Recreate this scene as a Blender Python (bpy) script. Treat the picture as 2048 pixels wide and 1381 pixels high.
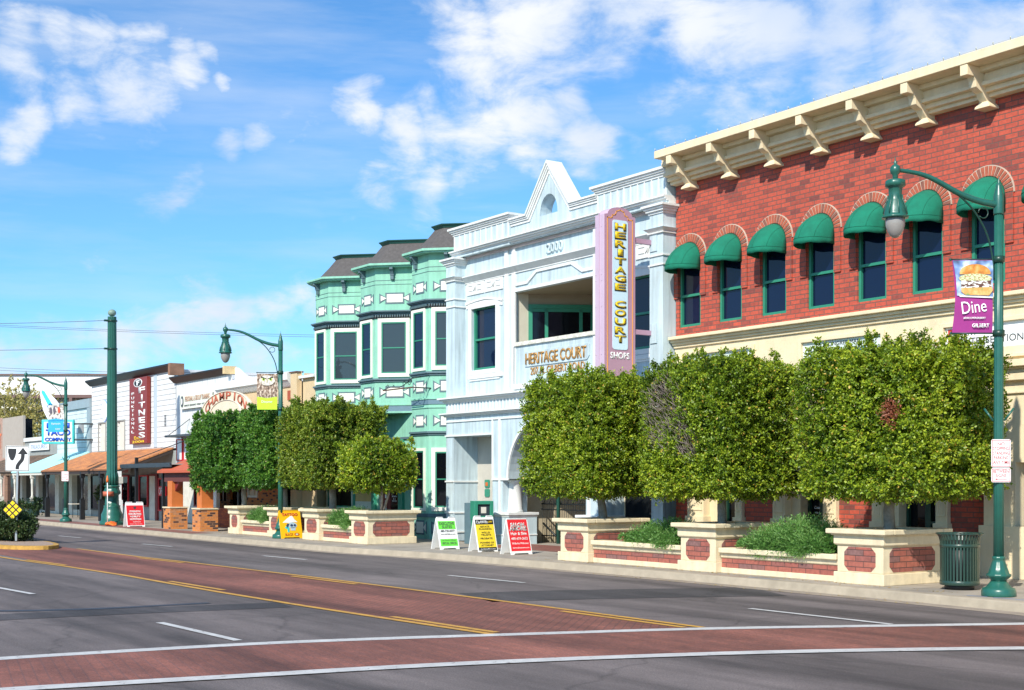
import bpy, bmesh, math, random
import numpy as np
from mathutils import Vector, Matrix
random.seed(7)
PI = math.pi
scene = bpy.context.scene
COL = scene.collection
for o in list(bpy.data.objects):
    bpy.data.objects.remove(o)

# ------------------------------------------------------------------ camera
ANG = math.atan(1824/2650.)               # street direction is this far left of the optical axis
cd = bpy.data.cameras.new("camera")
cam = bpy.data.objects.new("camera", cd); COL.objects.link(cam)
cam.location = (0, 0, 2.0)
cam.rotation_euler = (math.radians(90), 0, math.radians(90) - ANG)
cd.sensor_width = 36; cd.lens = 36*2650/2048.
cd.shift_y = 274.5/2048.; cd.clip_end = 3000; cd.clip_start = .1
scene.camera = cam

# ------------------------------------------------------------------ sun and sky
SUN = Vector((.6, -1, .92)).normalized()
sl = bpy.data.lights.new("sun", 'SUN'); sl.energy = 5.0; sl.angle = math.radians(.5); sl.color = (1, .94, .82)
so = bpy.data.objects.new("sun", sl); COL.objects.link(so)
so.rotation_euler = SUN.to_track_quat('Z', 'Y').to_euler(); so.location = (20, -30, 40)
scene.view_settings.view_transform = 'Standard'; scene.view_settings.look = 'None'
scene.view_settings.exposure = .17; scene.view_settings.gamma = 1

DV = Vector((-math.cos(ANG), math.sin(ANG), 0)); RV = Vector((math.sin(ANG), math.cos(ANG), 0))
w = bpy.data.worlds.new("World"); scene.world = w; w.use_nodes = True
nt = w.node_tree; N = nt.nodes; L = nt.links; N.clear()
def nd(t, **k):
    n = N.new(t)
    for a, b in k.items():
        setattr(n, a, b)
    return n
def mth(op, a, b=None, clamp=False):
    n = nd('ShaderNodeMath', operation=op, use_clamp=clamp)
    for i, x in enumerate((a, b)):
        if x is None: continue
        if hasattr(x, 'node'): L.new(x, n.inputs[i])
        else: n.inputs[i].default_value = x
    return n.outputs[0]
sky = nd('ShaderNodeTexSky', sky_type='NISHITA', sun_disc=False)
sky.sun_elevation = math.asin(SUN.z); sky.sun_rotation = math.atan2(SUN.x, SUN.y)
sky.altitude = 350; sky.air_density = 1.0; sky.dust_density = .6; sky.ozone_density = 1.4
tc = nd('ShaderNodeTexCoord')
dirv = tc.outputs['Generated']
# cloud masks: lobes round fixed directions in the sky
wn = nd('ShaderNodeTexNoise'); wn.inputs['Scale'].default_value = 9; wn.inputs['Detail'].default_value = 5
L.new(dirv, wn.inputs['Vector'])
ws = nd('ShaderNodeVectorMath', operation='SUBTRACT'); L.new(wn.outputs['Color'], ws.inputs[0]); ws.inputs[1].default_value = (.5, .5, .5)
wm = nd('ShaderNodeVectorMath', operation='SCALE'); L.new(ws.outputs[0], wm.inputs[0]); wm.inputs['Scale'].default_value = .09
wa = nd('ShaderNodeVectorMath', operation='ADD'); L.new(dirv, wa.inputs[0]); L.new(wm.outputs[0], wa.inputs[1])
LOBES = [(40,90,100,1),(120,80,90,1),(200,90,80,.95),(270,90,70,.9),(170,180,90,1),(260,170,90,1),(340,150,70,.95),(400,130,45,.8),(60,240,70,.95),(20,280,60,.95),(200,240,60,.9),
         (435,190,35,.8),(370,370,60,.7),(440,320,60,.78),(500,305,50,.7),(340,410,55,.72),(560,265,45,.62),(610,270,35,.6),(700,240,60,.85),(670,255,40,.7),(740,225,40,.75),
         (750,370,70,1),(800,310,90,1),(870,290,90,1),(860,370,80,.9),(960,250,110,1),(1040,220,110,1),(1060,320,80,1),(1150,300,80,1),(960,340,80,.85),(1190,290,40,.8),
         (920,60,90,1),(960,130,90,1),(1020,60,120,1),(1120,60,130,1),(1240,30,140,1),(1250,110,80,.85),(1380,60,140,1),(1120,190,90,.85),(1520,60,170,1),(1700,60,170,1),(1860,50,170,1),(2010,80,110,1),
         (1480,150,90,.75),(1650,170,80,.75),(1330,200,90,.6),(440,630,60,.95),(400,610,90,.75),(300,640,80,.75),(610,580,60,.95),(570,620,80,.9),(650,610,60,.9),(500,650,90,.8),
         (90,700,120,.85),(250,690,120,.8),(400,660,120,.75),(20,720,100,.9),(520,700,120,.8),(820,415,40,.5),(700,425,45,.55),(620,435,45,.55),(560,445,35,.5),(1260,330,60,.5)]
acc = None
for u, v, r, wt in LOBES:
    d = (DV*2650 + RV*(u-1024) + Vector((0, 0, 965-v))).normalized()
    n = nd('ShaderNodeVectorMath', operation='DISTANCE'); L.new(wa.outputs[0], n.inputs[0]); n.inputs[1].default_value = d
    m = nd('ShaderNodeMapRange', interpolation_type='SMOOTHSTEP')
    L.new(n.outputs['Value'], m.inputs['Value'])
    m.inputs['From Min'].default_value = 0; m.inputs['From Max'].default_value = r*1.7/2650.
    m.inputs['To Min'].default_value = wt; m.inputs['To Max'].default_value = 0
    acc = m.outputs[0] if acc is None else mth('MAXIMUM', acc, m.outputs[0])
mp = nd('ShaderNodeMapping'); mp.inputs['Scale'].default_value = (1, 1, 2.2); L.new(dirv, mp.inputs['Vector'])
n1 = nd('ShaderNodeTexNoise'); n1.inputs['Scale'].default_value = 15; n1.inputs['Detail'].default_value = 14; n1.inputs['Roughness'].default_value = .62
n1.inputs['Distortion'].default_value = .3
L.new(mp.outputs[0], n1.inputs['Vector'])
dens = mth('ADD', mth('MULTIPLY', acc, .86), mth('MULTIPLY', mth('SUBTRACT', n1.outputs['Fac'], .47), 1.65))
cm = nd('ShaderNodeMapRange', interpolation_type='SMOOTHERSTEP'); L.new(dens, cm.inputs['Value'])
cm.inputs['From Min'].default_value = .24; cm.inputs['From Max'].default_value = 1.12
# thin high veils, stretched sideways
mp2 = nd('ShaderNodeMapping'); mp2.inputs['Scale'].default_value = (1.2, 1.2, 9); mp2.inputs['Rotation'].default_value = (.12, .1, 0); L.new(dirv, mp2.inputs['Vector'])
n2 = nd('ShaderNodeTexNoise'); n2.inputs['Scale'].default_value = 3.5; n2.inputs['Detail'].default_value = 9; n2.inputs['Roughness'].default_value = .6
L.new(mp2.outputs[0], n2.inputs['Vector'])
vm = nd('ShaderNodeMapRange'); L.new(n2.outputs['Fac'], vm.inputs['Value'])
vm.inputs['From Min'].default_value = .42; vm.inputs['From Max'].default_value = .75; vm.inputs['To Max'].default_value = .30
cov = mth('MAXIMUM', cm.outputs[0], vm.outputs[0])
# cloud body shading: sunlit edges white, thick parts bluish grey
n3 = nd('ShaderNodeTexNoise'); n3.inputs['Scale'].default_value = 5; n3.inputs['Detail'].default_value = 4
L.new(dirv, n3.inputs['Vector'])
sh = nd('ShaderNodeMapRange'); L.new(n3.outputs['Fac'], sh.inputs['Value']); sh.inputs['From Min'].default_value = .42; sh.inputs['From Max'].default_value = .62
cc = nd('ShaderNodeMix', data_type='RGBA'); L.new(sh.outputs[0], cc.inputs['Factor'])
cc.inputs['A'].default_value = (9.6, 9.9, 10.3, 1); cc.inputs['B'].default_value = (6.3, 7.6, 9.8, 1)
tint = nd('ShaderNodeMix', data_type='RGBA', blend_type='MULTIPLY'); tint.inputs['Factor'].default_value = 1
L.new(sky.outputs[0], tint.inputs['A']); tint.inputs['B'].default_value = (.80, 1.42, 1.90, 1)
mixs = nd('ShaderNodeMix', data_type='RGBA'); L.new(cov, mixs.inputs['Factor']); L.new(tint.outputs['Result'], mixs.inputs['A']); L.new(cc.outputs['Result'], mixs.inputs['B'])
bg = nd('ShaderNodeBackground'); bg.inputs['Strength'].default_value = .09; L.new(mixs.outputs['Result'], bg.inputs['Color'])
wo = nd('ShaderNodeOutputWorld'); L.new(bg.outputs[0], wo.inputs['Surface'])

# ------------------------------------------------------------------ materials
MATS = {}
def _new(name):
    m = bpy.data.materials.new(name); m.use_nodes = True
    return m, m.node_tree, m.node_tree.nodes['Principled BSDF']
def mat(name, col, rough=.7, var=.12, sc=3., bump=.15, bsc=40., metal=0, spec=None, streak=0, dirt=0):
    """painted / plastered / plain surface: slow and fast tone variation, fine relief, optional rain streaks"""
    if name in MATS: return MATS[name]
    m, t, p = _new(name); n, l = t.nodes, t.links
    tc = n.new('ShaderNodeTexCoord')
    a = n.new('ShaderNodeTexNoise'); a.inputs['Scale'].default_value = sc; a.inputs['Detail'].default_value = 6; a.inputs['Roughness'].default_value = .65
    l.new(tc.outputs['Object'], a.inputs['Vector'])
    mr = n.new('ShaderNodeMapRange'); mr.inputs['From Min'].default_value = .3; mr.inputs['From Max'].default_value = .7
    mr.inputs['To Min'].default_value = 1-var; mr.inputs['To Max'].default_value = 1+var*.6
    l.new(a.outputs['Fac'], mr.inputs['Value'])
    mul = n.new('ShaderNodeMix'); mul.data_type = 'RGBA'; mul.blend_type = 'MULTIPLY'; mul.inputs['Factor'].default_value = 1
    mul.inputs['A'].default_value = (*col, 1); l.new(mr.outputs[0], mul.inputs['B'])
    out = mul.outputs['Result']
    if streak:
        mp = n.new('ShaderNodeMapping'); mp.inputs['Scale'].default_value = (7, 7, .55); l.new(tc.outputs['Object'], mp.inputs['Vector'])
        s = n.new('ShaderNodeTexNoise'); s.inputs['Scale'].default_value = 1.0; s.inputs['Detail'].default_value = 7; l.new(mp.outputs[0], s.inputs['Vector'])
        sr = n.new('ShaderNodeMapRange'); sr.inputs['From Min'].default_value = .4; sr.inputs['From Max'].default_value = .75
        sr.inputs['To Min'].default_value = 1; sr.inputs['To Max'].default_value = 1-streak
        l.new(s.outputs['Fac'], sr.inputs['Value'])
        m2 = n.new('ShaderNodeMix'); m2.data_type = 'RGBA'; m2.blend_type = 'MULTIPLY'; m2.inputs['Factor'].default_value = 1
        l.new(out, m2.inputs['A']); l.new(sr.outputs[0], m2.inputs['B']); out = m2.outputs['Result']
    if streak:
        q = n.new('ShaderNodeTexNoise'); q.inputs['Scale'].default_value = 1.9; q.inputs['Detail'].default_value = 9; q.inputs['Roughness'].default_value = .78; l.new(tc.outputs['Object'], q.inputs['Vector'])
        qr = n.new('ShaderNodeMapRange'); qr.inputs['From Min'].default_value = .56; qr.inputs['From Max'].default_value = .74; qr.inputs['To Max'].default_value = .30; l.new(q.outputs['Fac'], qr.inputs['Value'])
        m3 = n.new('ShaderNodeMix'); m3.data_type = 'RGBA'; l.new(qr.outputs[0], m3.inputs['Factor']); l.new(out, m3.inputs['A']); m3.inputs['B'].default_value = (.30, .25, .19, 1); out = m3.outputs['Result']
    l.new(out, p.inputs['Base Color'])
    p.inputs['Roughness'].default_value = rough; p.inputs['Metallic'].default_value = metal
    if spec is not None: p.inputs['Specular IOR Level'].default_value = spec
    if bump:
        b = n.new('ShaderNodeTexNoise'); b.inputs['Scale'].default_value = bsc; b.inputs['Detail'].default_value = 4
        l.new(tc.outputs['Object'], b.inputs['Vector'])
        bn = n.new('ShaderNodeBump'); bn.inputs['Strength'].default_value = bump; bn.inputs['Distance'].default_value = .01
        l.new(b.outputs['Fac'], bn.inputs['Height']); l.new(bn.outputs[0], p.inputs['Normal'])
    MATS[name] = m
    return m
def ramp(n, stops, interp='LINEAR'):
    r = n.new('ShaderNodeValToRGB'); r.color_ramp.interpolation = interp
    e = r.color_ramp.elements
    while len(e) < len(stops): e.new(.5)
    for k, (pos, c) in enumerate(stops):
        e[k].position = pos; e[k].color = (*c, 1)
    return r
def brick(name, stops, mortar, bw=.29, bh=.104, mort=.009, flat=False, rough=.75, shift=(0, 0, 0), bump=.5):
    if name in MATS: return MATS[name]
    m, t, p = _new(name); n, l = t.nodes, t.links
    tc = n.new('ShaderNodeTexCoord'); sx = n.new('ShaderNodeSeparateXYZ'); l.new(tc.outputs['Object'], sx.inputs[0])
    cb = n.new('ShaderNodeCombineXYZ')
    if flat:
        l.new(sx.outputs['X'], cb.inputs['X']); l.new(sx.outputs['Y'], cb.inputs['Y'])
    else:
        ad = n.new('ShaderNodeMath'); l.new(sx.outputs['X'], ad.inputs[0]); l.new(sx.outputs['Y'], ad.inputs[1])
        l.new(ad.outputs[0], cb.inputs['X']); l.new(sx.outputs['Z'], cb.inputs['Y'])
    mp = n.new('ShaderNodeMapping'); mp.inputs['Location'].default_value = shift; l.new(cb.outputs[0], mp.inputs['Vector'])
    b = n.new('ShaderNodeTexBrick'); b.inputs['Scale'].default_value = 1; b.inputs['Brick Width'].default_value = bw; b.inputs['Row Height'].default_value = bh
    b.inputs['Mortar Size'].default_value = mort; b.inputs['Mortar Smooth'].default_value = .1; b.offset = .5
    b.inputs['Color1'].default_value = (0, 0, 0, 1); b.inputs['Color2'].default_value = (1, 1, 1, 1); b.inputs['Mortar'].default_value = (.5, .5, .5, 1)
    l.new(mp.outputs[0], b.inputs['Vector'])
    r = ramp(n, stops); l.new(b.outputs['Color'], r.inputs['Fac'])
    nz = n.new('ShaderNodeTexNoise'); nz.inputs['Scale'].default_value = 14; nz.inputs['Detail'].default_value = 6; l.new(tc.outputs['Object'], nz.inputs['Vector'])
    mr = n.new('ShaderNodeMapRange'); mr.inputs['From Min'].default_value = .3; mr.inputs['From Max'].default_value = .7; mr.inputs['To Min'].default_value = .8; mr.inputs['To Max'].default_value = 1.15
    l.new(nz.outputs['Fac'], mr.inputs['Value'])
    mu = n.new('ShaderNodeMix'); mu.data_type = 'RGBA'; mu.blend_type = 'MULTIPLY'; mu.inputs['Factor'].default_value = 1
    l.new(r.outputs[0], mu.inputs['A']); l.new(mr.outputs[0], mu.inputs['B'])
    mx = n.new('ShaderNodeMix'); mx.data_type = 'RGBA'; l.new(b.outputs['Fac'], mx.inputs['Factor']); l.new(mu.outputs['Result'], mx.inputs['A']); mx.inputs['B'].default_value = (*mortar, 1)
    l.new(mx.outputs['Result'], p.inputs['Base Color']); p.inputs['Roughness'].default_value = rough
    bn = n.new('ShaderNodeBump'); bn.inputs['Strength'].default_value = bump; bn.inputs['Distance'].default_value = .012; bn.invert = True
    ah = n.new('ShaderNodeMath'); ah.operation = 'ADD'; l.new(b.outputs['Fac'], ah.inputs[0])
    sc_ = n.new('ShaderNodeMath'); sc_.operation = 'MULTIPLY'; sc_.inputs[1].default_value = .3; l.new(nz.outputs['Fac'], sc_.inputs[0]); l.new(sc_.outputs[0], ah.inputs[1])
    l.new(ah.outputs[0], bn.inputs['Height']); l.new(bn.outputs[0], p.inputs['Normal'])
    MATS[name] = m
    return m
def siding(name, col, pitch=.24, axis='Z', line=.45, wid=.06):
    """boards: a narrow shadow line every pitch"""
    if name in MATS: return MATS[name]
    m, t, p = _new(name); n, l = t.nodes, t.links
    tc = n.new('ShaderNodeTexCoord'); sx = n.new('ShaderNodeSeparateXYZ'); l.new(tc.outputs['Object'], sx.inputs[0])
    d = n.new('ShaderNodeMath'); d.operation = 'DIVIDE'; d.inputs[1].default_value = pitch
    l.new(sx.outputs[axis], d.inputs[0])
    f = n.new('ShaderNodeMath'); f.operation = 'FRACT'; l.new(d.outputs[0], f.inputs[0])
    c = n.new('ShaderNodeMath'); c.operation = 'LESS_THAN'; c.inputs[1].default_value = wid; l.new(f.outputs[0], c.inputs[0])
    nz = n.new('ShaderNodeTexNoise'); nz.inputs['Scale'].default_value = 2.5; nz.inputs['Detail'].default_value = 7; l.new(tc.outputs['Object'], nz.inputs['Vector'])
    mr = n.new('ShaderNodeMapRange'); mr.inputs['From Min'].default_value = .3; mr.inputs['From Max'].default_value = .7; mr.inputs['To Min'].default_value = .85; mr.inputs['To Max'].default_value = 1.05
    l.new(nz.outputs['Fac'], mr.inputs['Value'])
    mx = n.new('ShaderNodeMix'); mx.data_type = 'RGBA'; l.new(c.outputs[0], mx.inputs['Factor'])
    mx.inputs['A'].default_value = (*col, 1); mx.inputs['B'].default_value = (*[x*line for x in col], 1)
    mu = n.new('ShaderNodeMix'); mu.data_type = 'RGBA'; mu.blend_type = 'MULTIPLY'; mu.inputs['Factor'].default_value = 1
    l.new(mx.outputs['Result'], mu.inputs['A']); l.new(mr.outputs[0], mu.inputs['B'])
    l.new(mu.outputs['Result'], p.inputs['Base Color']); p.inputs['Roughness'].default_value = .7
    bn = n.new('ShaderNodeBump'); bn.inputs['Strength'].default_value = .6; bn.inputs['Distance'].default_value = .02
    l.new(f.outputs[0], bn.inputs['Height']); l.new(bn.outputs[0], p.inputs['Normal'])
    MATS[name] = m
    return m
def glass(name, col=(.012, .018, .03), rough=.03, spec=.75):
    m, t, p = _new(name); n, l = t.nodes, t.links
    p.inputs['Base Color'].default_value = (*col, 1); p.inputs['Roughness'].default_value = rough; p.inputs['Specular IOR Level'].default_value = spec
    tc = n.new('ShaderNodeTexCoord'); nz = n.new('ShaderNodeTexNoise'); nz.inputs['Scale'].default_value = 1.3; l.new(tc.outputs['Object'], nz.inputs['Vector'])
    bn = n.new('ShaderNodeBump'); bn.inputs['Strength'].default_value = .08; bn.inputs['Distance'].default_value = .05
    l.new(nz.outputs['Fac'], bn.inputs['Height']); l.new(bn.outputs[0], p.inputs['Normal'])
    return m
REDS = [(0, (.51, .088, .050)), (.55, (.465, .080, .048)), (.82, (.39, .072, .045)), (.92, (.29, .062, .045)), (1, (.21, .055, .045))]
M_BRICK = brick("red_brick", REDS, (.15, .078, .062), mort=.010)
M_PBRICK = brick("planter_brick", [(0, (.40, .125, .085)), (.6, (.34, .10, .075)), (.85, (.26, .11, .095)), (1, (.22, .12, .11))], (.075, .045, .04), bw=.36, bh=.104, mort=.007)
M_OBRICK = brick("orange_brick", [(0, (.70, .24, .05)), (.55, (.60, .20, .05)), (.72, (.55, .25, .12)), (.8, (.10, .04, .03)), (1, (.06, .03, .03))], (.45, .25, .13), bw=.22, bh=.08, mort=.006)
M_ORED = brick("orange_red_brick", [(0, (.58, .13, .03)), (.6, (.50, .10, .03)), (1, (.36, .07, .03))], (.30, .08, .04), bw=.25, bh=.085, mort=.006)
M_CREAM = mat("cream_stucco", (.82, .68, .45), .85, .10, 2.2, .35, 60, streak=.10)
M_PCREAM = mat("planter_stucco", (.78, .66, .45), .85, .13, 4, .35, 70, streak=.16)
M_BLUE = mat("pale_blue_stucco", (.55, .665, .71), .8, .10, 1.3, .25, 60, streak=.34)
M_WHITE = mat("white_trim_paint", (.76, .77, .75), .6, .06, 3, .1, 50, streak=.08)
M_GREYTRIM = mat("grey_shadow_trim_paint", (.42, .44, .44), .7, .08)
M_MINT = mat("mint_stucco", (.27, .58, .44), .8, .10, 2, .3, 60, streak=.2)
M_SLATE = mat("slate_trim_paint", (.10, .165, .19), .6, .12, 5)
M_BWHITE = mat("ivory_paint", (.80, .79, .69), .6, .06, 4)
M_GREEN = mat("green_window_paint", (.03, .24, .15), .45, .08, 6, .05)
M_TGREEN = mat("turquoise_green_paint", (.05, .33, .22), .5, .1, 5)
M_FABRIC = mat("green_awning_canvas", (.002, .175, .105), .9, .22, 3, .5, 9)
M_LAMP = mat("green_lamp_enamel", (.018, .115, .085), .32, .14, 9, .08, 30, spec=.6)
M_LAMPD = mat("dark_green_enamel", (.01, .05, .035), .35, .12, 9)
M_BIN = mat("dark_green_bin_paint", (.022, .055, .042), .3, .12, 9, spec=.6)
M_GLASS = glass("window_glass", (.004, .009, .034), .03, .45)
M_GLASSG = glass("grey_window_glass", (.035, .05, .062), .03, .45)
M_DARK = glass("dark_glass_and_shade_fill", (.004, .005, .008), .06, .3)  # shop panes, and near-black fill standing in for unlit recesses
M_BLACK = mat("black_paint", (.012, .012, .014), .5, .2)
M_IRON = mat("wrought_iron", (.012, .016, .018), .5, .2)
M_PINK = mat("mauve_sign_paint", (.46, .27, .36), .5, .05)
M_PINKL = mat("pale_mauve_metal", (.56, .42, .53), .45, .05)
M_ORLINE = mat("orange_line_paint", (.85, .38, .08), .5, .03)
M_SKYP = mat("pale_blue_sign_paint", (.62, .82, .92), .5, .03)
M_YEL = mat("yellow_letter_paint", (.90, .62, .02), .45, .04)
M_GOLD = mat("bronze_letters", (.45, .24, .07), .4, .1, metal=.3)
M_RIM = mat("dark_green_roof_rim", (.015, .085, .07), .5, .1)
M_SHINGLE = mat("grey_brown_shingle", (.105, .095, .092), .95, .25, 9, .8, 30)
M_TAN = mat("tan_stucco", (.66, .50, .30), .85, .10, 2, .3, 50, streak=.1)
M_WHITEW = siding("white_clapboard", (.76, .77, .78), .25, 'Z', .42, .13)
M_WHITEV = siding("white_vertical_boards", (.76, .77, .76), .30, 'X', .6, .08)
M_GREYB = siding("pale_grey_clapboard", (.62, .71, .74), .27, 'Z', .45, .12)
M_GREYV = siding("grey_vertical_boards", (.36, .38, .36), .16, 'X', .5, .1)
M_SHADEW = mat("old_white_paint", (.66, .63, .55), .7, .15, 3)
M_RED = mat("red_paint", (.55, .02, .03), .45, .06)
M_DRED = mat("maroon_paint", (.20, .02, .02), .5, .06)
M_REDROOF = mat("red_metal_roof", (.52, .11, .05), .7, .1, 4)
M_OROOF = brick("orange_shingle_roof", [(0, (.62, .24, .075)), (.5, (.52, .20, .07)), (1, (.40, .16, .07))], (.26, .11, .05), bw=.35, bh=.22, mort=.012, flat=True, rough=.9)
M_BROWNROOF = brick("brown_shake_roof", [(0, (.24, .15, .09)), (.5, (.17, .11, .07)), (1, (.09, .06, .045))], (.04, .03, .02), bw=.22, bh=.3, mort=.02, flat=True, rough=.95)
M_TURQ = mat("turquoise_metal_roof", (.45, .82, .80), .5, .06, 3)
M_CYAN = mat("cyan_sign_paint", (.04, .58, .58), .45, .05)
M_BLUEP = mat("blue_letter_paint", (.01, .09, .62), .45, .05)
M_SIGNW = mat("white_sign_face", (.88, .88, .86), .35, .03)
M_SIGNR = mat("red_sign_face", (.78, .03, .04), .4, .05)
M_SIGNY = mat("yellow_sign_face", (.90, .66, .04), .4, .05)
M_SIGNO = mat("golden_plastic", (.92, .50, .01), .4, .06)
M_SIGNG = mat("lime_sign_face", (.16, .72, .07), .4, .05)
M_SIGNK = mat("black_sign_ink", (.012, .012, .015), .5, .05)
M_GREYINK = mat("grey_sign_ink", (.06, .065, .07), .5, .05)
M_CONC = mat("pavement_concrete", (.37, .325, .27), .9, .28, 1.2, .4, 60)
M_KERB = mat("kerb_concrete", (.40, .335, .25), .9, .2, 2.5, .4, 50)
M_STEEL = mat("galvanised_steel", (.42, .44, .45), .4, .1, 8, metal=.6)
M_BARK = mat("grey_bark", (.33, .29, .24), .95, .45, 7, .9, 25)
M_SOIL = mat("planter_soil", (.07, .045, .03), 1, .3, 9, .8)
M_GLOBE = mat("frosted_globe", (.30, .28, .26), .15, .06)
M_GRAVEL = mat("island_gravel", (.40, .29, .22), .95, .5, 30, .9, 60)
M_KYEL = mat("worn_yellow_kerb_paint", (.55, .31, .06), .7, .4, 5, .3)
M_ORANGE = mat("orange_plastic", (.85, .16, .02), .5, .15)

# ------------------------------------------------------------------ mesh building
class MB:
    def __init__(s): s.v = []; s.f = []; s.mi = []; s.sm = []; s.cur = 0; s.M = None; s.smooth = False
    def add(s, vs, fs):
        b = len(s.v)
        if s.M is not None: vs = [tuple(s.M @ Vector(p)) for p in vs]
        s.v += [tuple(p) for p in vs]
        for f in fs:
            s.f.append([b+i for i in f]); s.mi.append(s.cur); s.sm.append(s.smooth)
        return s
    def box(s, x0, x1, y0, y1, z0, z1):
        if x0 > x1: x0, x1 = x1, x0
        if y0 > y1: y0, y1 = y1, y0
        if z0 > z1: z0, z1 = z1, z0
        return s.add([(x0,y0,z0),(x1,y0,z0),(x1,y1,z0),(x0,y1,z0),(x0,y0,z1),(x1,y0,z1),(x1,y1,z1),(x0,y1,z1)],
              [(0,3,2,1),(4,5,6,7),(0,1,5,4),(1,2,6,5),(2,3,7,6),(3,0,4,7)])
    def poly(s, pts): return s.add(pts, [tuple(range(len(pts)))])
    def prism(s, pts, a, b, ax='y'):
        n = len(pts)
        f = {'y': lambda p, t: (p[0], t, p[1]), 'z': lambda p, t: (p[0], p[1], t), 'x': lambda p, t: (t, p[0], p[1])}[ax]
        vs = [f(p, a) for p in pts] + [f(p, b) for p in pts]
        return s.add(vs, [tuple(range(n))[::-1], tuple(range(n, 2*n))] + [(i, (i+1) % n, n+(i+1) % n, n+i) for i in range(n)])
    def loft(s, rings, close=True, caps=False):
        n = len(rings[0]); vs = [p for r in rings for p in r]; fs = []
        for k in range(len(rings)-1):
            for i in range(n if close else n-1):
                j = (i+1) % n
                fs.append((k*n+i, k*n+j, (k+1)*n+j, (k+1)*n+i))
        if caps: fs += [tuple(range(n))[::-1], tuple((len(rings)-1)*n+i for i in range(n))]
        return s.add(vs, fs)
    def lathe(s, prof, cx=0, cy=0, n=20, flute=0, fn=12, smooth=True):
        o = s.smooth; s.smooth = smooth
        rings = [[(cx+r*(1-flute*(.5+.5*math.cos(fn*2*PI*i/n)))*math.cos(2*PI*i/n), cy+r*(1-flute*(.5+.5*math.cos(fn*2*PI*i/n)))*math.sin(2*PI*i/n), z) for i in range(n)] for r, z in prof]
        s.loft(rings, caps=True); s.smooth = o; return s
    def tube(s, pts, r, n=8):
        P = [Vector(p) for p in pts]; rr = r if isinstance(r, (list, tuple)) else [r]*len(P)
        rings = []; up = None
        for i, p in enumerate(P):
            t = (P[min(i+1, len(P)-1)]-P[max(i-1, 0)]).normalized()
            if up is None: up = t.orthogonal().normalized()
            up = (up - t*up.dot(t)).normalized(); sd = t.cross(up)
            rings.append([tuple(p+(up*math.cos(2*PI*k/n)+sd*math.sin(2*PI*k/n))*rr[i]) for k in range(n)])
        o = s.smooth; s.smooth = True; s.loft(rings, caps=True); s.smooth = o; return s
    def frame(s, x0, x1, z0, z1, t, y0, y1, b=None):
        b = t if b is None else b
        s.box(x0, x0+t, y0, y1, z0, z1); s.box(x1-t, x1, y0, y1, z0, z1)
        s.box(x0+t, x1-t, y0, y1, z1-t, z1); s.box(x0+t, x1-t, y0, y1, z0, z0+b); return s
    def wall(s, x0, x1, z0, z1, y, holes, d=.15):
        """wall sheet facing -Y with rectangular holes and reveals d deep"""
        xs = sorted({x0, x1, *[h[0] for h in holes], *[h[1] for h in holes]}); zs = sorted({z0, z1, *[h[2] for h in holes], *[h[3] for h in holes]})
        for a, b in zip(xs, xs[1:]):
            for c, e in zip(zs, zs[1:]):
                mx, mz = (a+b)/2, (c+e)/2
                if any(h[0] < mx < h[1] and h[2] < mz < h[3] for h in holes): continue
                s.poly([(a, y, c), (b, y, c), (b, y, e), (a, y, e)])
        for a, b, c, e in holes:
            s.poly([(a, y, c), (a, y, e), (a, y+d, e), (a, y+d, c)]); s.poly([(b, y, c), (b, y+d, c), (b, y+d, e), (b, y, e)])
            s.poly([(a, y, e), (b, y, e), (b, y+d, e), (a, y+d, e)]); s.poly([(a, y, c), (a, y+d, c), (b, y+d, c), (b, y, c)])
        return s
    def mold(s, x0, x1, yf, steps, ends=True):
        """stacked horizontal moulding: steps (z0,z1,projection)"""
        for z0, z1, p in steps:
            e = p if ends is True else (ends*p)
            s.box(x0-(e if ends else 0), x1+(e if ends else 0), yf-p, yf+.04, z0, z1)
        return s
    def obj(s, name, mats, org=(0, 0, 0), parent=None, bevel=0, recalc=True):
        me = bpy.data.meshes.new(name)
        ox, oy, oz = org
        me.from_pydata([(x-ox, y-oy, z-oz) for x, y, z in s.v], [], s.f)
        for m in (mats if isinstance(mats, (list, tuple)) else [mats]): me.materials.append(m)
        me.polygons.foreach_set('material_index', s.mi); me.polygons.foreach_set('use_smooth', s.sm)
        if recalc:
            b = bmesh.new(); b.from_mesh(me); bmesh.ops.recalc_face_normals(b, faces=b.faces[:]); b.to_mesh(me); b.free()
        me.update()
        o = bpy.data.objects.new(name, me); COL.objects.link(o)
        if parent: o.parent = parent
        if bevel:
            md = o.modifiers.new('bevel', 'BEVEL'); md.width = bevel; md.segments = 2; md.limit_method = 'ANGLE'; md.harden_normals = False
        return o
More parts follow.
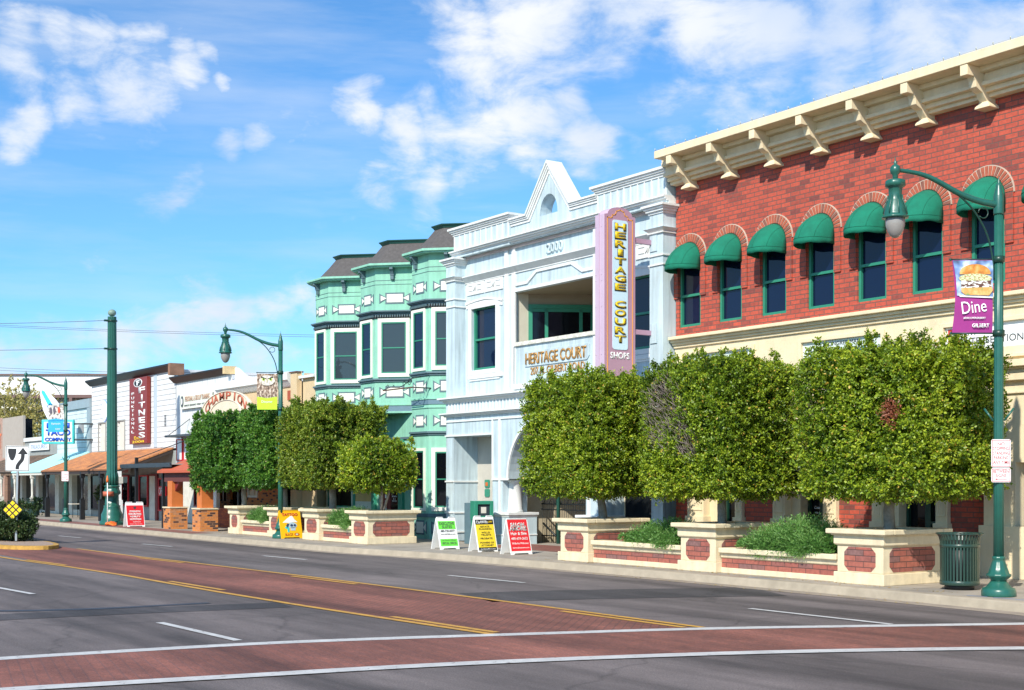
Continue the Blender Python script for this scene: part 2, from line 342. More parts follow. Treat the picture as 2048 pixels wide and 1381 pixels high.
def pieces(mb):
    """split a builder into far-apart pieces, each to become a part of its own"""
    n = len(mb.v); par = list(range(n))
    def find(i):
        while par[i] != i: par[i] = par[par[i]]; i = par[i]
        return i
    for f in mb.f:
        a = find(f[0])
        for i in f[1:]:
            b = find(i)
            if a != b: par[b] = a
    root = np.array([find(i) for i in range(n)]); P = np.array(mb.v)
    ids, inv = np.unique(root, return_inverse=True); k = len(ids)
    if k < 2 or k > 500: return [mb]
    lo = np.full((k, 3), 1e9); hi = np.full((k, 3), -1e9); np.minimum.at(lo, inv, P); np.maximum.at(hi, inv, P)
    size = (hi-lo).max(1); gap = np.maximum(0, np.maximum(lo[:, None]-hi[None], lo[None]-hi[:, None]))
    near = np.sqrt((gap**2).sum(2)) <= np.maximum(.02, .5*np.maximum(size[:, None], size[None]))
    comp = list(range(k)); done = [-1]*k; c = 0
    for i in range(k):
        if done[i] >= 0: continue
        st = [i]; done[i] = c
        while st:
            j = st.pop()
            for t in np.nonzero(near[j])[0]:
                if done[t] < 0: done[t] = c; st.append(t)
        c += 1
    if c < 2 or c > 90: return [mb]
    out = []
    for q in range(c):
        m2 = MB(); mp = {}
        for f, mi, sm in zip(mb.f, mb.mi, mb.sm):
            if done[inv[f[0]]] != q: continue
            for i in f:
                if i not in mp: mp[i] = len(m2.v); m2.v.append(mb.v[i])
            m2.f.append([mp[i] for i in f]); m2.mi.append(mi); m2.sm.append(sm)
        out.append(m2)
    return out
def tag(o, label, cat, group=None):
    o['label'] = label; o['category'] = cat
    if group: o['group'] = group
    return o
def setting(name, mb, m):
    o = mb.obj(name, m); o['kind'] = 'structure'; return o
class Thing:
    """an Empty at the thing's base; parts are given in world (or local) coordinates"""
    def __init__(s, name, label, cat, loc=(0, 0, 0), group=None):
        s.r = bpy.data.objects.new(name, None); COL.objects.link(s.r); s.r.location = loc; s.loc = loc
        s.r.empty_display_size = .3
        tag(s.r, label, cat, group)
    def part(s, name, mb, m, parent=None, bevel=0, label=None):
        got = pieces(mb)
        if len(got) > 1:
            first = None
            for q in got:
                o = q.obj(name, m, s.loc, parent or s.r, bevel); first = first or o
            return first
        o = mb.obj(name, m, s.loc, parent or s.r, bevel)
        if label: o['label'] = label
        return o
    def text(s, st, x, y, z, w, h, m, rz=0, ext=.006, name='lettering', parent=None, off=0, tilt=0, sy=0, label=None):
        me = text_mesh(st, w, h, m, ext, off)
        M = Matrix.Translation((x-s.loc[0], y-s.loc[1], z-s.loc[2])) @ Matrix.Rotation(rz, 4, 'Z') @ Matrix.Rotation(PI/2+tilt, 4, 'X') @ Matrix.Rotation(sy, 4, 'Z')
        me.transform(M)
        o = bpy.data.objects.new(name, me); COL.objects.link(o); o.parent = parent or s.r
        return o
def text_mesh(st, w, h, m, ext=.006, off=0):
    """letters centred on the origin, scaled to width w and height h"""
    cu = bpy.data.curves.new('lettering', 'FONT'); cu.body = st; cu.align_x = 'CENTER'; cu.align_y = 'CENTER'; cu.offset = off; cu.resolution_u = 3
    ob = bpy.data.objects.new('lettering', cu); COL.objects.link(ob)
    bpy.context.view_layer.update()
    me = bpy.data.meshes.new_from_object(ob.evaluated_get(bpy.context.evaluated_depsgraph_get()))
    bpy.data.objects.remove(ob); bpy.data.curves.remove(cu)
    co = np.empty(len(me.vertices)*3); me.vertices.foreach_get('co', co); co = co.reshape(-1, 3)
    lo, hi = co.min(0), co.max(0); c = (lo+hi)/2; sz = np.maximum(hi-lo, 1e-6)
    co = (co-c); co[:, 0] *= w/sz[0]; co[:, 1] *= h/sz[1]; co[:, 2] = 0
    me.vertices.foreach_set('co', co.ravel())
    b = bmesh.new(); b.from_mesh(me)
    if ext:
        r = bmesh.ops.extrude_face_region(b, geom=b.faces[:])
        for v in [g for g in r['geom'] if isinstance(g, bmesh.types.BMVert)]: v.co.z += ext
    bmesh.ops.recalc_face_normals(b, faces=b.faces[:]); b.to_mesh(me); b.free()
    me.materials.clear(); me.materials.append(m); me.name = 'lettering'
    return me
def copy_tree(o, parent=None):
    c = o.copy(); COL.objects.link(c); c.parent = parent
    for ch in o.children: copy_tree(ch, c)
    return c
def FM(x, y, z=0, a=0):
    """matrix of a wall face: local x along the wall, local -y outwards"""
    return Matrix.Translation((x, y, z)) @ Matrix.Rotation(a, 4, 'Z')
def oct_poly(x0, x1, z0, z1, c): return [(x0+c, z0), (x1-c, z0), (x1, z0+c), (x1, z1-c), (x1-c, z1), (x0+c, z1), (x0, z1-c), (x0, z0+c)]

# ================================================================== GROUND
def road_mat(name, base, brickish=None):
    m, t, p = _new(name); n, l = t.nodes, t.links
    tc = n.new('ShaderNodeTexCoord')
    def noise(scale, det, mapsc=None, rough=.6):
        v = tc.outputs['Object']
        if mapsc:
            mp = n.new('ShaderNodeMapping'); mp.inputs['Scale'].default_value = mapsc; l.new(v, mp.inputs['Vector']); v = mp.outputs[0]
        a = n.new('ShaderNodeTexNoise'); a.inputs['Scale'].default_value = scale; a.inputs['Detail'].default_value = det; a.inputs['Roughness'].default_value = rough
        l.new(v, a.inputs['Vector']); return a.outputs['Fac']
    def mr(v, a, b, c, d):
        r = n.new('ShaderNodeMapRange'); r.inputs['From Min'].default_value = a; r.inputs['From Max'].default_value = b; r.inputs['To Min'].default_value = c; r.inputs['To Max'].default_value = d
        l.new(v, r.inputs['Value']); return r.outputs[0]
    def mul(c, v):
        x = n.new('ShaderNodeMix'); x.data_type = 'RGBA'; x.blend_type = 'MULTIPLY'; x.inputs['Factor'].default_value = 1
        if hasattr(c, 'node'): l.new(c, x.inputs['A'])
        else: x.inputs['A'].default_value = (*c, 1)
        l.new(v, x.inputs['B']); return x.outputs['Result']
    if brickish:
        mo = (.19, .085, .07, 1) if brickish < .5 else (.135, .062, .052, 1)
        sx = n.new('ShaderNodeMapping'); sx.inputs['Rotation'].default_value = (0, 0, brickish); l.new(tc.outputs['Object'], sx.inputs['Vector'])
        b = n.new('ShaderNodeTexBrick'); b.inputs['Scale'].default_value = 1; b.inputs['Brick Width'].default_value = .24; b.inputs['Row Height'].default_value = .12; b.inputs['Mortar Size'].default_value = .008
        b.inputs['Color1'].default_value = (.275, .100, .068, 1); b.inputs['Color2'].default_value = (.225, .086, .062, 1); b.inputs['Mortar'].default_value = mo
        l.new(sx.outputs[0], b.inputs['Vector']); c = b.outputs['Color']
    else: c = base
    c = mul(c, mr(noise(.5, 6, (.13, 1.5, 1)), .34, .60, .42, 1.15))      # wheel tracks and oil along the lanes
    c = mul(c, mr(noise(.35, 5), .35, .65, .85, 1.12))
    c = mul(c, mr(noise(2.2, 8, (.5, 1, 1), .75), .3, .7, .82, 1.15))
    c = mul(c, mr(noise(55, 3), .3, .7, .62, 1.42))                        # aggregate
    c = mul(c, mr(noise(18, 5, None, .8), .35, .65, .86, 1.10))
    vo = n.new('ShaderNodeTexVoronoi'); vo.feature = 'DISTANCE_TO_EDGE'; vo.inputs['Scale'].default_value = .33
    wv = n.new('ShaderNodeTexNoise'); wv.inputs['Scale'].default_value = 1.6; wv.inputs['Detail'].default_value = 6; l.new(tc.outputs['Object'], wv.inputs['Vector'])
    wx = n.new('ShaderNodeMix'); wx.data_type = 'VECTOR'; wx.inputs['Factor'].default_value = .35; l.new(tc.outputs['Object'], wx.inputs['A']); l.new(wv.outputs['Color'], wx.inputs['B'])
    l.new(wx.outputs['Result'], vo.inputs['Vector'])
    c = mul(c, mr(vo.outputs['Distance'], .0, .010, .72 if not brickish else .9, 1))          # hairline cracks
    l.new(c, p.inputs['Base Color']); p.inputs['Roughness'].default_value = .82
    b = n.new('ShaderNodeBump'); b.inputs['Strength'].default_value = .5; b.inputs['Distance'].default_value = .01
    l.new(noise(90, 3), b.inputs['Height']); l.new(b.outputs[0], p.inputs['Normal'])
    return m
M_ASPH = road_mat("weathered_asphalt", (.155, .128, .120))
M_PATCH = road_mat("dark_asphalt_patch", (.070, .062, .062))
M_XBRICK = road_mat("crosswalk_brick_paving", None, .2)
M_MBRICK = road_mat("median_brick_paving", None, .785)
def paint(name, col, wear):
    m = mat(name, col, .7, .2, 3, .3, 70)
    t = m.node_tree; n, l = t.nodes, t.links; p = n['Principled BSDF']
    tc = n.new('ShaderNodeTexCoord'); a = n.new('ShaderNodeTexNoise'); a.inputs['Scale'].default_value = 9; a.inputs['Detail'].default_value = 9; a.inputs['Roughness'].default_value = .75
    l.new(tc.outputs['Object'], a.inputs['Vector'])
    r = n.new('ShaderNodeMapRange'); r.inputs['From Min'].default_value = .60-wear; r.inputs['From Max'].default_value = .70-wear; l.new(a.outputs['Fac'], r.inputs['Value'])
    x = n.new('ShaderNodeMix'); x.data_type = 'RGBA'; l.new(r.outputs[0], x.inputs['Factor'])
    src = p.inputs['Base Color'].links[0].from_socket; l.new(src, x.inputs['A']); x.inputs['B'].default_value = (.17, .13, .12, 1)
    l.new(x.outputs['Result'], p.inputs['Base Color']); return m
M_WLINE = paint("worn_white_road_paint", (.56, .55, .53), .03)
M_YLINE = paint("worn_yellow_road_paint", (.58, .31, .05), .05)

g = MB(); g.poly([(-900, -500, -.004), (500, -500, -.004), (500, 1500, -.004), (-900, 1500, -.004)])
setting("ground", g, mat("bare_ground", (.30, .24, .18), .95, .2, .3))
g = MB(); g.poly([(-400, -20, 0), (60, -20, 0), (60, 19.5, 0), (-400, 19.5, 0)])
setting("road", g, M_ASPH)
def ribbon(mb, pts, wd, z, side=0):
    """flat strip of width wd along pts; widening to +normal by side"""
    L_, R_ = [], []
    for i, p in enumerate(pts):
        a = Vector(pts[max(i-1, 0)]); b = Vector(pts[min(i+1, len(pts)-1)]); t = (b-a).normalized(); nn = Vector((-t.y, t.x))
        L_.append((*(Vector(p)+nn*wd*(.5+side)), z)); R_.append((*(Vector(p)-nn*wd*(.5-side)), z))
    for i in range(len(pts)-1): mb.poly([R_[i], R_[i+1], L_[i+1], L_[i]])
    return mb
def smooth(pts, k=3):
    P = [Vector(p) for p in pts]
    for _ in range(k):
        Q = [P[0]]
        for a, b in zip(P, P[1:]): Q += [a*.75+b*.25, a*.25+b*.75]
        Q.append(P[-1]); P = Q
    return [tuple(p) for p in P]
# crosswalk: two curved white lines with brick paving between
A_ = smooth([(-15.9,-12),(-15.75,0),(-15.62,3.7),(-15.46,5.1),(-15.28,6.6),(-14.87,8.12),(-14.28,9.8),(-13.43,12.3),(-12.2,14.7),(-11.26,16.5),(-10.9,17.3)])
B_ = smooth([(-13.5,-12),(-13.4,0),(-13.26,3.16),(-13.1,3.93),(-12.93,4.78),(-12.76,5.58),(-12.53,6.85),(-12.15,8.36),(-11.68,9.78),(-11.14,11.2),(-10.45,12.6),(-9.62,14.1),(-8.2,16.4),(-7.7,17.3)])
# dark trench patches across the lanes
g = MB(); ribbon(g, [(-20.2,-12),(-20.45,4.9),(-20.3,6.7),(-19.9,9.2)], .95, .004); setting("trench_patch", g, M_PATCH)
g = MB(); ribbon(g, [(-19.3,12.5),(-18.9,14.0),(-18.1,15.9),(-17.3,17.6)], 1.9, .004); setting("trench_patch", g, M_PATCH)
g = MB(); ribbon(g, smooth([(-24.5,-8),(-23.2,1.5),(-22.0,4.2),(-20.9,6.0),(-20.9,8.3)]), .22, .0055); setting("crack_seal", g, mat("tar_seal", (.035,.033,.036), .5, .2))
# brick turning lane between the yellow lines
g = MB(); g.poly([(-41.5, 9.0, .004), (-28.2, 9.3, .004), (-19.3, 9.36, .004), (-14.45, 9.66, .004), (-13.55, 12.35, .004), (-18.1, 12.45, .004), (-26.1, 12.3, .004), (-34.7, 11.85, .004), (-42.6, 11.75, .004)])
setting("brick_turning_lane", g, M_MBRICK)
g = MB(); n_ = 40
def at(P, t):
    f = t*(len(P)-1); i = min(int(f), len(P)-2); a, b = Vector(P[i]), Vector(P[i+1]); return a+(b-a)*(f-i)
for i in range(n_):
    a, b, c, d = at(A_, i/n_), at(A_, (i+1)/n_), at(B_, (i+1)/n_), at(B_, i/n_)
    g.poly([(*a, .008), (*b, .008), (*c, .008), (*d, .008)])
setting("brick_crosswalk", g, M_XBRICK)
g = MB(); ribbon(g, A_, .27, .012); ribbon(g, B_, .28, .012); setting("crosswalk_lines", g, M_WLINE)
g = MB()
ribbon(g, [(-60,8.3),(-36.85,8.79),(-34.8,8.86),(-32.15,9.08),(-28.19,9.25),(-25.64,9.25),(-22.75,9.26),(-19.3,9.36),(-16.7,9.5),(-14.45,9.64)], .13, .010)
for P in ([(-35.1,9.02),(-32.4,9.24)], [(-25.9,9.45),(-23.2,9.5)], [(-17.2,9.68),(-14.6,9.8)]): ribbon(g, P, .12, .010)
ribbon(g, [(-40.1,11.79),(-34.73,11.88),(-31.92,12.07),(-26.12,12.31),(-23.29,12.38),(-18.12,12.47),(-13.5,12.47)], .12, .010)
for P in ([(-34.4,11.7),(-31.6,11.88)], [(-25.84,12.1),(-23.06,12.18)], [(-16.45,12.25),(-13.65,12.27)]): ribbon(g, P, .12, .010)
setting("yellow_lane_lines", g, M_YLINE)
g = MB()
for P in ([(-59,13.7),(-56.5,13.8)], [(-50.2,14.05),(-47.9,14.2)], [(-42,14.42),(-39.8,14.6)], [(-33.4,14.8),(-31.1,14.97)], [(-24.1,14.95),(-21.5,15.1)], [(-15.1,14.95),(-12.3,14.93)],
          [(-36.5,5.8),(-33.8,5.9)], [(-27.1,6.12),(-24.3,6.36)], [(-18.35,6.55),(-15.7,6.62)]): ribbon(g, P, .12, .010)
setting("white_lane_dashes", g, M_WLINE)
# pavement, kerb, gutter
CURB = smooth([(-400,17.0),(-90,17.1),(-63,17.2),(-44,17.22),(-36,17.25),(-33.2,17.35),(-30.5,17.85),(-28,18.0),(-25,18.03),(-21.5,18.15),(-17.5,18.15),(-14,18.05),(-12.2,17.95),(-9,17.6),(20,17.5)], 2)
g = MB()
for a, b in zip(CURB, CURB[1:]): g.poly([(a[0], a[1]+.22, .15), (b[0], b[1]+.22, .15), (b[0], 24.6, .15), (a[0], 24.6, .15)])
o = setting("pavement", g, M_CONC)
t = M_CONC.node_tree; n, l = t.nodes, t.links; p = n['Principled BSDF']           # expansion joints
tc = n.new('ShaderNodeTexCoord'); b = n.new('ShaderNodeTexBrick'); b.offset = 0; b.inputs['Scale'].default_value = 1; b.inputs['Brick Width'].default_value = 1.5; b.inputs['Row Height'].default_value = 1.5; b.inputs['Mortar Size'].default_value = .012
b.inputs['Color1'].default_value = (1, 1, 1, 1); b.inputs['Color2'].default_value = (.9, .9, .9, 1); b.inputs['Mortar'].default_value = (.45, .42, .4, 1)
l.new(tc.outputs['Object'], b.inputs['Vector']); mx = n.new('ShaderNodeMix'); mx.data_type = 'RGBA'; mx.blend_type = 'MULTIPLY'; mx.inputs['Factor'].default_value = 1
src = p.inputs['Base Color'].links[0].from_socket; l.new(src, mx.inputs['A']); l.new(b.outputs['Color'], mx.inputs['B']); l.new(mx.outputs['Result'], p.inputs['Base Color'])
g = MB()
for (ax, ay), (bx, by) in zip(CURB, CURB[1:]):
    pr = [(0, 0), (.03, .13), (.06, .15), (.22, .152)]
    for (y0, z0), (y1, z1) in zip(pr, pr[1:]): g.poly([(ax, ay+y0, z0), (bx, by+y0, z0), (bx, by+y1, z1), (ax, ay+y1, z1)])
setting("kerb", g, M_KERB)
g = MB(); ribbon(g, [(x, y-.19) for x, y in CURB], .40, .005); setting("gutter", g, mat("gutter_concrete", (.33, .27, .21), .9, .3, 2, .3, 40))
g = MB(); g.poly([(-110, 17.45, .154), (-45.8, 17.47, .154), (-45.8, 18.35, .154), (-110, 18.3, .154)])
setting("brick_pavement_strip", g, brick("pavement_brick", [(0, (.33, .13, .10)), (1, (.24, .10, .08))], (.14, .09, .07), bw=.2, bh=.1, flat=True))
g = MB(); g.poly([(-32.3, 20.9, .154), (-25.2, 20.9, .154), (-25.2, 22.9, .154), (-32.3, 22.9, .154)])
setting("entrance_brick_paving", g, brick("entrance_paver_brick", [(0, (.30, .10, .07)), (1, (.22, .08, .06))], (.13, .08, .06), bw=.2, bh=.1, flat=True))
# utility spray marks
g = MB()
for k in range(9): ribbon(g, [(-19.8+k*.14, 18.30+.03*(k % 2)), (-19.72+k*.14, 18.36-.03*(k % 2))], .02, .157)
setting("red_spray_marks", g, mat("red_spray", (.6, .08, .06), .8))
g = MB()
for x in (-18.6, -18.2, -13.6, -13.1, -12.7): ribbon(g, [(x, 18.36), (x+.35, 18.42)], .03, .157)
setting("blue_spray_marks", g, mat("blue_spray", (.08, .25, .6), .8))
# island with worn yellow kerb
def island():
    pts = smooth([(-95,7.0),(-60,8.6),(-45,9.4),(-41.6,9.75),(-40.5,10.2),(-40.0,10.9),(-40.6,11.4),(-42,11.75),(-45,11.9),(-60,11.8),(-95,11.5)], 2)
    c = Vector((-55, 10.2)); inner = []
    for p in pts:
        v = Vector(p); d = Vector((max(-1, min(1, (v.x+43)/3)) if v.x > -46 else 0, v.y-10.5)); d.normalize() if d.length else None
        inner.append(tuple(v-d*.16))
    g = MB()
    for i in range(len(pts)-1):
        a, b, c_, d_ = pts[i], pts[i+1], inner[i+1], inner[i]
        g.poly([(*a, 0), (*b, 0), (b[0]*.999+inner[i+1][0]*.001, b[1], .11), (a[0], a[1], .11)]); g.poly([(*a, .11), (*b, .11), (*c_, .12), (*d_, .12)])
    setting("island_kerb", g, M_KYEL)
    g = MB(); g.poly([(*p, .122) for p in inner]); setting("gravel_island", g, M_GRAVEL)
island()

# ================================================================== RED BRICK BUILDING (right)
def body(T, x0, x1, y0, y1, z0, z1, m, name='side_wall', roofm=None, top=None):
    """side walls, back wall and flat roof behind a facade"""
    g = MB(); g.poly([(x0, y0, z0), (x0, y1, z0), (x0, y1, z1), (x0, y0, z1)]); g.poly([(x1, y0, z0), (x1, y1, z0), (x1, y1, z1), (x1, y0, z1)])
    g.poly([(x0, y1, z0), (x1, y1, z0), (x1, y1, z1), (x0, y1, z1)]); T.part(name, g, m)
    zt = z1-.3 if top is None else top
    g = MB(); g.poly([(x0, y0, zt), (x1, y0, zt), (x1, y1, zt), (x0, y1, zt)]); T.part('flat_roof', g, roofm or mat("pale_roofing", (.5, .48, .45), .9))
def sash(T, M, x0, x1, z0, z1, fr, rail, fm, gm, y0=-.03, yg=.03, name='window', parent=None, org=None):
    g = MB(); g.M = M
    g.frame(x0, x1, z0, z1, fr, y0, yg+.02)
    if rail: g.box(x0+fr, x1-fr, y0+.005, yg+.02, rail-.03, rail+.03)
    wdw = T.part(name, g, fm, parent)
    p = MB(); p.M = M; p.poly([(x0+fr*.5, yg, z0+fr*.5), (x1-fr*.5, yg, z0+fr*.5), (x1-fr*.5, yg, z1-fr*.5), (x0+fr*.5, yg, z1-fr*.5)])
    T.part('pane', p, gm, wdw)
    return wdw

BX0, BX1 = -25.46, -4.0
T = Thing('brick_building', 'red brick building with seven green awnings and a heavy cream cornice', 'building', (-16, 22.6, .15))
WX = [-24.94+1.4485*i for i in range(9)]
hol = [(x-.395, x+.395, 5.92, 7.64) for x in WX]
g = MB(); g.wall(BX0, BX1, 5.66, 9.56, 22.6, hol, .14); T.part('brick_wall', g, M_BRICK)
body(T, BX0, BX1, 22.6, 38, .15, 9.9, M_BRICK)
for i, x in enumerate(WX):
    M = FM(0, 22.6+.09)
    sash(T, M, x-.395, x+.395, 5.92, 7.66, .065, 6.71, M_GREEN, M_GLASS, -.05, .02)
    # brick surround: legs down to the meeting rail, then a fan of bricks
    g = MB(); z0, zc, r0, r1 = 6.66, 7.64, .41, .61
    g.cur = 1
    nseg = 22; arc = [(x+math.cos(PI*k/nseg)*(r0), zc+math.sin(PI*k/nseg)*r0) for k in range(nseg+1)]
    arc2 = [(x+math.cos(PI*k/nseg)*(r1+.012), zc+math.sin(PI*k/nseg)*(r1+.012)) for k in range(nseg+1)]
    for k in range(nseg):
        g.prism([arc[k], arc2[k], arc2[k+1], arc[k+1]], 22.572, 22.61)
    nb = 19
    g.cur = 0
    for k in range(nb):
        a, b = PI*(k+.15)/nb, PI*(k+.85)/nb
        g.cur = 0 if (k*7+i*3) % 5 else 2
        g.prism([(x+math.cos(a)*r0, zc+math.sin(a)*r0), (x+math.cos(a)*(r1-.008), zc+math.sin(a)*(r1-.008)), (x+math.cos(b)*(r1-.008), zc+math.sin(b)*(r1-.008)), (x+math.cos(b)*r0, zc+math.sin(b)*r0)], 22.556, 22.6)
    T.part('arch_surround', g, [mat("arch_brick", (.45, .11, .06), .8, .3, 9), mat("pale_mortar", (.54, .43, .34), .9, .2), mat("arch_brick_dark", (.27, .10, .07), .8, .3, 9)])
    g = MB()
    for s in (-1, 1): g.box(x+s*r0, x+s*(r1-.01), 22.56, 22.6, z0, zc)
    T.part('arch_leg', g, M_BRICK)
    # awning: quarter dome of canvas with a hanging valance
    g = MB(); g.smooth = True
    R, zr, pr = .425, 7.42, .68; na, nt = 20, 8; rings = []
    for t in range(nt+1):
        tt = t/nt*PI/2; ring = []
        for k in range(na+1):
            a = PI*k/na; ha = 7.60+R*math.sin(a)+.012; s_ = 1+.012*math.sin(a*6+i)*math.sin(tt)
            fo = math.sin(tt)*.62+t/nt*.38; fz = math.cos(tt)*.62+(1-t/nt)*.38
            ring.append((x+(R+.012*fo)*math.cos(a)*s_, 22.56-pr*math.sin(a)**.8*fo*s_, zr+(ha-zr)*fz))
        rings.append(ring)
    last = rings[-1]
    rings.append([(p[0], p[1]-.004, p[2]-.055+.006*math.sin(k*2.1+i)) for k, p in enumerate(last)])
    rings.append([(p[0], p[1], p[2]-.13+.010*math.sin(k*1.3+i*2)) for k, p in enumerate(last)])
    g.loft(rings, close=False); aw = T.part('awning', g, M_FABRIC)
    md = aw.modifiers.new('thickness', 'SOLIDIFY'); md.thickness = .008
    g = MB()
    for k in (5, 10, 15): g.tube([tuple(Vector(r[k])+Vector((0, -.001, .001))) for r in rings[:-2]], .005, 4)
    g.tube([tuple(Vector(p)+Vector((0, -.003, 0))) for p in last], .005, 4)
    T.part('seam', g, mat('awning_stitching', (.0015, .13, .078), .9), aw)
g = MB()
g.mold(BX0, BX1, 22.6, [(9.54, 9.62, .20), (9.62, 9.72, .30), (9.72, 9.80, .44), (9.80, 9.98, .36), (9.98, 10.08, .50)], ends=0)
g.box(-25.27, BX1, 21.70, 22.68, 10.08, 10.27); g.box(BX0+.01, -25.27, 22.1, 22.68, 10.08, 10.25)
T.part('cornice', g, M_CREAM, bevel=.012)
for i in range(14):
    xc = -24.76+1.434*i; g = MB()
    pf = [(22.62, 10.08), (21.72, 10.08), (21.72, 9.87), (21.94, 9.87), (21.98, 9.80), (22.00, 9.68), (22.10, 9.63), (22.20, 9.60), (22.27, 9.52), (22.35, 9.44), (22.35, 9.40), (22.62, 9.40)]
    g.prism(pf, xc-.085, xc+.085, 'x')
    g.loft([[(xc-.17, 22.62, 9.33), (xc+.17, 22.62, 9.33), (xc+.17, 22.28, 9.33), (xc-.17, 22.28, 9.33)], [(xc-.165, 22.62, 9.37), (xc+.165, 22.62, 9.37), (xc+.165, 22.29, 9.37), (xc-.165, 22.29, 9.37)], [(xc-.085, 22.62, 9.46), (xc+.085, 22.62, 9.46), (xc+.085, 22.34, 9.46), (xc-.085, 22.34, 9.46)]], caps=True)
    T.part('cornice_bracket', g, M_CREAM, bevel=.01)
g = MB()
for i in range(56):
    x = BX0+.2+.375*i
    if i == 0: g.tube([(BX0+.2, 21.71, 10.285), (BX0+20.6, 21.71, 10.285)], .004, 4)
    g.tube([(x, 21.76, 10.26), (x, 21.73, 10.32), (x+.03, 21.71, 10.325)], .008, 5); g.lathe([(.0, 10.30), (.016, 10.315), (0, 10.335)], x+.03, 21.70, 6)
T.part('string_lights', g, mat("clear_bulb", (.6, .6, .5), .2))
# cream ground-floor band and sign panels
g = MB(); g.wall(BX0, BX1, 3.45, 5.45, 22.56, [(-25.05, -22.70, 4.3, 5.19), (-21.12, -18.84, 4.45, 5.17), (-17.24, -14.75, 4.62, 5.14)], .05); T.part('sign_band', g, M_CREAM)
g = MB(); g.mold(BX0, BX1, 22.56, [(5.40, 5.47, .05), (5.47, 5.53, .10), (5.53, 5.60, .15), (5.60, 5.68, .24)], ends=0); T.part('ledge', g, M_CREAM, bevel=.012)
g = MB()
for a, b, c, d in [(-25.05, -22.70, 4.3, 5.19), (-21.12, -18.84, 4.45, 5.17), (-17.24, -14.75, 4.62, 5.14)]: g.frame(a-.09, b+.09, c-.09, d+.09, .09, 22.51, 22.562)
T.part('sign_frame', g, M_CREAM, bevel=.008)
for k, (a, b, c, d) in enumerate([(-25.05, -22.70, 4.3, 5.19), (-21.12, -18.84, 4.45, 5.17), (-17.24, -14.75, 4.62, 5.14)]):
    g = MB(); g.box(a, b, 22.59, 22.62, c, d); sg = T.part('sign_panel', g, M_SIGNW if k == 2 else mat("pale_grey_sign_face", (.72, .80, .76), .4))
    if k == 1:
        T.text("CONGRESSMAN", -19.95, 22.588, 5.085, 1.0, .085, M_GREYINK, parent=sg); T.text("MATT SALMON", -19.98, 22.588, 4.84, 1.85, .23, mat("sign_blue_ink", (.02, .22, .60), .4), off=.02, parent=sg)
    if k == 2:
        T.text("ART", -16.66, 22.588, 5.02, .36, .15, M_GREYINK, parent=sg); T.text("INTERSECTION", -16.14, 22.588, 4.82, 1.40, .14, M_GREYINK, parent=sg)
        q = MB(); q.box(-17.17, -16.90, 22.584, 22.59, 4.77, 5.10); T.part('logo_square', q, mat("logo_red", (.62, .06, .04), .5), sg)
        q = MB(); q.prism([(-17.035+.115*math.cos(t*PI/12), 4.935+.14*math.sin(t*PI/12)) for t in range(24)], 22.578, 22.584); q.cur = 1
        q.prism([(-17.035+.05*math.cos(t*PI/8), 4.935+.06*math.sin(t*PI/8)) for t in range(16)], 22.572, 22.578)
        q.prism([(-17.035, 4.80), (-17.02, 4.80), (-17.02, 5.07), (-17.035, 5.07)], 22.572, 22.578); T.part('logo_disc', q, [M_SIGNK, mat("logo_grey", (.4, .42, .42), .5)], sg)
# ground floor: piers, pilasters and dark shop windows
def pilaster(g, x0, x1, y=22.5, z1=3.45):
    g.box(x0, x1, y, 22.75, .15, z1); g.box(x0-.04, x1+.04, y-.04, 22.75, .15, 1.16)
    g.frame(x0+.04, x1-.04, 1.3, z1-.1, .045, y-.02, y+.01)
g = MB()
for a, b in [(-25.46, -24.93), (-23.0, -22.0), (-20.06, -19.07), (-17.12, -16.12), (-13.2, -12.2), (-8.5, -7.5)]: g.box(a, b, 22.6, 23, .15, 3.46)
T.part('brick_pier', g, M_BRICK)
for a, b in [(-24.93, -24.33), (-23.24, -23.0), (-21.99, -21.6), (-20.45, -20.06), (-19.07, -18.80), (-17.42, -17.12)]:
    g = MB(); pilaster(g, a+.005, b-.005); T.part('pilaster', g, M_CREAM, bevel=.006)
for a, b in [(-24.34, -23.22), (-21.62, -20.43), (-18.82, -17.40)]:
    g = MB(); g.box(a, a+.3, 22.72, 23.1, .15, 3.45); g.box(b-.1, b, 22.72, 23.1, .15, 3.45); g.box(a+.3, b-.1, 22.72, 23.1, 3.1, 3.45); T.part('recess_jamb', g, M_CREAM)
    M = FM(0, 23.0); dr = sash(T, M, a+.3, (a+b)/2+.15, .17, 3.1, .07, None, M_LAMPD, M_DARK, -.04, .03, 'shop_window')
    sash(T, M, (a+b)/2+.15, b-.1, .17, 3.1, .07, 1.15, M_LAMPD, M_DARK, -.04, .03, 'shop_door')
sd = T.text("Cuts Salon", -20.98, 23.028, 1.42, .38, .07, M_SIGNW); T.text("480-497-4020", -20.98, 23.028, 1.30, .34, .045, M_SIGNW)
# right-hand cream end bay with stepped trims and a deep opening
g = MB(); g.wall(-16.12, BX1, .15, 3.98, 22.3, [(-15.42, -13.4, 1.16, 2.38), (-11.8, -9.6, .3, 2.38)], .3)
g.poly([(-16.12, 22.3, .15), (-16.12, 22.62, .15), (-16.12, 22.62, 3.98), (-16.12, 22.3, 3.98)])
g.poly([(-16.12, 22.3, 3.98), (BX1, 22.3, 3.98), (BX1, 22.6, 3.98), (-16.12, 22.6, 3.98)])
T.part('end_bay_wall', g, M_CREAM)
g = MB(); g.mold(-16.0, BX1, 22.3, [(3.70, 3.74, .05), (3.95, 4.08, .12), (4.16, 4.2, .16), (4.2, 4.33, .26), (4.40, 4.46, .10)], ends=0); g.box(-16.0, BX1, 22.2, 22.6, 4.08, 4.16); g.box(-16.0, BX1, 22.28, 22.6, 4.33, 4.62)
g.box(-16.2, BX1, 22.24, 22.6, .15, 1.16)
T.part('end_bay_trim', g, M_CREAM, bevel=.008)
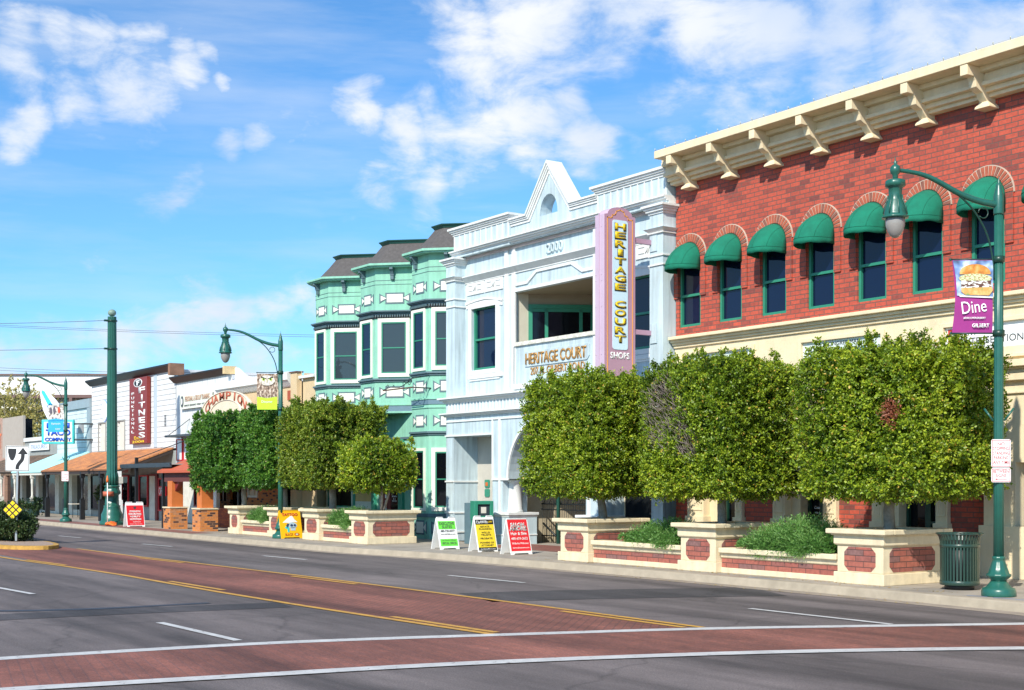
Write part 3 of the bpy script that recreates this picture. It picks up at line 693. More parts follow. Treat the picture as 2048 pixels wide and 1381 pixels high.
g = MB(); g.box(-15.42, -9.6, 22.6, 22.65, .3, 2.4); T.part('recess_back', g, M_DARK)  # near-black sheet gives the opening its dark depth

# ================================================================== PALE BLUE COURT BUILDING (middle)
HX0, HX1, HC = -35.95, -25.50, -30.72
T = Thing('court_building', 'pale blue and white stucco building with a pointed pediment and open balcony', 'building', (HC, 22.6, .15))
body(T, HX0, HX1, 22.75, 37, .15, 9.7, M_BLUE)
g = MB()
g.wall(HX0, HX1, 4.0, 9.2, 22.6, [(-35.05, -33.67, 5.5, 7.48), (-32.73, -28.71, 6.08, 7.69), (-27.77, -26.39, 5.5, 7.48)], .15)
T.part('upper_wall', g, M_BLUE)
# ground storey wall, with two doorways and the arched entrance
g = MB(); GY = 22.2
g.wall(HX0, -32.75, .15, 4.1, GY, [(-35.5, -33.29, .15, 3.44)], .9)
g.wall(-28.69, HX1, .15, 4.1, GY, [(-28.15, -25.95, .15, 3.44)], .9)
na = 24
for sgn in (0, 1):
    for k in range(na):
        a0, a1 = PI*k/na, PI*(k+1)/na
        if sgn == 0:
            p = [(HC-1.7*math.cos(a), 2.1+1.7*math.sin(a)) for a in (a0, a1)]
            g.poly([(p[0][0], GY, p[0][1]), (p[1][0], GY, p[1][1]), (p[1][0], GY, 4.1), (p[0][0], GY, 4.1)])
            g.poly([(p[0][0], GY, p[0][1]), (p[0][0], GY+.9, p[0][1]), (p[1][0], GY+.9, p[1][1]), (p[1][0], GY, p[1][1])])
for a, b in ((-32.75, HC-1.7), (HC+1.7, -28.69)):
    g.poly([(a, GY, 2.08), (b, GY, 2.08), (b, GY, 4.1), (a, GY, 4.1)]); g.poly([(a, GY, 2.08), (b, GY, 2.08), (b, GY+.9, 2.08), (a, GY+.9, 2.08)])
for x in (-32.75, -28.69): g.poly([(x, GY, .15), (x, GY+.9, .15), (x, GY+.9, 2.08), (x, GY, 2.08)])
T.part('ground_floor_wall', g, M_BLUE)
# alcove back wall, and a near-black sheet standing in for the unlit doorway
g = MB()
g.poly([(-36, GY+.9, .15), (-33.2, GY+.9, .15), (-33.2, GY+.9, 3.5), (-36, GY+.9, 3.5)]); T.part('alcove_wall', g, mat("putty_wall", (.52, .49, .43), .8, .08))
g = MB(); g.box(-28.2, -25.9, GY+.91, GY+.95, .15, 3.5); T.part('doorway_shade_sheet', g, M_DARK)
g = MB()
g.box(-33.3, -33.2, 23.1, 27.5, .15, 4.1); g.box(-28.2, -28.1, 23.1, 27.5, .15, 4.1); g.box(-33.3, -28.1, 27.5, 27.6, .15, 4.1); g.box(-33.3, -28.1, 23.1, 27.5, 4.0, 4.1)
T.part('entrance_passage', g, mat("beige_passage_plaster", (.55, .47, .33), .85, .1))
g = MB(); g.box(-33.1, -28.3, 27.42, 27.48, 1.25, 1.5); T.part('passage_band', g, M_SLATE)
# pedestals and columns flanking the arch
for s in (-1, 1):
    xa, xb = sorted((HC+s*2.57, HC+s*1.67)); xc = HC+s*1.98
    g = MB(); g.box(xa, xb, 22.19, 23.2, .15, 1.02); T.part('pedestal', g, M_BLUE)
    g = MB(); g.box(xa-.05, xb+.05, 22.13, 23.25, 1.02, 1.10); g.box(xa-.02, xb+.02, 22.165, 23.22, .41, .45); g.box(xa-.02, xb+.02, 22.165, 23.22, .97, 1.02); T.part('pedestal_cap', g, M_WHITE, bevel=.01)
    g = MB(); g.lathe([(.25, 1.10), (.25, 1.16), (.215, 1.19), (.205, 1.6), (.19, 1.98), (.23, 2.01), (.25, 2.08)], xc, 22.62, 24); T.part('column', g, M_WHITE)
# projecting corner pilasters above
for xa, xb in ((HX0, -35.43), (-26.02, HX1)):
    g = MB(); g.box(xa, xb, 22.2, 22.7, 4.66, 8.9); T.part('pilaster', g, M_BLUE)
    g = MB()
    g.mold(xa, xb, 22.2, [(8.84, 8.90, .03), (8.90, 8.96, .08), (8.96, 9.01, .12), (9.01, 9.07, .17), (8.34, 8.37, .05), (7.76, 7.80, .035), (7.52, 7.56, .035)])
    for z0, z1, p in [(8.84, 8.90, .03), (8.90, 8.96, .08), (8.96, 9.01, .12), (9.01, 9.07, .17), (8.34, 8.37, .05), (7.76, 7.80, .035), (7.52, 7.56, .035)]:
        g.box(xa-p, xb+p, 22.24, 22.61, z0, z1)
    T.part('pilaster_cap', g, M_WHITE, bevel=.006)
    g = MB()
    for (a, b, z0, z1) in ((xa, xb, 8.37, 8.47),):
        g.loft([[(a, 22.2, z0), (b, 22.2, z0), (b, 22.7, z0), (a, 22.7, z0)], [(a-.12, 22.08, z1), (b+.12, 22.08, z1), (b+.12, 22.7, z1), (a-.12, 22.7, z1)]], caps=True)
    T.part('pilaster_moulding', g, M_WHITE)
for x0 in (-26.02,):
    g = MB(); g.box(-25.98, -25.72, 22.17, 22.2, 7.9, 8.3); g.box(-25.98, -25.72, 22.17, 22.2, 5.55, 6.05); T.part('bracket_plate', g, M_BLUE)
# parapet with pediment
tri = [(-32.62, 9.1), (-28.38, 9.1), (-28.38, 9.80), (-29.60, 9.80), (-30.66, 11.12), (-31.72, 9.80), (-32.62, 9.80)]
hole = [(HC-.43, 9.70)]+[(HC-.43*math.cos(PI*k/14), 9.72+.56*math.sin(PI*k/14)) for k in range(15)]+[(HC+.43, 9.70)]
bm = bmesh.new()
def loop(pts, y):
    vs = [bm.verts.new((x, y, z)) for x, z in pts]; return vs, [bm.edges.new((vs[i], vs[(i+1) % len(vs)])) for i in range(len(vs))]
ov, oe = loop(tri, 22.42); hv, he = loop(hole, 22.42)
bmesh.ops.triangle_fill(bm, edges=oe+he, use_beauty=True)
r = bmesh.ops.extrude_face_region(bm, geom=bm.faces[:])
for v in [q for q in r['geom'] if isinstance(q, bmesh.types.BMVert)]: v.co.y += .42
bmesh.ops.recalc_face_normals(bm, faces=bm.faces[:])
me = bpy.data.meshes.new('pediment')
for v in bm.verts: v.co -= Vector((HC, 22.6, .15))
bm.to_mesh(me); bm.free(); me.materials.append(M_BLUE); o = bpy.data.objects.new('pediment', me); COL.objects.link(o); o.parent = T.r
g = MB()
def raked(g, pts, yf, steps):
    """moulding following a polyline in the facade plane; steps (offset0, offset1, projection) measured up from the line"""
    for o0, o1, pj in steps:
        off = []
        for o_ in (o0, o1):
            q = []
            for i, p in enumerate(pts):
                a = Vector(pts[max(i-1, 0)]); b = Vector(pts[i]); c = Vector(pts[min(i+1, len(pts)-1)])
                d1 = (b-a).normalized() if i else (c-b).normalized(); d2 = (c-b).normalized() if i < len(pts)-1 else d1
                n1_, n2_ = Vector((-d1.y, d1.x)), Vector((-d2.y, d2.x)); nn = (n1_+n2_).normalized(); k = o_/max(nn.dot(n1_), .3)
                q.append(b+nn*k)
            off.append(q)
        for i in range(len(pts)-1):
            g.prism([tuple(off[0][i]), tuple(off[0][i+1]), tuple(off[1][i+1]), tuple(off[1][i])], yf-pj, yf+.42)
line = [(-32.60, 9.70), (-31.66, 9.70), (-30.66, 10.98), (-29.66, 9.70), (-28.40, 9.70)]
raked(g, line, 22.42, [(-.075, -.01, .035), (.0, .05, .07), (.05, .10, .10), (.10, .15, .14)])
T.part('pediment_moulding', g, M_WHITE)
g = MB()
for xa, xb in ((-35.72, -32.62), (-28.38, -25.52)):
    g.box(xa, xb, 22.35, 22.8, 9.1, 9.86)
T.part('parapet_block', g, M_BLUE)
g = MB()
for xa, xb in ((-35.72, -32.62), (-28.38, -25.52)):
    for z0, z1, p in [(9.80, 9.86, .03), (9.86, 9.91, .07), (9.91, 9.965, .11), (9.965, 10.03, .16)]: g.box(xa-p, min(xb+p, -25.49), 22.35-p, 22.8, z0, z1)
    n = 10
    for k in range(n+1):
        x = xa+.02+(xb-xa-.07)*k/n; g.box(x, x+.035, 22.33, 22.36, 9.30, 9.80)
T.part('parapet_moulding', g, M_WHITE)
g = MB(); X_ = HX0
for z0, z1, p in [(9.12, 9.17, .10), (9.17, 9.22, .17), (9.22, 9.27, .23), (9.27, 9.31, .28)]: g.box(HX0+.1, HX1, 22.5-p, 22.66, z0, z1)
T.part('upper_cornice', g, M_WHITE)
g = MB(); g.box(-35.43, -26.02, 22.54, 22.62, 9.03, 9.13)
T.part('frieze_board', g, M_WHITE)
g = MB(); g.box(-35.4, -26.1, 22.52, 22.545, 9.07, 9.085)
for k in range(150):
    x = -35.4+k*.0625
    g.box(x, x+.02, 22.50, 22.545, 9.0, 9.07)
T.part('dentil_row', g, mat("faded_pink_dentil", (.62, .50, .46), .8))
g = MB()
g.prism([(22.62, 8.30), (22.56, 8.30), (22.40, 8.44), (22.40, 8.47), (22.62, 8.47)], -35.43, -26.02, 'x'); T.part('lower_cornice', g, M_WHITE)
g = MB(); g.box(-35.43, -26.02, 22.565, 22.61, 8.26, 8.30)
for x in (-33.16, -32.78, -28.82, -28.44): g.box(x, x+.16, 22.54, 22.61, 4.7, 8.28); g.box(x, x+.16, 22.54, 22.61, 8.47, 9.03)
g.box(-32.74, -28.70, 22.555, 22.61, 7.69, 7.78)
T.part('white_strip', g, M_WHITE, bevel=.005)
sw = [(-32.60, 7.92), (-32.02, 7.92), (-31.54, 8.20), (-29.84, 8.20), (-29.34, 7.92), (-28.80, 7.92)]
g = MB(); raked(g, sw, 22.60, [(-.05, .03, .045)]); T.part('swag_moulding', g, M_WHITE)
for xa, cx in ((-35.32, -34.26), (-28.06, -27.18)):
    g = MB()
    for a in (xa, xa+1.04): g.box(a, a+.98, 22.565, 22.605, 7.88, 8.25)
    T.part('relief_panel', g, M_WHITE, bevel=.006)
    g = MB()
    for a in (xa, xa+1.04):
        for dz in (.12, .28):
            g.box(a+.12, a+.36, 22.553, 22.567, 7.88+dz, 7.895+dz); g.box(a+.62, a+.86, 22.553, 22.567, 7.88+dz, 7.895+dz)
        g.tube([(a+.40, 22.56, 8.0), (a+.47, 22.555, 8.06), (a+.49, 22.555, 8.13)], .012, 5); g.tube([(a+.50, 22.56, 7.99), (a+.53, 22.555, 8.06), (a+.57, 22.555, 8.15)], .012, 5)
    T.part('scroll_relief', g, M_GREYTRIM)
    pts = [(xa-.05, 7.62), (xa+.5, 7.68), (xa+1.05, 7.70), (xa+1.5, 7.64), (xa+2.03, 7.54)]
    g = MB(); raked(g, pts, 22.6, [(-.03, .03, .06), (-.16, -.03, .03)]); T.part('window_hood', g, M_WHITE)
for xa, xb in ((-35.05, -33.67), (-27.77, -26.39)):
    g = MB(); g.frame(xa-.17, xb+.17, 5.36, 7.60, .17, 22.55, 22.61, .14); g.box(xa-.15, xb+.36 if xa < -30 else xb+.2, 22.53, 22.62, 5.23, 5.35); g.box(xa-.12, xb+.2, 22.56, 22.62, 5.17, 5.23)
    cs = T.part('window', g, M_WHITE, bevel=.006)
    sash(T, FM(0, 22.72), xa, xb, 5.5, 7.48, .08, 6.46, M_GREEN, M_GLASS, -.05, .03, 'sash', cs)
# balcony recess
g = MB()
MJ = mat("cream_balcony_plaster", (.70, .66, .54), .85, .06); MJD = mat("shade_toned_balcony_plaster", (.34, .29, .21), .85, .06)  # second plaster coloured darker to deepen the shade inside the balcony
g.poly([(-32.73, 22.75, 6.0), (-32.73, 23.13, 6.0), (-32.73, 23.13, 7.69), (-32.73, 22.75, 7.69)])
T.part('balcony_jamb', g, MJ); g = MB()
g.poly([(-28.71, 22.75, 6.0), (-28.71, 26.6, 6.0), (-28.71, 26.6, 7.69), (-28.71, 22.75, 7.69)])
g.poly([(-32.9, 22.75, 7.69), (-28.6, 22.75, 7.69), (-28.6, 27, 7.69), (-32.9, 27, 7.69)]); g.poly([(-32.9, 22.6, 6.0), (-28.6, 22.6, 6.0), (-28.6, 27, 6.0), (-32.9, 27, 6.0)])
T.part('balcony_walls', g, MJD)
M = FM(-32.73, 23.13, 0, math.atan2(.87, .5))
g = MB(); g.M = M; g.box(0, 4.4, 0, .05, 7.36, 7.70); T.part('balcony_header', g, MJD)
g = MB(); g.M = M; g.frame(0, 4.4, 6.0, 7.38, .12, -.05, .06); g.box(.12, 4.3, -.02, .05, 7.16, 7.27)
for x in (.5, 1.55, 1.9, 3.0, 3.3): g.box(x, x+.1, -.02, .05, 6.0, 7.3)
bw_ = T.part('balcony_window', g, M_GREEN)
p = MB(); p.M = M; p.box(.1, 4.3, .04, .055, 6.0, 7.2); T.part('pane', p, M_DARK, bw_)
g = MB(); g.box(-32.60, -28.70, 22.50, 22.70, 6.06, 6.17); T.part('balcony_rail', g, mat("peeling_white_rail", (.72, .69, .60), .8, .35, 8, .3))
g = MB(); g.box(-32.62, -28.68, 22.565, 22.6, 4.92, 6.06); T.part('balcony_front', g, M_BLUE)
g = MB(); g.box(-32.66, -28.66, 22.50, 22.6, 4.78, 4.92); g.box(-32.66, -32.58, 22.54, 22.6, 4.92, 6.06); T.part('balcony_trim', g, M_WHITE)
g = MB(); g.prism([(-32.08, 5.41), (-29.08, 5.41), (-28.98, 5.52), (-28.98, 5.84), (-29.02, 5.86), (-32.08, 5.86)], 22.53, 22.566); pl = T.part('name_board', g, M_BLUE, bevel=.006)
T.text("HERITAGE COURT", -30.55, 22.53, 5.635, 2.92, .33, M_GOLD, ext=.03, parent=pl, off=.01)
T.text("207 N. GILBERT ROAD", -30.50, 22.565, 5.265, 2.60, .22, M_GOLD, ext=.025, off=.005)
T.text("2000", -30.63, 22.6, 8.76, .78, .30, M_BLUE, ext=.05, off=.03)
# belt course with little balusters between two cornices
g = MB()
for z0, z1, p in [(4.52, 4.57, .08), (4.57, 4.62, .16), (4.62, 4.67, .22), (4.06, 4.10, .06), (4.10, 4.14, .12), (4.14, 4.18, .18)]: g.box(HX0-p, HX1, 22.2-p, 22.62, z0, z1)
g.box(HX0-.02, HX1, 22.165, 22.2, 3.89, 3.93)
T.part('belt_cornice', g, M_WHITE)
g = MB(); g.box(HX0, HX1, 22.19, 22.62, 4.18, 4.52); T.part('belt_wall', g, M_BLUE)
g = MB()
for k in range(58):
    x = HX0+.18+k*.18; g.box(x, x+.045, 22.16, 22.2, 4.2, 4.49)
g.box(HX0, HX1, 22.165, 22.2, 4.49, 4.52); T.part('belt_baluster', g, M_WHITE)
g = MB()
g.box(HX0-.03, -33.29, 22.16, 22.21, 3.44, 3.49)
for z in (1.02, .41, 2.0): g.box(HX0-.03, -35.5, 22.165, 22.2, z, z+.05); g.box(-35.5, -35.465, 22.2, 23.1, z, z+.05)
g.box(-33.29, -32.4, 22.16, 22.2, 2.06, 2.12); g.box(HC+1.68, -28.1, 22.16, 22.2, 2.06, 2.12)
g.box(-33.29, -33.24, 22.165, 22.2, 2.12, 3.89); g.box(-32.93, -32.83, 22.165, 22.2, 1.1, 3.89); g.box(-28.6, -28.5, 22.165, 22.2, 1.1, 3.89)
for k in range(24):
    a0, a1 = PI*k/24, PI*(k+1)/24
    q = [(HC-r*math.cos(a), 2.12+r*math.sin(a)) for r, a in ((1.7, a0), (1.78, a0), (1.78, a1), (1.7, a1))]; g.prism(q, 22.16, 22.2)
T.part('ground_floor_trim', g, M_WHITE)
g = MB(); g.box(-33.28, -32.95, 22.19, 22.2, .45, 2.0)
# green notice plaques in the left alcove
for (a, z) in ((-35.05, 1.95), (-35.05, 1.66), (-34.60, 1.80)):
    q = MB(); q.prism(oct_poly(a, a+.27, z-.12, z+.13, .03), 23.07, 23.1); T.part('notice_plaque', q, M_GREEN)
q = MB(); q.prism(oct_poly(-34.99, -34.86, 1.88, 2.0, .02), 23.06, 23.07); T.part('plaque_emblem', q, mat("plaque_orange", (.6, .14, .03), .5))

# iron fence and gate inside the entrance arch
T = Thing('iron_gate', 'black iron gate of thin looped bars inside the arched entrance', 'gate', (-30.7, 23.9, .15))
g = MB()
for z in (.35, 1.15, 1.32): g.box(-33.1, -28.3, 23.88, 23.92, z, z+.035)
for k in range(44):
    x = -33.05+k*.11; g.tube([(x, 23.9, .15), (x, 23.9, 1.42)], .008, 5)
for k in range(16):
    x = -33.0+k*.3; g.tube([(x+.13+.13*math.cos(a), 23.9, 1.35+.13*math.sin(a)) for a in [PI*i/8 for i in range(9)]], .010, 5)
    g.tube([(x+.10+.10*math.cos(a), 23.87, .55+.12*math.sin(a)) for a in [PI*i/8 for i in range(9)]], .010, 5)
T.part('bars', g, M_IRON)
g = MB(); g.lathe([(.06, .15), (.06, 1.62), (.08, 1.64), (.03, 1.68), (.045, 1.74), (0, 1.80)], -32.05, 23.75, 12); T.part('post', g, M_LAMP)
g = MB(); g.tube([(-32.9, 23.80, .75), (-32.1, 23.7, .38)], .03, 6); T.part('brace', g, M_IRON)

# projecting vertical blade sign
T = Thing('blade_sign', 'tall mauve vertical sign with stacked yellow letters on the pale blue building', 'sign', (-26.37, 21.4, 4.6))
prof = [(20.86, 4.6), (21.87, 4.6), (21.87, 8.72), (21.80, 8.72)]+[(21.365+.39*math.cos(PI*k/12), 8.72+.17*math.sin(PI*k/12)+.02) for k in range(13)]+[(20.93, 8.72), (20.86, 8.72)]
prof = [(20.86, 4.6), (21.87, 4.6), (21.87, 8.70)]+[(21.365+.40*math.cos(PI*k/12), 8.72+.19*math.sin(PI*k/12)) for k in range(13)]+[(20.86, 8.70)]
g = MB(); g.prism(prof, -26.56, -26.20, 'x'); T.part('cabinet', g, M_PINKL, bevel=.008)
g = MB(); g.prism([(20.87+(y-20.86)*.98, z-.004) for y, z in prof], -26.21, -26.188, 'x'); T.part('face', g, M_PINK)
g = MB(); g.box(-26.39, -26.37, 20.835, 20.87, 4.6, 8.73)
for z in (5.2, 6.4, 7.05, 7.2, 8.4):
    for x in (-26.52, -26.30): g.lathe([(0, z-.012), (.018, z), (0, z+.012)], x, 20.855, 6)
T.part('edge_seam', g, M_PINKL)
g = MB()
ol = [(20.96, 4.7), (20.96, 8.62), (21.10, 8.62), (21.12, 8.69), (21.21, 8.71), (21.25, 8.80), (21.365, 8.84), (21.48, 8.80), (21.52, 8.71), (21.61, 8.69), (21.63, 8.62), (21.77, 8.62), (21.77, 4.7)]
for a, b in zip(ol, ol[1:]):
    d = (Vector(b)-Vector(a)).normalized()*.012; nn = Vector((-d.y, d.x))
    g.prism([tuple(Vector(a)-d+nn), tuple(Vector(a)-d-nn), tuple(Vector(b)+d-nn), tuple(Vector(b)+d+nn)], -26.189, -26.180, 'x')
T.part('orange_outline', g, M_ORLINE)
g = MB(); z0, z1, ya, yb, c = 5.33, 8.58, 21.12, 21.61, .07
pts = []
for (cy, cz, a0) in ((ya+c, z0+c, PI), (yb-c, z0+c, 1.5*PI), (yb-c, z1-c, 0), (ya+c, z1-c, .5*PI)):
    pts += [(cy+c*math.cos(a0+k*PI/8), cz+c*math.sin(a0+k*PI/8)) for k in range(5)]
g.prism(pts, -26.189, -26.176, 'x'); panel = T.part('letter_panel', g, M_SKYP)
z = 8.42
for ch in "HERITAGE COURT":
    if ch != ' ':
        wd = .15 if ch == 'I' else .33
        T.text(ch, -26.170, 21.365, z-.010, wd+.045, .195, M_SIGNK, rz=PI/2, ext=.004, parent=panel, off=.03)
        T.text(ch, -26.163, 21.358, z, wd, .16, M_YEL, rz=PI/2, ext=.006, parent=panel, off=.03)
        if ch in 'IT' and True:
            pass
    z -= .2165
T.text("SHOPS", -26.186, 21.365, 5.18, .62, .17, M_SIGNW, rz=PI/2, parent=T.r, off=.03)
g = MB()
for z in (8.08, 5.76): g.box(-26.32, -26.22, 21.87, 22.44, z, z+.12)
T.part('mounting_arm', g, M_PINK)
T.r.location += Vector((.3, -.25, 0))

# ================================================================== MINT GREEN BAY-FRONTED BUILDING
T = Thing('bay_fronted_building', 'mint green building with three faceted bays and grey-brown mansard tops', 'building', (-41, 23.1, .15))
WY = 23.12
g = MB(); g.wall(-46.2, -36.0, .15, 9.5, WY, [], .1); T.part('facade_wall', g, M_MINT)
body(T, -46.2, -36.0, WY+.05, 36, .15, 9.9, M_MINT)
g = MB(); g.box(-46.15, -35.98, 23.9, 24.3, 9.5, 10.38); T.part('mansard_slope', g, M_SHINGLE)
g = MB(); g.box(-46.2, -35.96, 23.8, 24.4, 10.38, 10.50); T.part('roof_edge', g, M_RIM)
FWD = 1.07; CH = 1.301
def bowtie(g, x0, x1, z0, z1, e=0):
    """white tablet between two triangles; each shape is outlined by a slate one behind it"""
    h = (z1-z0); t = min(.24*(x1-x0), .26); o = .055
    a, b = x0+t*.9, x1-t*.9; zm = (z0+z1)/2
    g.cur = 1
    g.prism([(a-o, z0-o), (b+o, z0-o), (b+o, z1+o), (a-o, z1+o)], -.012, .0)
    g.prism([(x0-o, z0-o*.6), (a+o*.5, zm), (x0-o, z1+o*.6)], -.016, .0); g.prism([(x1+o, z0-o*.6), (x1+o, z1+o*.6), (b-o*.5, zm)], -.016, .0)
    g.cur = 0
    g.prism([(a, z0), (b, z0), (b, z1), (a, z1)], -.020, .0)
    g.prism([(x0, z0+.045), (a-.01, zm), (x0, z1-.045)], -.024, .0); g.prism([(x1, z0+.045), (x1, z1-.045), (b+.01, zm)], -.024, .0)
def bay(x0, full):
    fr = [(FM(x0, 22.2), FWD), (FM(x0+FWD, 22.2, 0, PI/4), CH), (FM(x0-.92, WY, 0, -PI/4), CH)]
    plan = [(x0-.92, WY), (x0, 22.2), (x0+FWD, 22.2), (x0+FWD+.92, WY)]
    def off(d):   # plan pushed outwards by d
        k = d*math.tan(PI/8)
        return [(x0-.92-d*1.414, WY), (x0-k, 22.2-d), (x0+FWD+k, 22.2-d), (x0+FWD+.92+d*1.414, WY)]
    zb = .15 if full else 4.45
    def slab(g, d, z0, z1): g.prism(off(d), z0, z1, 'z')
    g = MB(); g.prism(plan, zb, 9.5, 'z'); T.part('bay_wall', g, M_MINT)
    g = MB(); slab(g, .32, 9.48, 9.56); slab(g, .26, 9.43, 9.48); T.part('bay_eave', g, M_MINT, bevel=.01)
    base = off(-.02)+[(x0+FWD+.92, 24.0), (x0-.92, 24.0)]
    top = [(x0-.25, 23.75), (x0+.28, 22.92), (x0+.85, 22.92), (x0+1.75, 23.82), (x0+1.75, 24.05), (x0-.25, 24.05)]
    g = MB(); g.loft([[(p[0], p[1], 9.56) for p in base], [(p[0]*.35+q[0]*.65, p[1]*.35+q[1]*.65, 10.08) for p, q in zip(base, top)], [(p[0], p[1], 10.40) for p in top]], caps=True); T.part('mansard_roof', g, M_SHINGLE)
    def grow(P, d): c = Vector((x0+.6, 23.7)); return [tuple(Vector(p)+(Vector(p)-c).normalized()*d) for p in P]
    g = MB(); g.loft([[(*p, 10.39) for p in grow(top, .03)], [(*p, 10.43) for p in grow(top, .06)], [(*p, 10.48) for p in grow(top, .13)], [(*p, 10.51) for p in grow(top, .14)]], caps=True); T.part('roof_rim', g, M_RIM)
    g = MB(); slab(g, .012, 9.0, 9.012); slab(g, .012, 8.855, 8.867); T.part('groove_line', g, M_SLATE)
    g = MB(); slab(g, .17, 7.90, 7.95); slab(g, .12, 7.86, 7.90); slab(g, .05, 7.80, 7.86); T.part('dentil_cornice', g, M_SLATE, bevel=.006)
    g = MB(); slab(g, .03, 7.68, 7.80)
    dn = MB()
    for M, wd in fr:
        dn.M = M; n = int(wd/.085)
        for k in range(n): dn.box(k*wd/n+.02, k*wd/n+.055, -.10, -.02, 7.73, 7.80)
    T.part('dentil_back', g, M_BLACK); T.part('dentils', dn, M_SLATE)
    g = MB(); slab(g, .10, 5.54, 5.60); slab(g, .05, 5.48, 5.54); T.part('sill_band', g, M_SLATE, bevel=.006)
    # brackets under the eaves
    for M, wd in fr:
        for xx in ((.30,) if wd < 1.2 else (.62,)):
            g = MB(); g.M = M
            g.prism([(.0, 9.45), (-.24, 9.45), (-.24, 9.36), (-.16, 9.30), (-.10, 9.20), (-.10, 9.02), (0, 9.02)], xx-.06, xx+.06, 'x')
            g.box(xx-.075, xx+.075, -.12, 0, 9.17, 9.20); T.part('eave_bracket', g, M_SLATE, bevel=.005)
    lv = [(8.24, 8.52), (4.98, 5.28)] + ([(3.86, 4.16)] if full else [])
    for M, wd in fr:
        for z0, z1 in lv:
            g = MB(); g.M = M; bowtie(g, .14 if wd < 1.2 else .20, wd-.16 if wd < 1.2 else wd-.10, z0, z1); T.part('panel_ornament', g, [M_BWHITE, M_SLATE])
        wn = [(5.65, 7.68, 6.66)] + ([(1.06, 3.12, 2.10)] if full else [])
        for z0, z1, rl in wn:
            a, b = (.06, .90) if wd < 1.2 else (.10, wd-.06)
            g = MB(); g.M = M; cz = .095 if wd < 1.2 else .13; g.frame(a, b, z0, z1, cz, -.055, .0); w_ = T.part('window', g, M_BWHITE, bevel=.004)
            g = MB(); g.M = M; g.frame(a+cz, b-cz, z0+cz, z1-cz, .045, -.045, .0); g.box(a+cz+.045, b-cz-.045, -.035, 0, rl-.02, rl+.02); T.part('sash', g, M_GREEN, w_)
            g = MB(); g.M = M; g.box(a+cz+.03, b-cz-.03, -.012, 0, z0+cz+.03, z1-cz-.03); T.part('pane', g, M_GLASSG if z0 > 4 and wd > 1.2 else (M_GLASS if z0 > 4 else M_DARK), w_)
    if full:
        g = MB(); slab(g, .05, 4.70, 4.75); slab(g, .03, 4.42, 4.46); T.part('green_fillet', g, M_MINT)
        g = MB(); slab(g, .025, 4.54, 4.70); T.part('slate_blue_band', g, mat("blue_grey_band", (.13, .22, .28), .6, .1))
        g = MB(); slab(g, .10, 3.60, 3.66); slab(g, .05, 3.54, 3.60); slab(g, .06, .86, .98); T.part('lower_band', g, M_SLATE)
        for M, wd in fr:
            g = MB(); g.M = M; bowtie(g, .14, wd-.16, .34, .70); T.part('panel_ornament', g, [M_BWHITE, M_SLATE])
    else:
        g = MB(); slab(g, .05, 4.66, 4.70); slab(g, .06, 4.40, 4.46); T.part('green_fillet', g, M_MINT)
        g = MB(); slab(g, .025, 4.46, 4.66); T.part('slate_blue_band', g, mat("blue_grey_band", (.13, .22, .28), .6, .1))
for i, x0 in enumerate((-45.30, -41.70, -38.10)): bay(x0, i == 2)
# string lights on the roof rims, and ground-floor shopfront below the bays
g = MB(); g.box(-46.2, -39.1, 23.06, 23.12, 3.50, 3.58); T.part('lower_band', g, M_SLATE)
g = MB()
for a, b in ((-47.0, -43.9),): g.frame(a+.9, b, .95, 2.5, .12, 23.04, 23.12)
g.box(-45.62, -45.50, 23.04, 23.12, 1.07, 2.4); w_ = T.part('window', g, M_BWHITE)
g = MB(); g.frame(-45.98, -45.62, 1.07, 2.38, .05, 23.05, 23.1); g.frame(-45.50, -44.02, 1.07, 2.38, .05, 23.05, 23.1); T.part('sash', g, M_GREEN, w_)
g = MB(); g.box(-45.98, -44.02, 23.08, 23.11, 1.1, 2.35); T.part('pane', g, M_DARK, w_)
g = MB(); g.box(-43.90, -43.72, 23.02, 23.12, .15, 3.5); g.box(-42.45, -42.2, 23.02, 23.12, .15, 3.5); g.box(-40.5, -40.2, 23.02, 23.12, .15, 3.5); T.part('pier', g, M_TGREEN)
g = MB(); g.box(-43.72, -42.45, 23.05, 23.12, 1.3, 1.75); T.part('yellow_panel', g, mat("yellow_plywood", (.72, .5, .2), .7))
g = MB(); g.box(-43.72, -42.45, 23.045, 23.12, .95, 1.3); T.part('white_panel', g, M_BWHITE)
g = MB(); g.box(-43.72, -42.45, 23.05, 23.12, .15, .95); T.part('brick_panel', g, M_ORED)
g = MB(); g.box(-41.75, -41.10, 23.06, 23.12, .17, 2.6); dr = T.part('door', g, M_DRED)
k = 0
for ch in "AMIMI":
    T.text(ch, -41.42, 23.055, 1.92-.21*k, .10, .13, M_SIGNW, parent=dr); k += 1
g = MB(); g.box(-41.05, -40.55, 23.07, 23.12, .95, 2.4); w_ = T.part('window', g, M_DARK)
T.text("MON-FRI\n10 - 6\nSAT 10-4", -40.82, 23.065, 1.42, .3, .22, M_SIGNW, parent=w_)

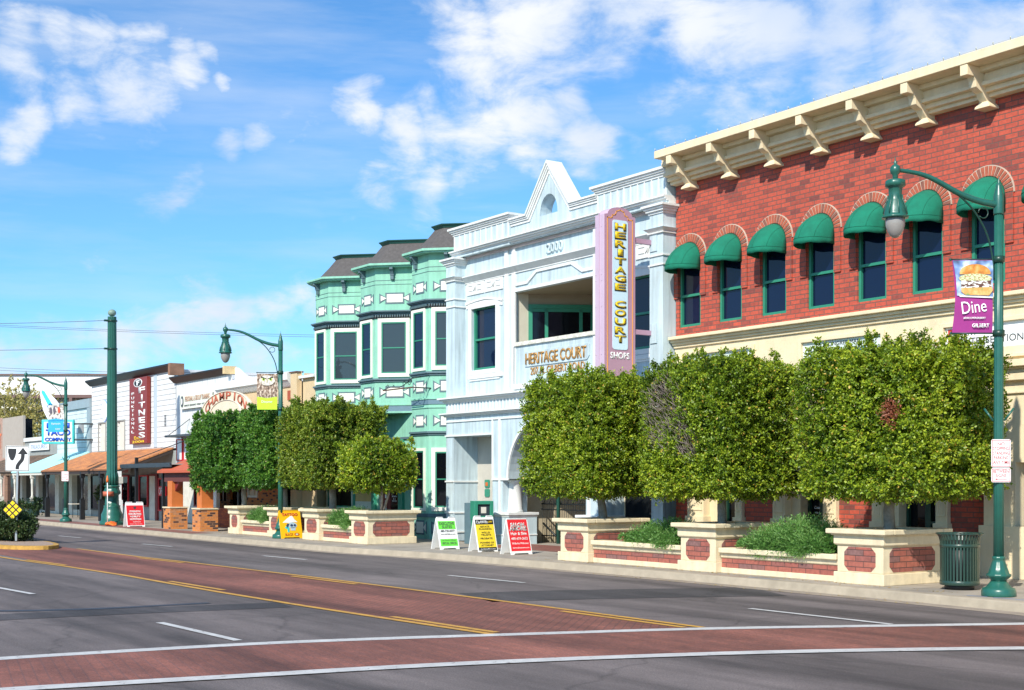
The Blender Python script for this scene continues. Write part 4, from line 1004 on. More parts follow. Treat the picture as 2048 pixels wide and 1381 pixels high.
# wrought iron hanging sign bracket in front of the middle bay
T = Thing('scroll_sign_bracket', 'rusty wrought iron scroll bracket in front of the mint green bays', 'bracket', (-37.9, 21.55, 5.0))
g = MB(); g.box(-38.9, -36.95, 21.53, 21.57, 5.04, 5.08); T.part('bar', g, mat("rusty_iron", (.12, .06, .04), .8, .4, 10))
g = MB()
for cx, r in ((-38.6, .07), (-38.2, .05), (-37.5, .10), (-37.15, .13)):
    g.tube([(cx+r*(1-k/16*.6)*math.cos(.45*k), 21.55, 5.10+r+r*(1-k/16*.6)*math.sin(.45*k)) for k in range(14)], .010, 5)
g.tube([(-38.9, 21.55, 5.08), (-38.4, 21.55, 5.14), (-37.8, 21.55, 5.10), (-37.3, 21.55, 5.22), (-36.95, 21.55, 5.38)], .012, 5)
T.part('scrolls', g, M_IRON)
g = MB(); g.tube([(-36.98, 21.55, 5.06), (-36.98, 22.25, 5.06)], .02, 6); g.tube([(-36.98, 21.55, 5.34), (-36.98, 22.25, 5.5)], .012, 6); T.part('wall_arm', g, M_IRON)

# ================================================================== TAN STORE WITH CHAMPION SIGN AND BRICK GROUND FLOOR
T = Thing('tan_store', 'low tan stucco store with a heavy white curved cornice, left of the mint green bays', 'building', (-50, 22.2, .15))
g = MB(); g.wall(-54.0, -46.5, 2.2, 6.28, 22.2, [], .1); g.wall(-46.5, -45.3, 2.2, 5.98, 22.25, [], .1); g.wall(-47.4, -45.3, .15, 2.2, 22.25, []); T.part('stucco_wall', g, M_TAN)
body(T, -54.0, -46.5, 22.3, 34, .15, 6.2, M_TAN)
g = MB(); g.prism([(22.22, 5.72), (22.16, 5.72), (22.12, 5.76), (21.97, 5.95), (21.92, 5.98), (21.92, 6.26), (22.0, 6.30), (22.3, 6.30)], -54.6, -47.25, 'x')
T.part('cove_cornice', g, M_WHITE, bevel=.01)
g = MB(); g.box(-46.6, -45.3, 22.1, 34, 5.98, 6.08); T.part('parapet_coping', g, M_WHITE)
g = MB(); g.box(-47.12, -46.58, 22.02, 22.25, .15, 6.22); T.part('corner_pier', g, M_TAN, bevel=.01)
g = MB(); g.box(-47.16, -46.54, 21.98, 22.3, 6.22, 6.27); T.part('pier_cap', g, mat("brown_trim", (.16, .09, .06), .8))
g = MB(); g.box(-47.66, -47.38, 22.14, 22.2, 5.2, 5.58); g.box(-50.5, -50.2, 22.14, 22.2, 5.1, 5.55); T.part('red_vent', g, mat("rust_red_vent", (.42, .09, .04), .6))
g = MB(); g.wall(-54.0, -47.4, .15, 2.2, 21.9, [(-52.8, -51.5, .15, 2.1), (-50.9, -49.9, 1.38, 2.1), (-53.9, -53.2, 1.2, 2.1)], .12)
g.box(-54, -47.4, 21.9, 22.3, 2.2, 2.25); T.part('speckled_brick_wall', g, M_OBRICK)
g = MB(); g.box(-54, -47.4, 22.04, 22.1, .15, 2.2); T.part('dark_glazing', g, M_DARK)
g = MB(); g.frame(-50.9, -49.9, 1.38, 2.1, .05, 21.86, 21.95, .09); g.box(-50.43, -50.37, 21.9, 21.95, 1.4, 2.1); w_ = T.part('window', g, M_BWHITE)
g = MB(); g.box(-50.85, -49.95, 21.95, 21.98, 1.42, 2.1); T.part('shutter_board', g, mat("ivory_shutter", (.72, .62, .45), .7), w_)
g = MB(); g.box(-52.15, -52.05, 21.95, 22.0, .15, 2.1); T.part('door_frame', g, M_STEEL)
T = Thing('arched_shop_sign', 'cream arched sign with red letters rising above the dark clipped trees', 'sign', (-51.6, 21.2, 2.3))
RX, RZ, ZC = 2.65, .90, 4.84
g = MB(); g.prism([(-51.6+RX*math.cos(PI*k/32), ZC+RZ*math.sin(PI*k/32)) for k in range(33)], 21.2, 21.3); T.part('board', g, mat("cream_sign_board", (.74, .64, .48), .6, .08))
g = MB()
for k in range(32):
    a0, a1 = PI*k/32, PI*(k+1)/32
    for (r, e) in ((1.02, .03), (.62, .02)): g.prism([(-51.6+RX*(r-e)*math.cos(a0), ZC+RZ*(r-e)*math.sin(a0)), (-51.6+RX*r*math.cos(a0), ZC+RZ*r*math.sin(a0)), (-51.6+RX*r*math.cos(a1), ZC+RZ*r*math.sin(a1)), (-51.6+RX*(r-e)*math.cos(a1), ZC+RZ*(r-e)*math.sin(a1))], 21.16, 21.2)
T.part('rim', g, mat("cream_rim", (.80, .74, .60), .6))
M_CHR = mat("brick_red_letters", (.50, .13, .07), .6)
for k, ch in enumerate("CHAMPION"):
    a = PI*(.86-.72*k/7); T.text(ch, -51.6+RX*.80*math.cos(a), 21.185, ZC+RZ*.80*math.sin(a), .12 if ch == 'I' else .52, .36, M_CHR, ext=.01, sy=(a-PI/2)*.42, off=.02)
g = MB(); g.box(-54.1, -54.0, 21.2, 21.3, 2.3, 4.95); g.box(-49.2, -49.1, 21.2, 21.3, 2.3, 4.95); g.box(-54.1, -49.1, 21.2, 22.2, 4.80, 4.88); T.part('support', g, M_SHADEW)

# ================================================================== WHITE FALSE-FRONT SHOPS
T = Thing('white_board_shop', 'white vertical-boarded false-front shop with a black cornice and a faded training sign', 'building', (-57, 22.2, .15))
g = MB(); g.wall(-60.0, -53.3, 2.9, 6.66, 22.2, []); T.part('boarded_wall', g, M_WHITEV)
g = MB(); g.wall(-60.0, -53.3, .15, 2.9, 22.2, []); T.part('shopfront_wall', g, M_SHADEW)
body(T, -60.0, -53.3, 22.3, 33, .15, 6.5, M_WHITEW)
g = MB(); g.prism([(22.25, 6.62), (22.1, 6.62), (21.86, 6.84), (21.86, 6.90), (22.25, 6.90)], -60.0, -53.5, 'x'); T.part('black_cornice', g, M_BLACK)
g = MB(); g.box(-53.5, -53.28, 21.85, 22.4, 6.62, 6.95); T.part('cornice_end', g, mat("weathered_yellow_board", (.70, .52, .28), .8, .2))
g = MB(); g.prism([(-53.28, 4.5), (-53.28, 6.90), (-53.0, 6.78), (-52.5, 6.55), (-52.0, 6.42), (-51.6, 6.38), (-51.3, 6.30), (-51.3, 4.5)], 22.32, 22.5); T.part('swept_parapet', g, mat("rough_white_plaster", (.76, .76, .74), .85, .1, 3, .5, 20))
g = MB(); g.box(-59.1, -55.3, 22.06, 22.12, 5.36, 6.04); sg = T.part('faded_sign', g, mat("faded_sign_board", (.76, .78, .68), .6, .15))
T.text("PERSONAL & GROUP TRAINING", -56.95, 22.055, 5.80, 3.0, .24, mat("faded_brown_letters", (.50, .30, .20), .7), parent=sg, off=.02)
T.text("STRENGTH  ENDURANCE  MOBILITY  NUTRITION", -57.1, 22.055, 5.50, 2.9, .08, M_GREYINK, parent=sg)
g = MB(); g.prism([(-58.8+.17*math.cos(k*PI/10), 5.70+.26*math.sin(k*PI/10)) for k in range(20)], 22.04, 22.058); g.cur = 1; g.prism([(-58.8+.08*math.cos(k*PI/8), 5.70+.15*math.sin(k*PI/8)) for k in range(16)], 22.03, 22.04); T.part('round_badge', g, [M_GREYINK, M_SIGNW], sg)
for a in (-59.75, -58.85):
    g = MB(); g.frame(a, a+.75, 3.0, 4.0, .05, 22.12, 22.2); w_ = T.part('window', g, M_RED); g = MB(); g.box(a+.05, a+.7, 22.15, 22.19, 3.05, 3.95); T.part('blind', g, M_SIGNW, w_)
g = MB(); g.box(-59.3, -55.0, 21.4, 22.2, 4.06, 4.15); T.part('small_canopy', g, mat("dark_canopy_steel", (.06, .07, .08), .5)); 
g = MB(); g.tube([(-58.9, 21.45, 4.15), (-58.2, 22.2, 4.9)], .015, 5); T.part('stay_rod', g, M_IRON)
def shop_window(T, x0, x1, z0, z1, y, fm, nm='window', t=.07, gm=None):
    g = MB(); g.frame(x0, x1, z0, z1, t, y-.07, y); w_ = T.part(nm, g, fm); g = MB(); g.box(x0+t*.6, x1-t*.6, y-.02, y-.005, z0+t*.6, z1-t*.6); T.part('pane', g, gm or M_DARK, w_); return w_

T = Thing('white_gabled_shop', 'tall white clapboard false-front shop with a black cornice carrying the maroon fitness sign', 'building', (-66.5, 22.2, .15))
g = MB(); g.wall(-72.87, -59.95, 3.5, 7.28, 22.2, [(-71.6, -70.4, 3.6, 5.16), (-68.5, -67.3, 3.6, 5.16)], .12); T.part('clapboard_wall', g, M_WHITEW)
body(T, -72.87, -59.95, 22.33, 33, .15, 7.3, M_WHITEW)
g = MB(); g.wall(-72.87, -60.0, .15, 3.6, 22.2, [(-70.7, -68.6, .15, 2.3)], 1.4); T.part('shopfront_wall', g, M_GREYV)
g = MB(); g.prism([(22.25, 7.24), (22.12, 7.24), (21.85, 7.47), (21.85, 7.55), (22.25, 7.55)], -72.95, -60.0, 'x'); T.part('black_cornice', g, M_BLACK)
g = MB(); g.box(-60.0, -59.72, 21.82, 22.5, 7.0, 7.55); T.part('cornice_end', g, mat("weathered_brown_board", (.30, .16, .10), .8, .3))
g = MB(); g.box(-62.94, -62.52, 22.17, 22.2, 3.7, 7.2); T.part('downpipe', g, mat("grey_blue_paint", (.48, .56, .62), .6))
for a in (-71.6, -68.5):
    g = MB(); g.frame(a-.07, a+1.27, 3.6, 5.23, .07, 22.16, 22.2); w_ = T.part('window', g, mat('shade_grey_casing', (.30, .30, .28), .8)); g = MB(); g.box(a+.38, a+1.2, 22.21, 22.3, 3.6, 5.16); g.box(a, a+1.2, 22.29, 22.31, 3.6, 5.16); T.part('blind', g, M_SHADEW, w_)  # casing coloured grey to stand for the shaded window reveal
g = MB(); g.prism([(-70.45+.62*math.cos(PI/6+k*PI/3), 5.8+.62*math.sin(PI/6+k*PI/3)) for k in range(6)], 22.15, 22.18); g.cur = 1; g.prism([(-70.45+.55*math.cos(PI/6+k*PI/3), 5.8+.55*math.sin(PI/6+k*PI/3)) for k in range(6)], 22.13, 22.15); T.part('hexagonal_sign', g, [mat("hex_blue", (.25, .4, .75), .5), M_SIGNW])
g = MB()
for k in range(8): g.box(-61.5, -61.28, 22.18, 22.2, 4.68+k*.07, 4.71+k*.07)
T.part('louvre_vent', g, M_BLACK)
for (a, b, z0, z1, m_) in ((-72.7, -70.9, .5, 2.4, M_IRON), (-68.4, -67.9, .5, 2.4, M_IRON), (-67.6, -66.5, .8, 2.35, M_RED), (-66.2, -65.2, .3, 2.35, M_IRON), (-64.9, -63.6, .8, 2.35, M_RED), (-62.1, -60.5, .62, 2.2, M_RED)): shop_window(T, a, b, z0, z1, 22.15, m_)
g = MB(); g.box(-63.35, -62.6, 22.1, 22.2, .15, 2.3); g.box(-70.6, -69.9, 22.4, 22.5, .15, 2.25); T.part('door', g, M_SHADEW)
g = MB(); g.box(-62.58, -62.3, 22.12, 22.2, .15, 2.35); g.box(-63.45, -62.3, 22.1, 22.2, 2.3, 2.4); T.part('door_frame', g, M_DRED)
g = MB(); g.box(-70.9, -68.5, 23.55, 23.6, .15, 2.4); T.part('recess_shade_sheet', g, M_DARK)  # near-black sheet in place of the shaded recess
g = MB(); g.box(-61.95, -61.0, 22.06, 22.10, 1.35, 1.80); os_ = T.part('open_sign', g, M_SIGNR); T.text("OPEN", -61.47, 22.05, 1.58, .8, .34, M_SIGNW, parent=os_)
g = MB(); g.box(-68.3, -65.9, 21.98, 22.04, 2.42, 2.78); hs = T.part('name_strip', g, M_GREYV); T.text("HAVEN", -66.8, 21.96, 2.60, 1.4, .24, M_RED, parent=hs)

# projecting fitness sign
T = Thing('fitness_sign', 'tall maroon sign board with stacked white letters on the white clapboard shop', 'sign', (-64.65, 22.1, 3.9))
g = MB(); g.box(-65.95, -63.35, 21.98, 22.16, 3.92, 7.18); bd = T.part('board', g, mat("maroon_sign_face", (.23, .025, .02), .45, .05), bevel=.01)
z = 6.55
for ch in "FITNESS":
    T.text(ch, -64.08, 21.975, z, .22 if ch == 'I' else .95, .30, M_SIGNW, off=.03, parent=bd); z -= .372
z = 6.42
for ch in "FUNKTIONAL":
    T.text(ch, -65.42, 21.975, z, .12 if ch == 'I' else .42, .135, M_SIGNW, off=.02, parent=bd); z -= .212
T.text("Est.", -64.75, 21.975, 4.20, .95, .16, M_YEL, parent=bd, off=.01); T.text("2008", -64.65, 21.975, 4.01, 1.8, .12, M_YEL, parent=bd, off=.02)
g = MB(); g.prism([(-64.65+.62*math.cos(k*PI/12), 6.93+.21*math.sin(k*PI/12)) for k in range(24)], 21.965, 21.98); g.cur = 1; g.prism([(-64.65+.52*math.cos(k*PI/12), 6.93+.175*math.sin(k*PI/12)) for k in range(24)], 21.958, 21.965); g.cur = 0
g.prism([(-64.8, 6.80), (-64.62, 6.80), (-64.62, 6.9), (-64.4, 6.93), (-64.4, 6.97), (-64.62, 6.97), (-64.62, 7.0), (-64.35, 7.0), (-64.35, 7.05), (-64.9, 7.05), (-64.9, 7.0), (-64.8, 6.97)], 21.95, 21.958)
T.part('round_logo', g, [M_SIGNW, M_BLACK], bd)
# grey-blue surf shop
T = Thing('grey_board_shop', 'pale grey-blue clapboard shop with a slate frame, behind the cyan taco sign', 'building', (-76, 22.2, .15))
g = MB(); g.wall(-79.5, -72.95, 3.4, 6.25, 22.2, []); T.part('clapboard_wall', g, M_GREYB)
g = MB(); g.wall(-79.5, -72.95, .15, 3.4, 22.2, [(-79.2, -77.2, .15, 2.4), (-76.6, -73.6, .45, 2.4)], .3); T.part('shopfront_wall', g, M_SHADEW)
g = MB(); g.box(-79.4, -73, 22.5, 22.6, .15, 2.6); T.part('recess_shade_sheet', g, M_DARK)  # near-black sheet behind the openings in place of their shade
body(T, -79.5, -72.95, 22.62, 33, .15, 6.2, M_GREYB)
g = MB(); g.box(-79.5, -72.9, 22.08, 22.4, 6.12, 6.60); g.box(-73.45, -72.9, 22.10, 22.4, 3.4, 6.12); T.part('slate_frame', g, mat("slate_frame_paint", (.28, .36, .40), .7, .08))
g = MB(); g.box(-75.2, -74.3, 22.14, 22.2, 4.75, 5.2); T.part('small_plaque', g, mat("grey_plaque", (.3, .28, .28), .5))
# far shops
T = Thing('grey_boarded_shop', 'low shop with grey boards and a small white sign, left of the turquoise awning roof', 'building', (-83, 22.2, .15))
g = MB(); g.wall(-87, -79.5, 3.6, 4.55, 22.2, []); T.part('boarded_parapet', g, M_GREYV)
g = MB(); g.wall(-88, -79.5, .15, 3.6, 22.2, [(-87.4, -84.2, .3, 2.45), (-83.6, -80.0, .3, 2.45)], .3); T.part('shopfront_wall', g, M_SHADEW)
g = MB(); g.box(-88, -79.5, 22.45, 22.5, .15, 2.5); T.part('recess_shade_sheet', g, M_DARK)  # near-black sheet stands in for the shade behind the shopfront
body(T, -88, -79.5, 22.52, 24, .15, 4.5, M_SHADEW)
g = MB(); g.box(-86.7, -79.5, 22.1, 24, 4.55, 4.78); T.part('white_coping', g, M_WHITE)
g = MB(); g.box(-85.2, -81.0, 22.08, 22.14, 3.95, 4.42); sg = T.part('sign_board', g, M_SIGNW); T.text("TREASURES", -83.1, 22.07, 4.18, 3.6, .26, mat("pale_blue_ink", (.35, .45, .65), .6), parent=sg)
T = Thing('beige_stucco_building', 'plain beige stucco building with a pink-brick corner at the far left', 'building', (-95, 22.2, .15))
g = MB(); g.wall(-92.0, -86.8, 3.6, 6.24, 22.1, []); g.poly([(-86.8, 22.1, 3.6), (-86.8, 22.25, 3.6), (-86.8, 22.25, 6.24), (-86.8, 22.1, 6.24)]); T.part('stucco_wall', g, mat("greige_stucco", (.42, .37, .32), .85, .08))
g = MB(); g.wall(-110, -92.0, .15, 6.3, 22.1, [(-96, -92.6, 5.3, 5.9)], .2); g.wall(-92, -88, .15, 3.6, 22.1, [(-91.5, -88.9, .3, 2.5)], .2); T.part('pink_brick_wall', g, brick("pink_old_brick", [(0, (.50, .30, .22)), (1, (.42, .24, .18))], (.4, .3, .24)))
g = MB(); g.box(-110, -88, 22.3, 23, .2, 6.1); T.part('interior_shade_block', g, M_DARK)  # near-black block in place of the unlit interior
T.text("T", -92.6, 22.08, 4.75, .7, 1.0, mat("orange_neon_letter", (.9, .2, .05), .4))

# ================================================================== WALKWAY ROOFS
def turned_post(T, x, y, z1, m=M_BLACK):
    g = MB(); g.box(x-.11, x+.11, y-.11, y+.11, .15, 1.15); g.lathe([(.07, 1.15), (.09, 1.2), (.055, 1.28), (.06, 1.9), (.08, 1.95), (.08, z1)], x, y, 10)
    g.box(x-.1, x+.1, y-.1, y+.1, z1-.3, z1); T.part('post', g, m)
def shed(name, label, xa, xb, yf, yb, zf, zb, m, th=.07, posts=(), fascia=M_IRON, pm=M_BLACK):
    T = Thing(name, label, 'walkway roof', ((xa+xb)/2, yf, .15))
    g = MB(); g.prism([(yf, zf), (yb, zb), (yb, zb-th), (yf, zf-th)], xa, xb, 'x'); T.part('roof', g, m)
    g = MB(); g.box(xa+.02, xb-.02, yf+.05, yf+.15, zf-th-.14, zf-th); g.prism([(yf+.1, zf-th), (yb, zb-th-.02), (yb, zb-.22), (yf+.1, zf-th-.12)], xb-.1, xb-.02, 'x'); T.part('beam', g, fascia)
    for p in posts: turned_post(T, p, yf+.14, zf-th-.02, pm)
    return T
shed('shingle_walkway_roof', 'orange shingled shed roof over the pavement on black turned posts', -73.0, -60.3, 19.5, 22.2, 2.62, 3.64, M_OROOF, posts=(-72.2, -68.9, -66.0, -63.0), fascia=mat("dark_fascia", (.05, .035, .03), .7))
shed('turquoise_walkway_roof', 'bright turquoise metal shed roof over the pavement', -79.2, -73.02, 19.5, 22.2, 2.60, 3.72, M_TURQ, posts=(-78.9, -75.2), fascia=M_SHADEW, pm=M_SHADEW)
shed('shake_walkway_roof', 'brown wooden shake roof over the pavement at the far left', -90, -79.22, 19.5, 22.2, 2.60, 3.66, M_BROWNROOF, posts=(-88, -85, -82), fascia=M_BROWNROOF, pm=M_SHADEW)
T = Thing('flat_steel_canopy', 'flat dark corrugated steel canopy on two square black posts', 'canopy', (-54, 19, .15))
g = MB(); g.box(-57.0, -50.9, 18.62, 22.2, 2.70, 2.74); T.part('deck', g, M_GREYV)
g = MB()
for k in range(60): g.box(-57.0+k*.102, -56.94+k*.102, 18.58, 18.62, 2.62, 2.77)
g.box(-57.0, -50.9, 18.62, 18.66, 2.60, 2.78); T.part('corrugated_edge', g, mat("dark_slate_metal", (.055, .075, .095), .45))
g = MB(); g.box(-55.36, -55.24, 18.68, 18.80, .15, 3.05); g.box(-52.10, -51.97, 18.68, 18.80, .15, 2.72); T.part('post', g, M_BLACK)
g = MB(); g.tube([(-55.3, 18.75, 3.0), (-55.3, 22.2, 4.3)], .02, 5); T.part('stay_rod', g, M_IRON)
T = Thing('white_post', 'white painted wooden post beside the maroon and white shopfront', 'post', (-59.3, 19.3, .15))
g = MB(); g.box(-59.42, -59.18, 19.18, 19.42, .15, 1.2); g.box(-59.38, -59.22, 19.22, 19.38, 1.2, 2.5); T.part('post_shaft', g, M_SIGNW)
g = MB(); g.box(-59.43, -59.17, 19.17, 19.43, 1.95, 2.25); T.part('collar', g, M_SHADEW)
T = Thing('red_roofed_porch', 'porch with a brick-red metal roof on orange columns and speckled brick piers', 'porch', (-49, 19, .15))
g = MB(); g.prism([(18.45, 2.46), (22.0, 3.85), (22.0, 3.76), (18.45, 2.37)], -51.98, -46.4, 'x'); T.part('roof', g, M_REDROOF)
g = MB(); g.box(-51.7, -46.5, 18.65, 18.85, 2.02, 2.36); g.prism([(18.7, 2.4), (21.9, 3.6), (21.9, 2.3), (18.7, 2.3)], -51.75, -51.65, 'x'); T.part('beam', g, mat("dark_red_beam", (.13, .035, .03), .7))
for x in (-51.0, -47.85):
    g = MB(); g.box(x-.40, x+.40, 18.5, 19.2, .15, .98); pr = T.part('brick_pier', g, M_OBRICK)
    g = MB(); g.box(x-.43, x+.43, 18.47, 19.23, .98, 1.03); T.part('pier_cap', g, M_PCREAM, pr)
    g = MB(); g.box(x-.24, x+.24, 18.62, 19.08, 1.03, 2.05); T.part('column', g, mat("orange_column_paint", (.60, .17, .04), .6, .1)); 
    g = MB(); g.prism([(x-.24, 1.65), (x-.24, 2.02), (x-.75, 2.02)], 18.75, 18.9); g.prism([(x+.24, 1.65), (x+.24, 2.02), (x+.75, 2.02)], 18.75, 18.9); T.part('knee_brace', g, M_DRED)
g = MB(); g.box(-53.8, -47.0, 21.0, 21.3, .15, .95); T.part('low_brick_wall', g, M_ORED)
g = MB(); g.box(-54.2, -52.3, 20.9, 21.3, .15, .9); T.part('low_brick_wall', g, M_ORED)
g = MB(); g.frame(-54.9, -53.6, .95, 2.3, .08, 21.1, 21.18); w_ = T.part('window', g, M_DRED); g = MB(); g.box(-54.85, -53.65, 21.15, 21.17, 1.0, 2.25); T.part('pane', g, M_DARK, w_)
g = MB(); g.box(-53.6, -52.2, 21.05, 21.2, .95, 2.3); pn = T.part('white_panel', g, M_SIGNW); T.text("227", -53.3, 21.04, 1.9, .3, .14, M_GREYINK, parent=pn)
g = MB(); g.box(-53.3, -52.95, 21.02, 21.06, .98, 1.3); T.part('window_flyer', g, M_SHADEW)

# ================================================================== PLANTERS
def planter(loc, label, sx=1.0, group=None):
    """square planter: plinth, body with octagonal brick panels, frieze, oversailing cap, soil"""
    T = Thing('tree_planter', label, 'planter', loc, group)
    x, y, z = loc; hx, hy = .50*sx, .80
    g = MB(); g.box(x-hx-.05, x+hx+.05, y-hy-.05, y+hy+.05, .15, .36); T.part('plinth', g, M_PCREAM, bevel=.012)
    g = MB(); g.box(x-hx, x+hx, y-hy, y+hy, .36, .86); T.part('body', g, M_PCREAM, bevel=.012)
    g = MB(); r0 = [(x-hx-.02, y-hy-.02), (x+hx+.02, y-hy-.02), (x+hx+.02, y+hy+.02), (x-hx-.02, y+hy+.02)]; k = .05
    r1 = [(x-hx-k, y-hy-k), (x+hx+k, y-hy-k), (x+hx+k, y+hy+k), (x-hx-k, y+hy+k)]
    g.loft([[(*p, .845) for p in r0], [(*p, .875) for p in r1], [(*p, 1.05) for p in r1]], caps=True); T.part('frieze', g, M_PCREAM, bevel=.01)
    g = MB(); e = .155
    g.box(x-hx-e, x+hx+e, y-hy-e, y-hy+.12, 1.06, 1.15); g.box(x-hx-e, x+hx+e, y+hy-.12, y+hy+e, 1.06, 1.15); g.box(x-hx-e, x-hx+.12, y-hy+.12, y+hy-.12, 1.06, 1.15); g.box(x+hx-.12, x+hx+e, y-hy+.12, y+hy-.12, 1.06, 1.15)
    g.box(x-hx-.09, x+hx+.09, y-hy-.09, y+hy+.09, 1.03, 1.063); T.part('cap', g, M_PCREAM, bevel=.018)
    g = MB(); g.box(x-hx+.12, x+hx-.12, y-hy+.12, y+hy-.12, 1.0, 1.12); T.part('soil', g, M_SOIL)
    for ax in 'yx':
        for s in (-1, 1):
            h = hx if ax == 'y' else hy; g = MB(); q = oct_poly(-h+.17, h-.17, .385, .825, .10)
            if ax == 'y': g.prism([(x+a, b) for a, b in q], y+s*(hy-.001), y+s*(hy+.006), 'y')
            else: g.prism([(y+a, b) for a, b in q], x+s*(hx-.001), x+s*(hx+.006), 'x')
            T.part('brick_panel', g, M_PBRICK)
    return T
def trough(xa, xb, y, label, group=None):
    T = Thing('low_planter', label, 'planter', ((xa+xb)/2, y, .15), group)
    g = MB(); g.box(xa, xb, y-.03, y+.22, .15, .26); T.part('base', g, M_PCREAM, bevel=.01)
    g = MB(); g.box(xa, xb, y+.0, y+.2, .26, .46); T.part('brick_wall', g, M_PBRICK)
    g = MB(); g.prism([(y+.2, .45), (y-.0, .45), (y-.03, .47), (y-.05, .555), (y+.2, .555)], xa, xb, 'x'); T.part('frieze', g, M_PCREAM)
    g = MB(); g.box(xa, xb, y-.11, y+.26, .56, .665); T.part('cap', g, M_PCREAM, bevel=.018)
    g = MB(); g.box(xa, xb, y+1.2, y+1.4, .15, .60); T.part('back_wall', g, M_PCREAM)
    g = MB(); g.box(xa, xb, y+.2, y+1.2, .3, .56); T.part('soil', g, M_SOIL)
PB = [(-24.75, 'right row of planters, the one at the left end beside the entrance of the pale blue building'), (-20.5, 'middle planter of the right row'), (-16.2, 'planter at the right end of the right row, beside the green litter bin')]
PL = ['cream brick-panelled square planter nearest the red salon board', 'cream brick-panelled square planter between the two large rosemary bushes', 'cream square planter with brick panels next to the green litter bin']
for (x, _), lb in zip(PB, PL): planter((x, 19.6, .15), lb, 1.06, 'cream tree planters along the pavement')
PA = [(-44.93, .86, 'cream square planter with brick panels next to the speckled orange brick piers'), (-41.45, .98, 'cream square planter with brick panels just left of the second street lamp'), (-38.65, 1.06, 'cream square planter with brick panels just right of the yellow tattoo board'), (-35.4, 1.06, 'cream square planter with brick panels next to the lime green and white sandwich board')]
for x, s, lb in PA: planter((x, 19.6, .15), lb, s, 'cream tree planters along the pavement')
trough(-24.16, -21.08, 18.93, 'low cream and brick planter bed with a rosemary bush, in front of the dark doorway', 'low planter beds')
trough(-19.92, -16.78, 18.93, 'low cream and brick planter bed with the largest rosemary bush, left of the bin', 'low planter beds')
trough(-44.45, -42.0, 18.93, 'low cream and brick planter bed left of the second street lamp', 'low planter beds')
trough(-38.07, -35.98, 18.93, 'low cream and brick planter bed below the smallest clipped tree', 'low planter beds')

# ================================================================== FOLIAGE
def leaf_mat(name, lo, mid, hi, dry):
    m, t, p = _new(name); n, l = t.nodes, t.links
    a = n.new('ShaderNodeAttribute'); a.attribute_name = 'tint'
    r = ramp(n, [(0, lo), (.45, mid), (.85, hi), (.93, dry)]); l.new(a.outputs['Fac'], r.inputs['Fac']); l.new(r.outputs[0], p.inputs['Base Color'])
    p.inputs['Roughness'].default_value = .42; p.inputs['Specular IOR Level'].default_value = .45
    tr = n.new('ShaderNodeBsdfTranslucent'); hs = n.new('ShaderNodeHueSaturation'); hs.inputs['Value'].default_value = 1.35; l.new(r.outputs[0], hs.inputs['Color']); l.new(hs.outputs[0], tr.inputs['Color'])
    ms = n.new('ShaderNodeMixShader'); ms.inputs[0].default_value = .28; l.new(p.outputs[0], ms.inputs[1]); l.new(tr.outputs[0], ms.inputs[2])
    l.new(ms.outputs[0], n['Material Output'].inputs['Surface']); return m
M_LEAFY = leaf_mat("bright_ficus_leaf", (.045, .10, .010), (.20, .30, .016), (.46, .53, .035), (.60, .40, .07))
M_LEAFD = leaf_mat("dark_ficus_leaf", (.03, .10, .015), (.085, .22, .025), (.19, .35, .045), (.30, .30, .07))
M_LEAFM = leaf_mat("olive_ficus_leaf", (.06, .115, .012), (.18, .26, .022), (.34, .40, .04), (.50, .36, .08))
M_HEDGE = leaf_mat("dark_hedge_leaf", (.02, .05, .015), (.06, .10, .03), (.13, .18, .06), (.22, .16, .08))
M_ROSE = leaf_mat("rosemary_needle", (.04, .12, .025), (.12, .28, .055), (.26, .43, .13), (.42, .48, .28))
M_PALO = leaf_mat("thin_yellow_green_leaf", (.25, .22, .06), (.50, .44, .14), (.68, .60, .26), (.6, .45, .3))
M_DEAD = mat("bare_twig", (.34, .275, .25), .95, .3, 9)
M_RUST = leaf_mat("withered_red_leaf", (.16, .05, .03), (.32, .10, .05), (.42, .17, .08), (.3, .2, .1))
def vnoise(p, seed):
    """cheap smooth noise from sines, -1..1"""
    r = np.random.RandomState(seed); s = np.zeros(len(p))
    for f, a in ((1.1, .5), (2.3, .3), (4.7, .2)):
        for _ in range(3):
            k = r.normal(size=3)*f; s += a*np.sin(p@k+r.rand()*6.28)/1.6
    return s
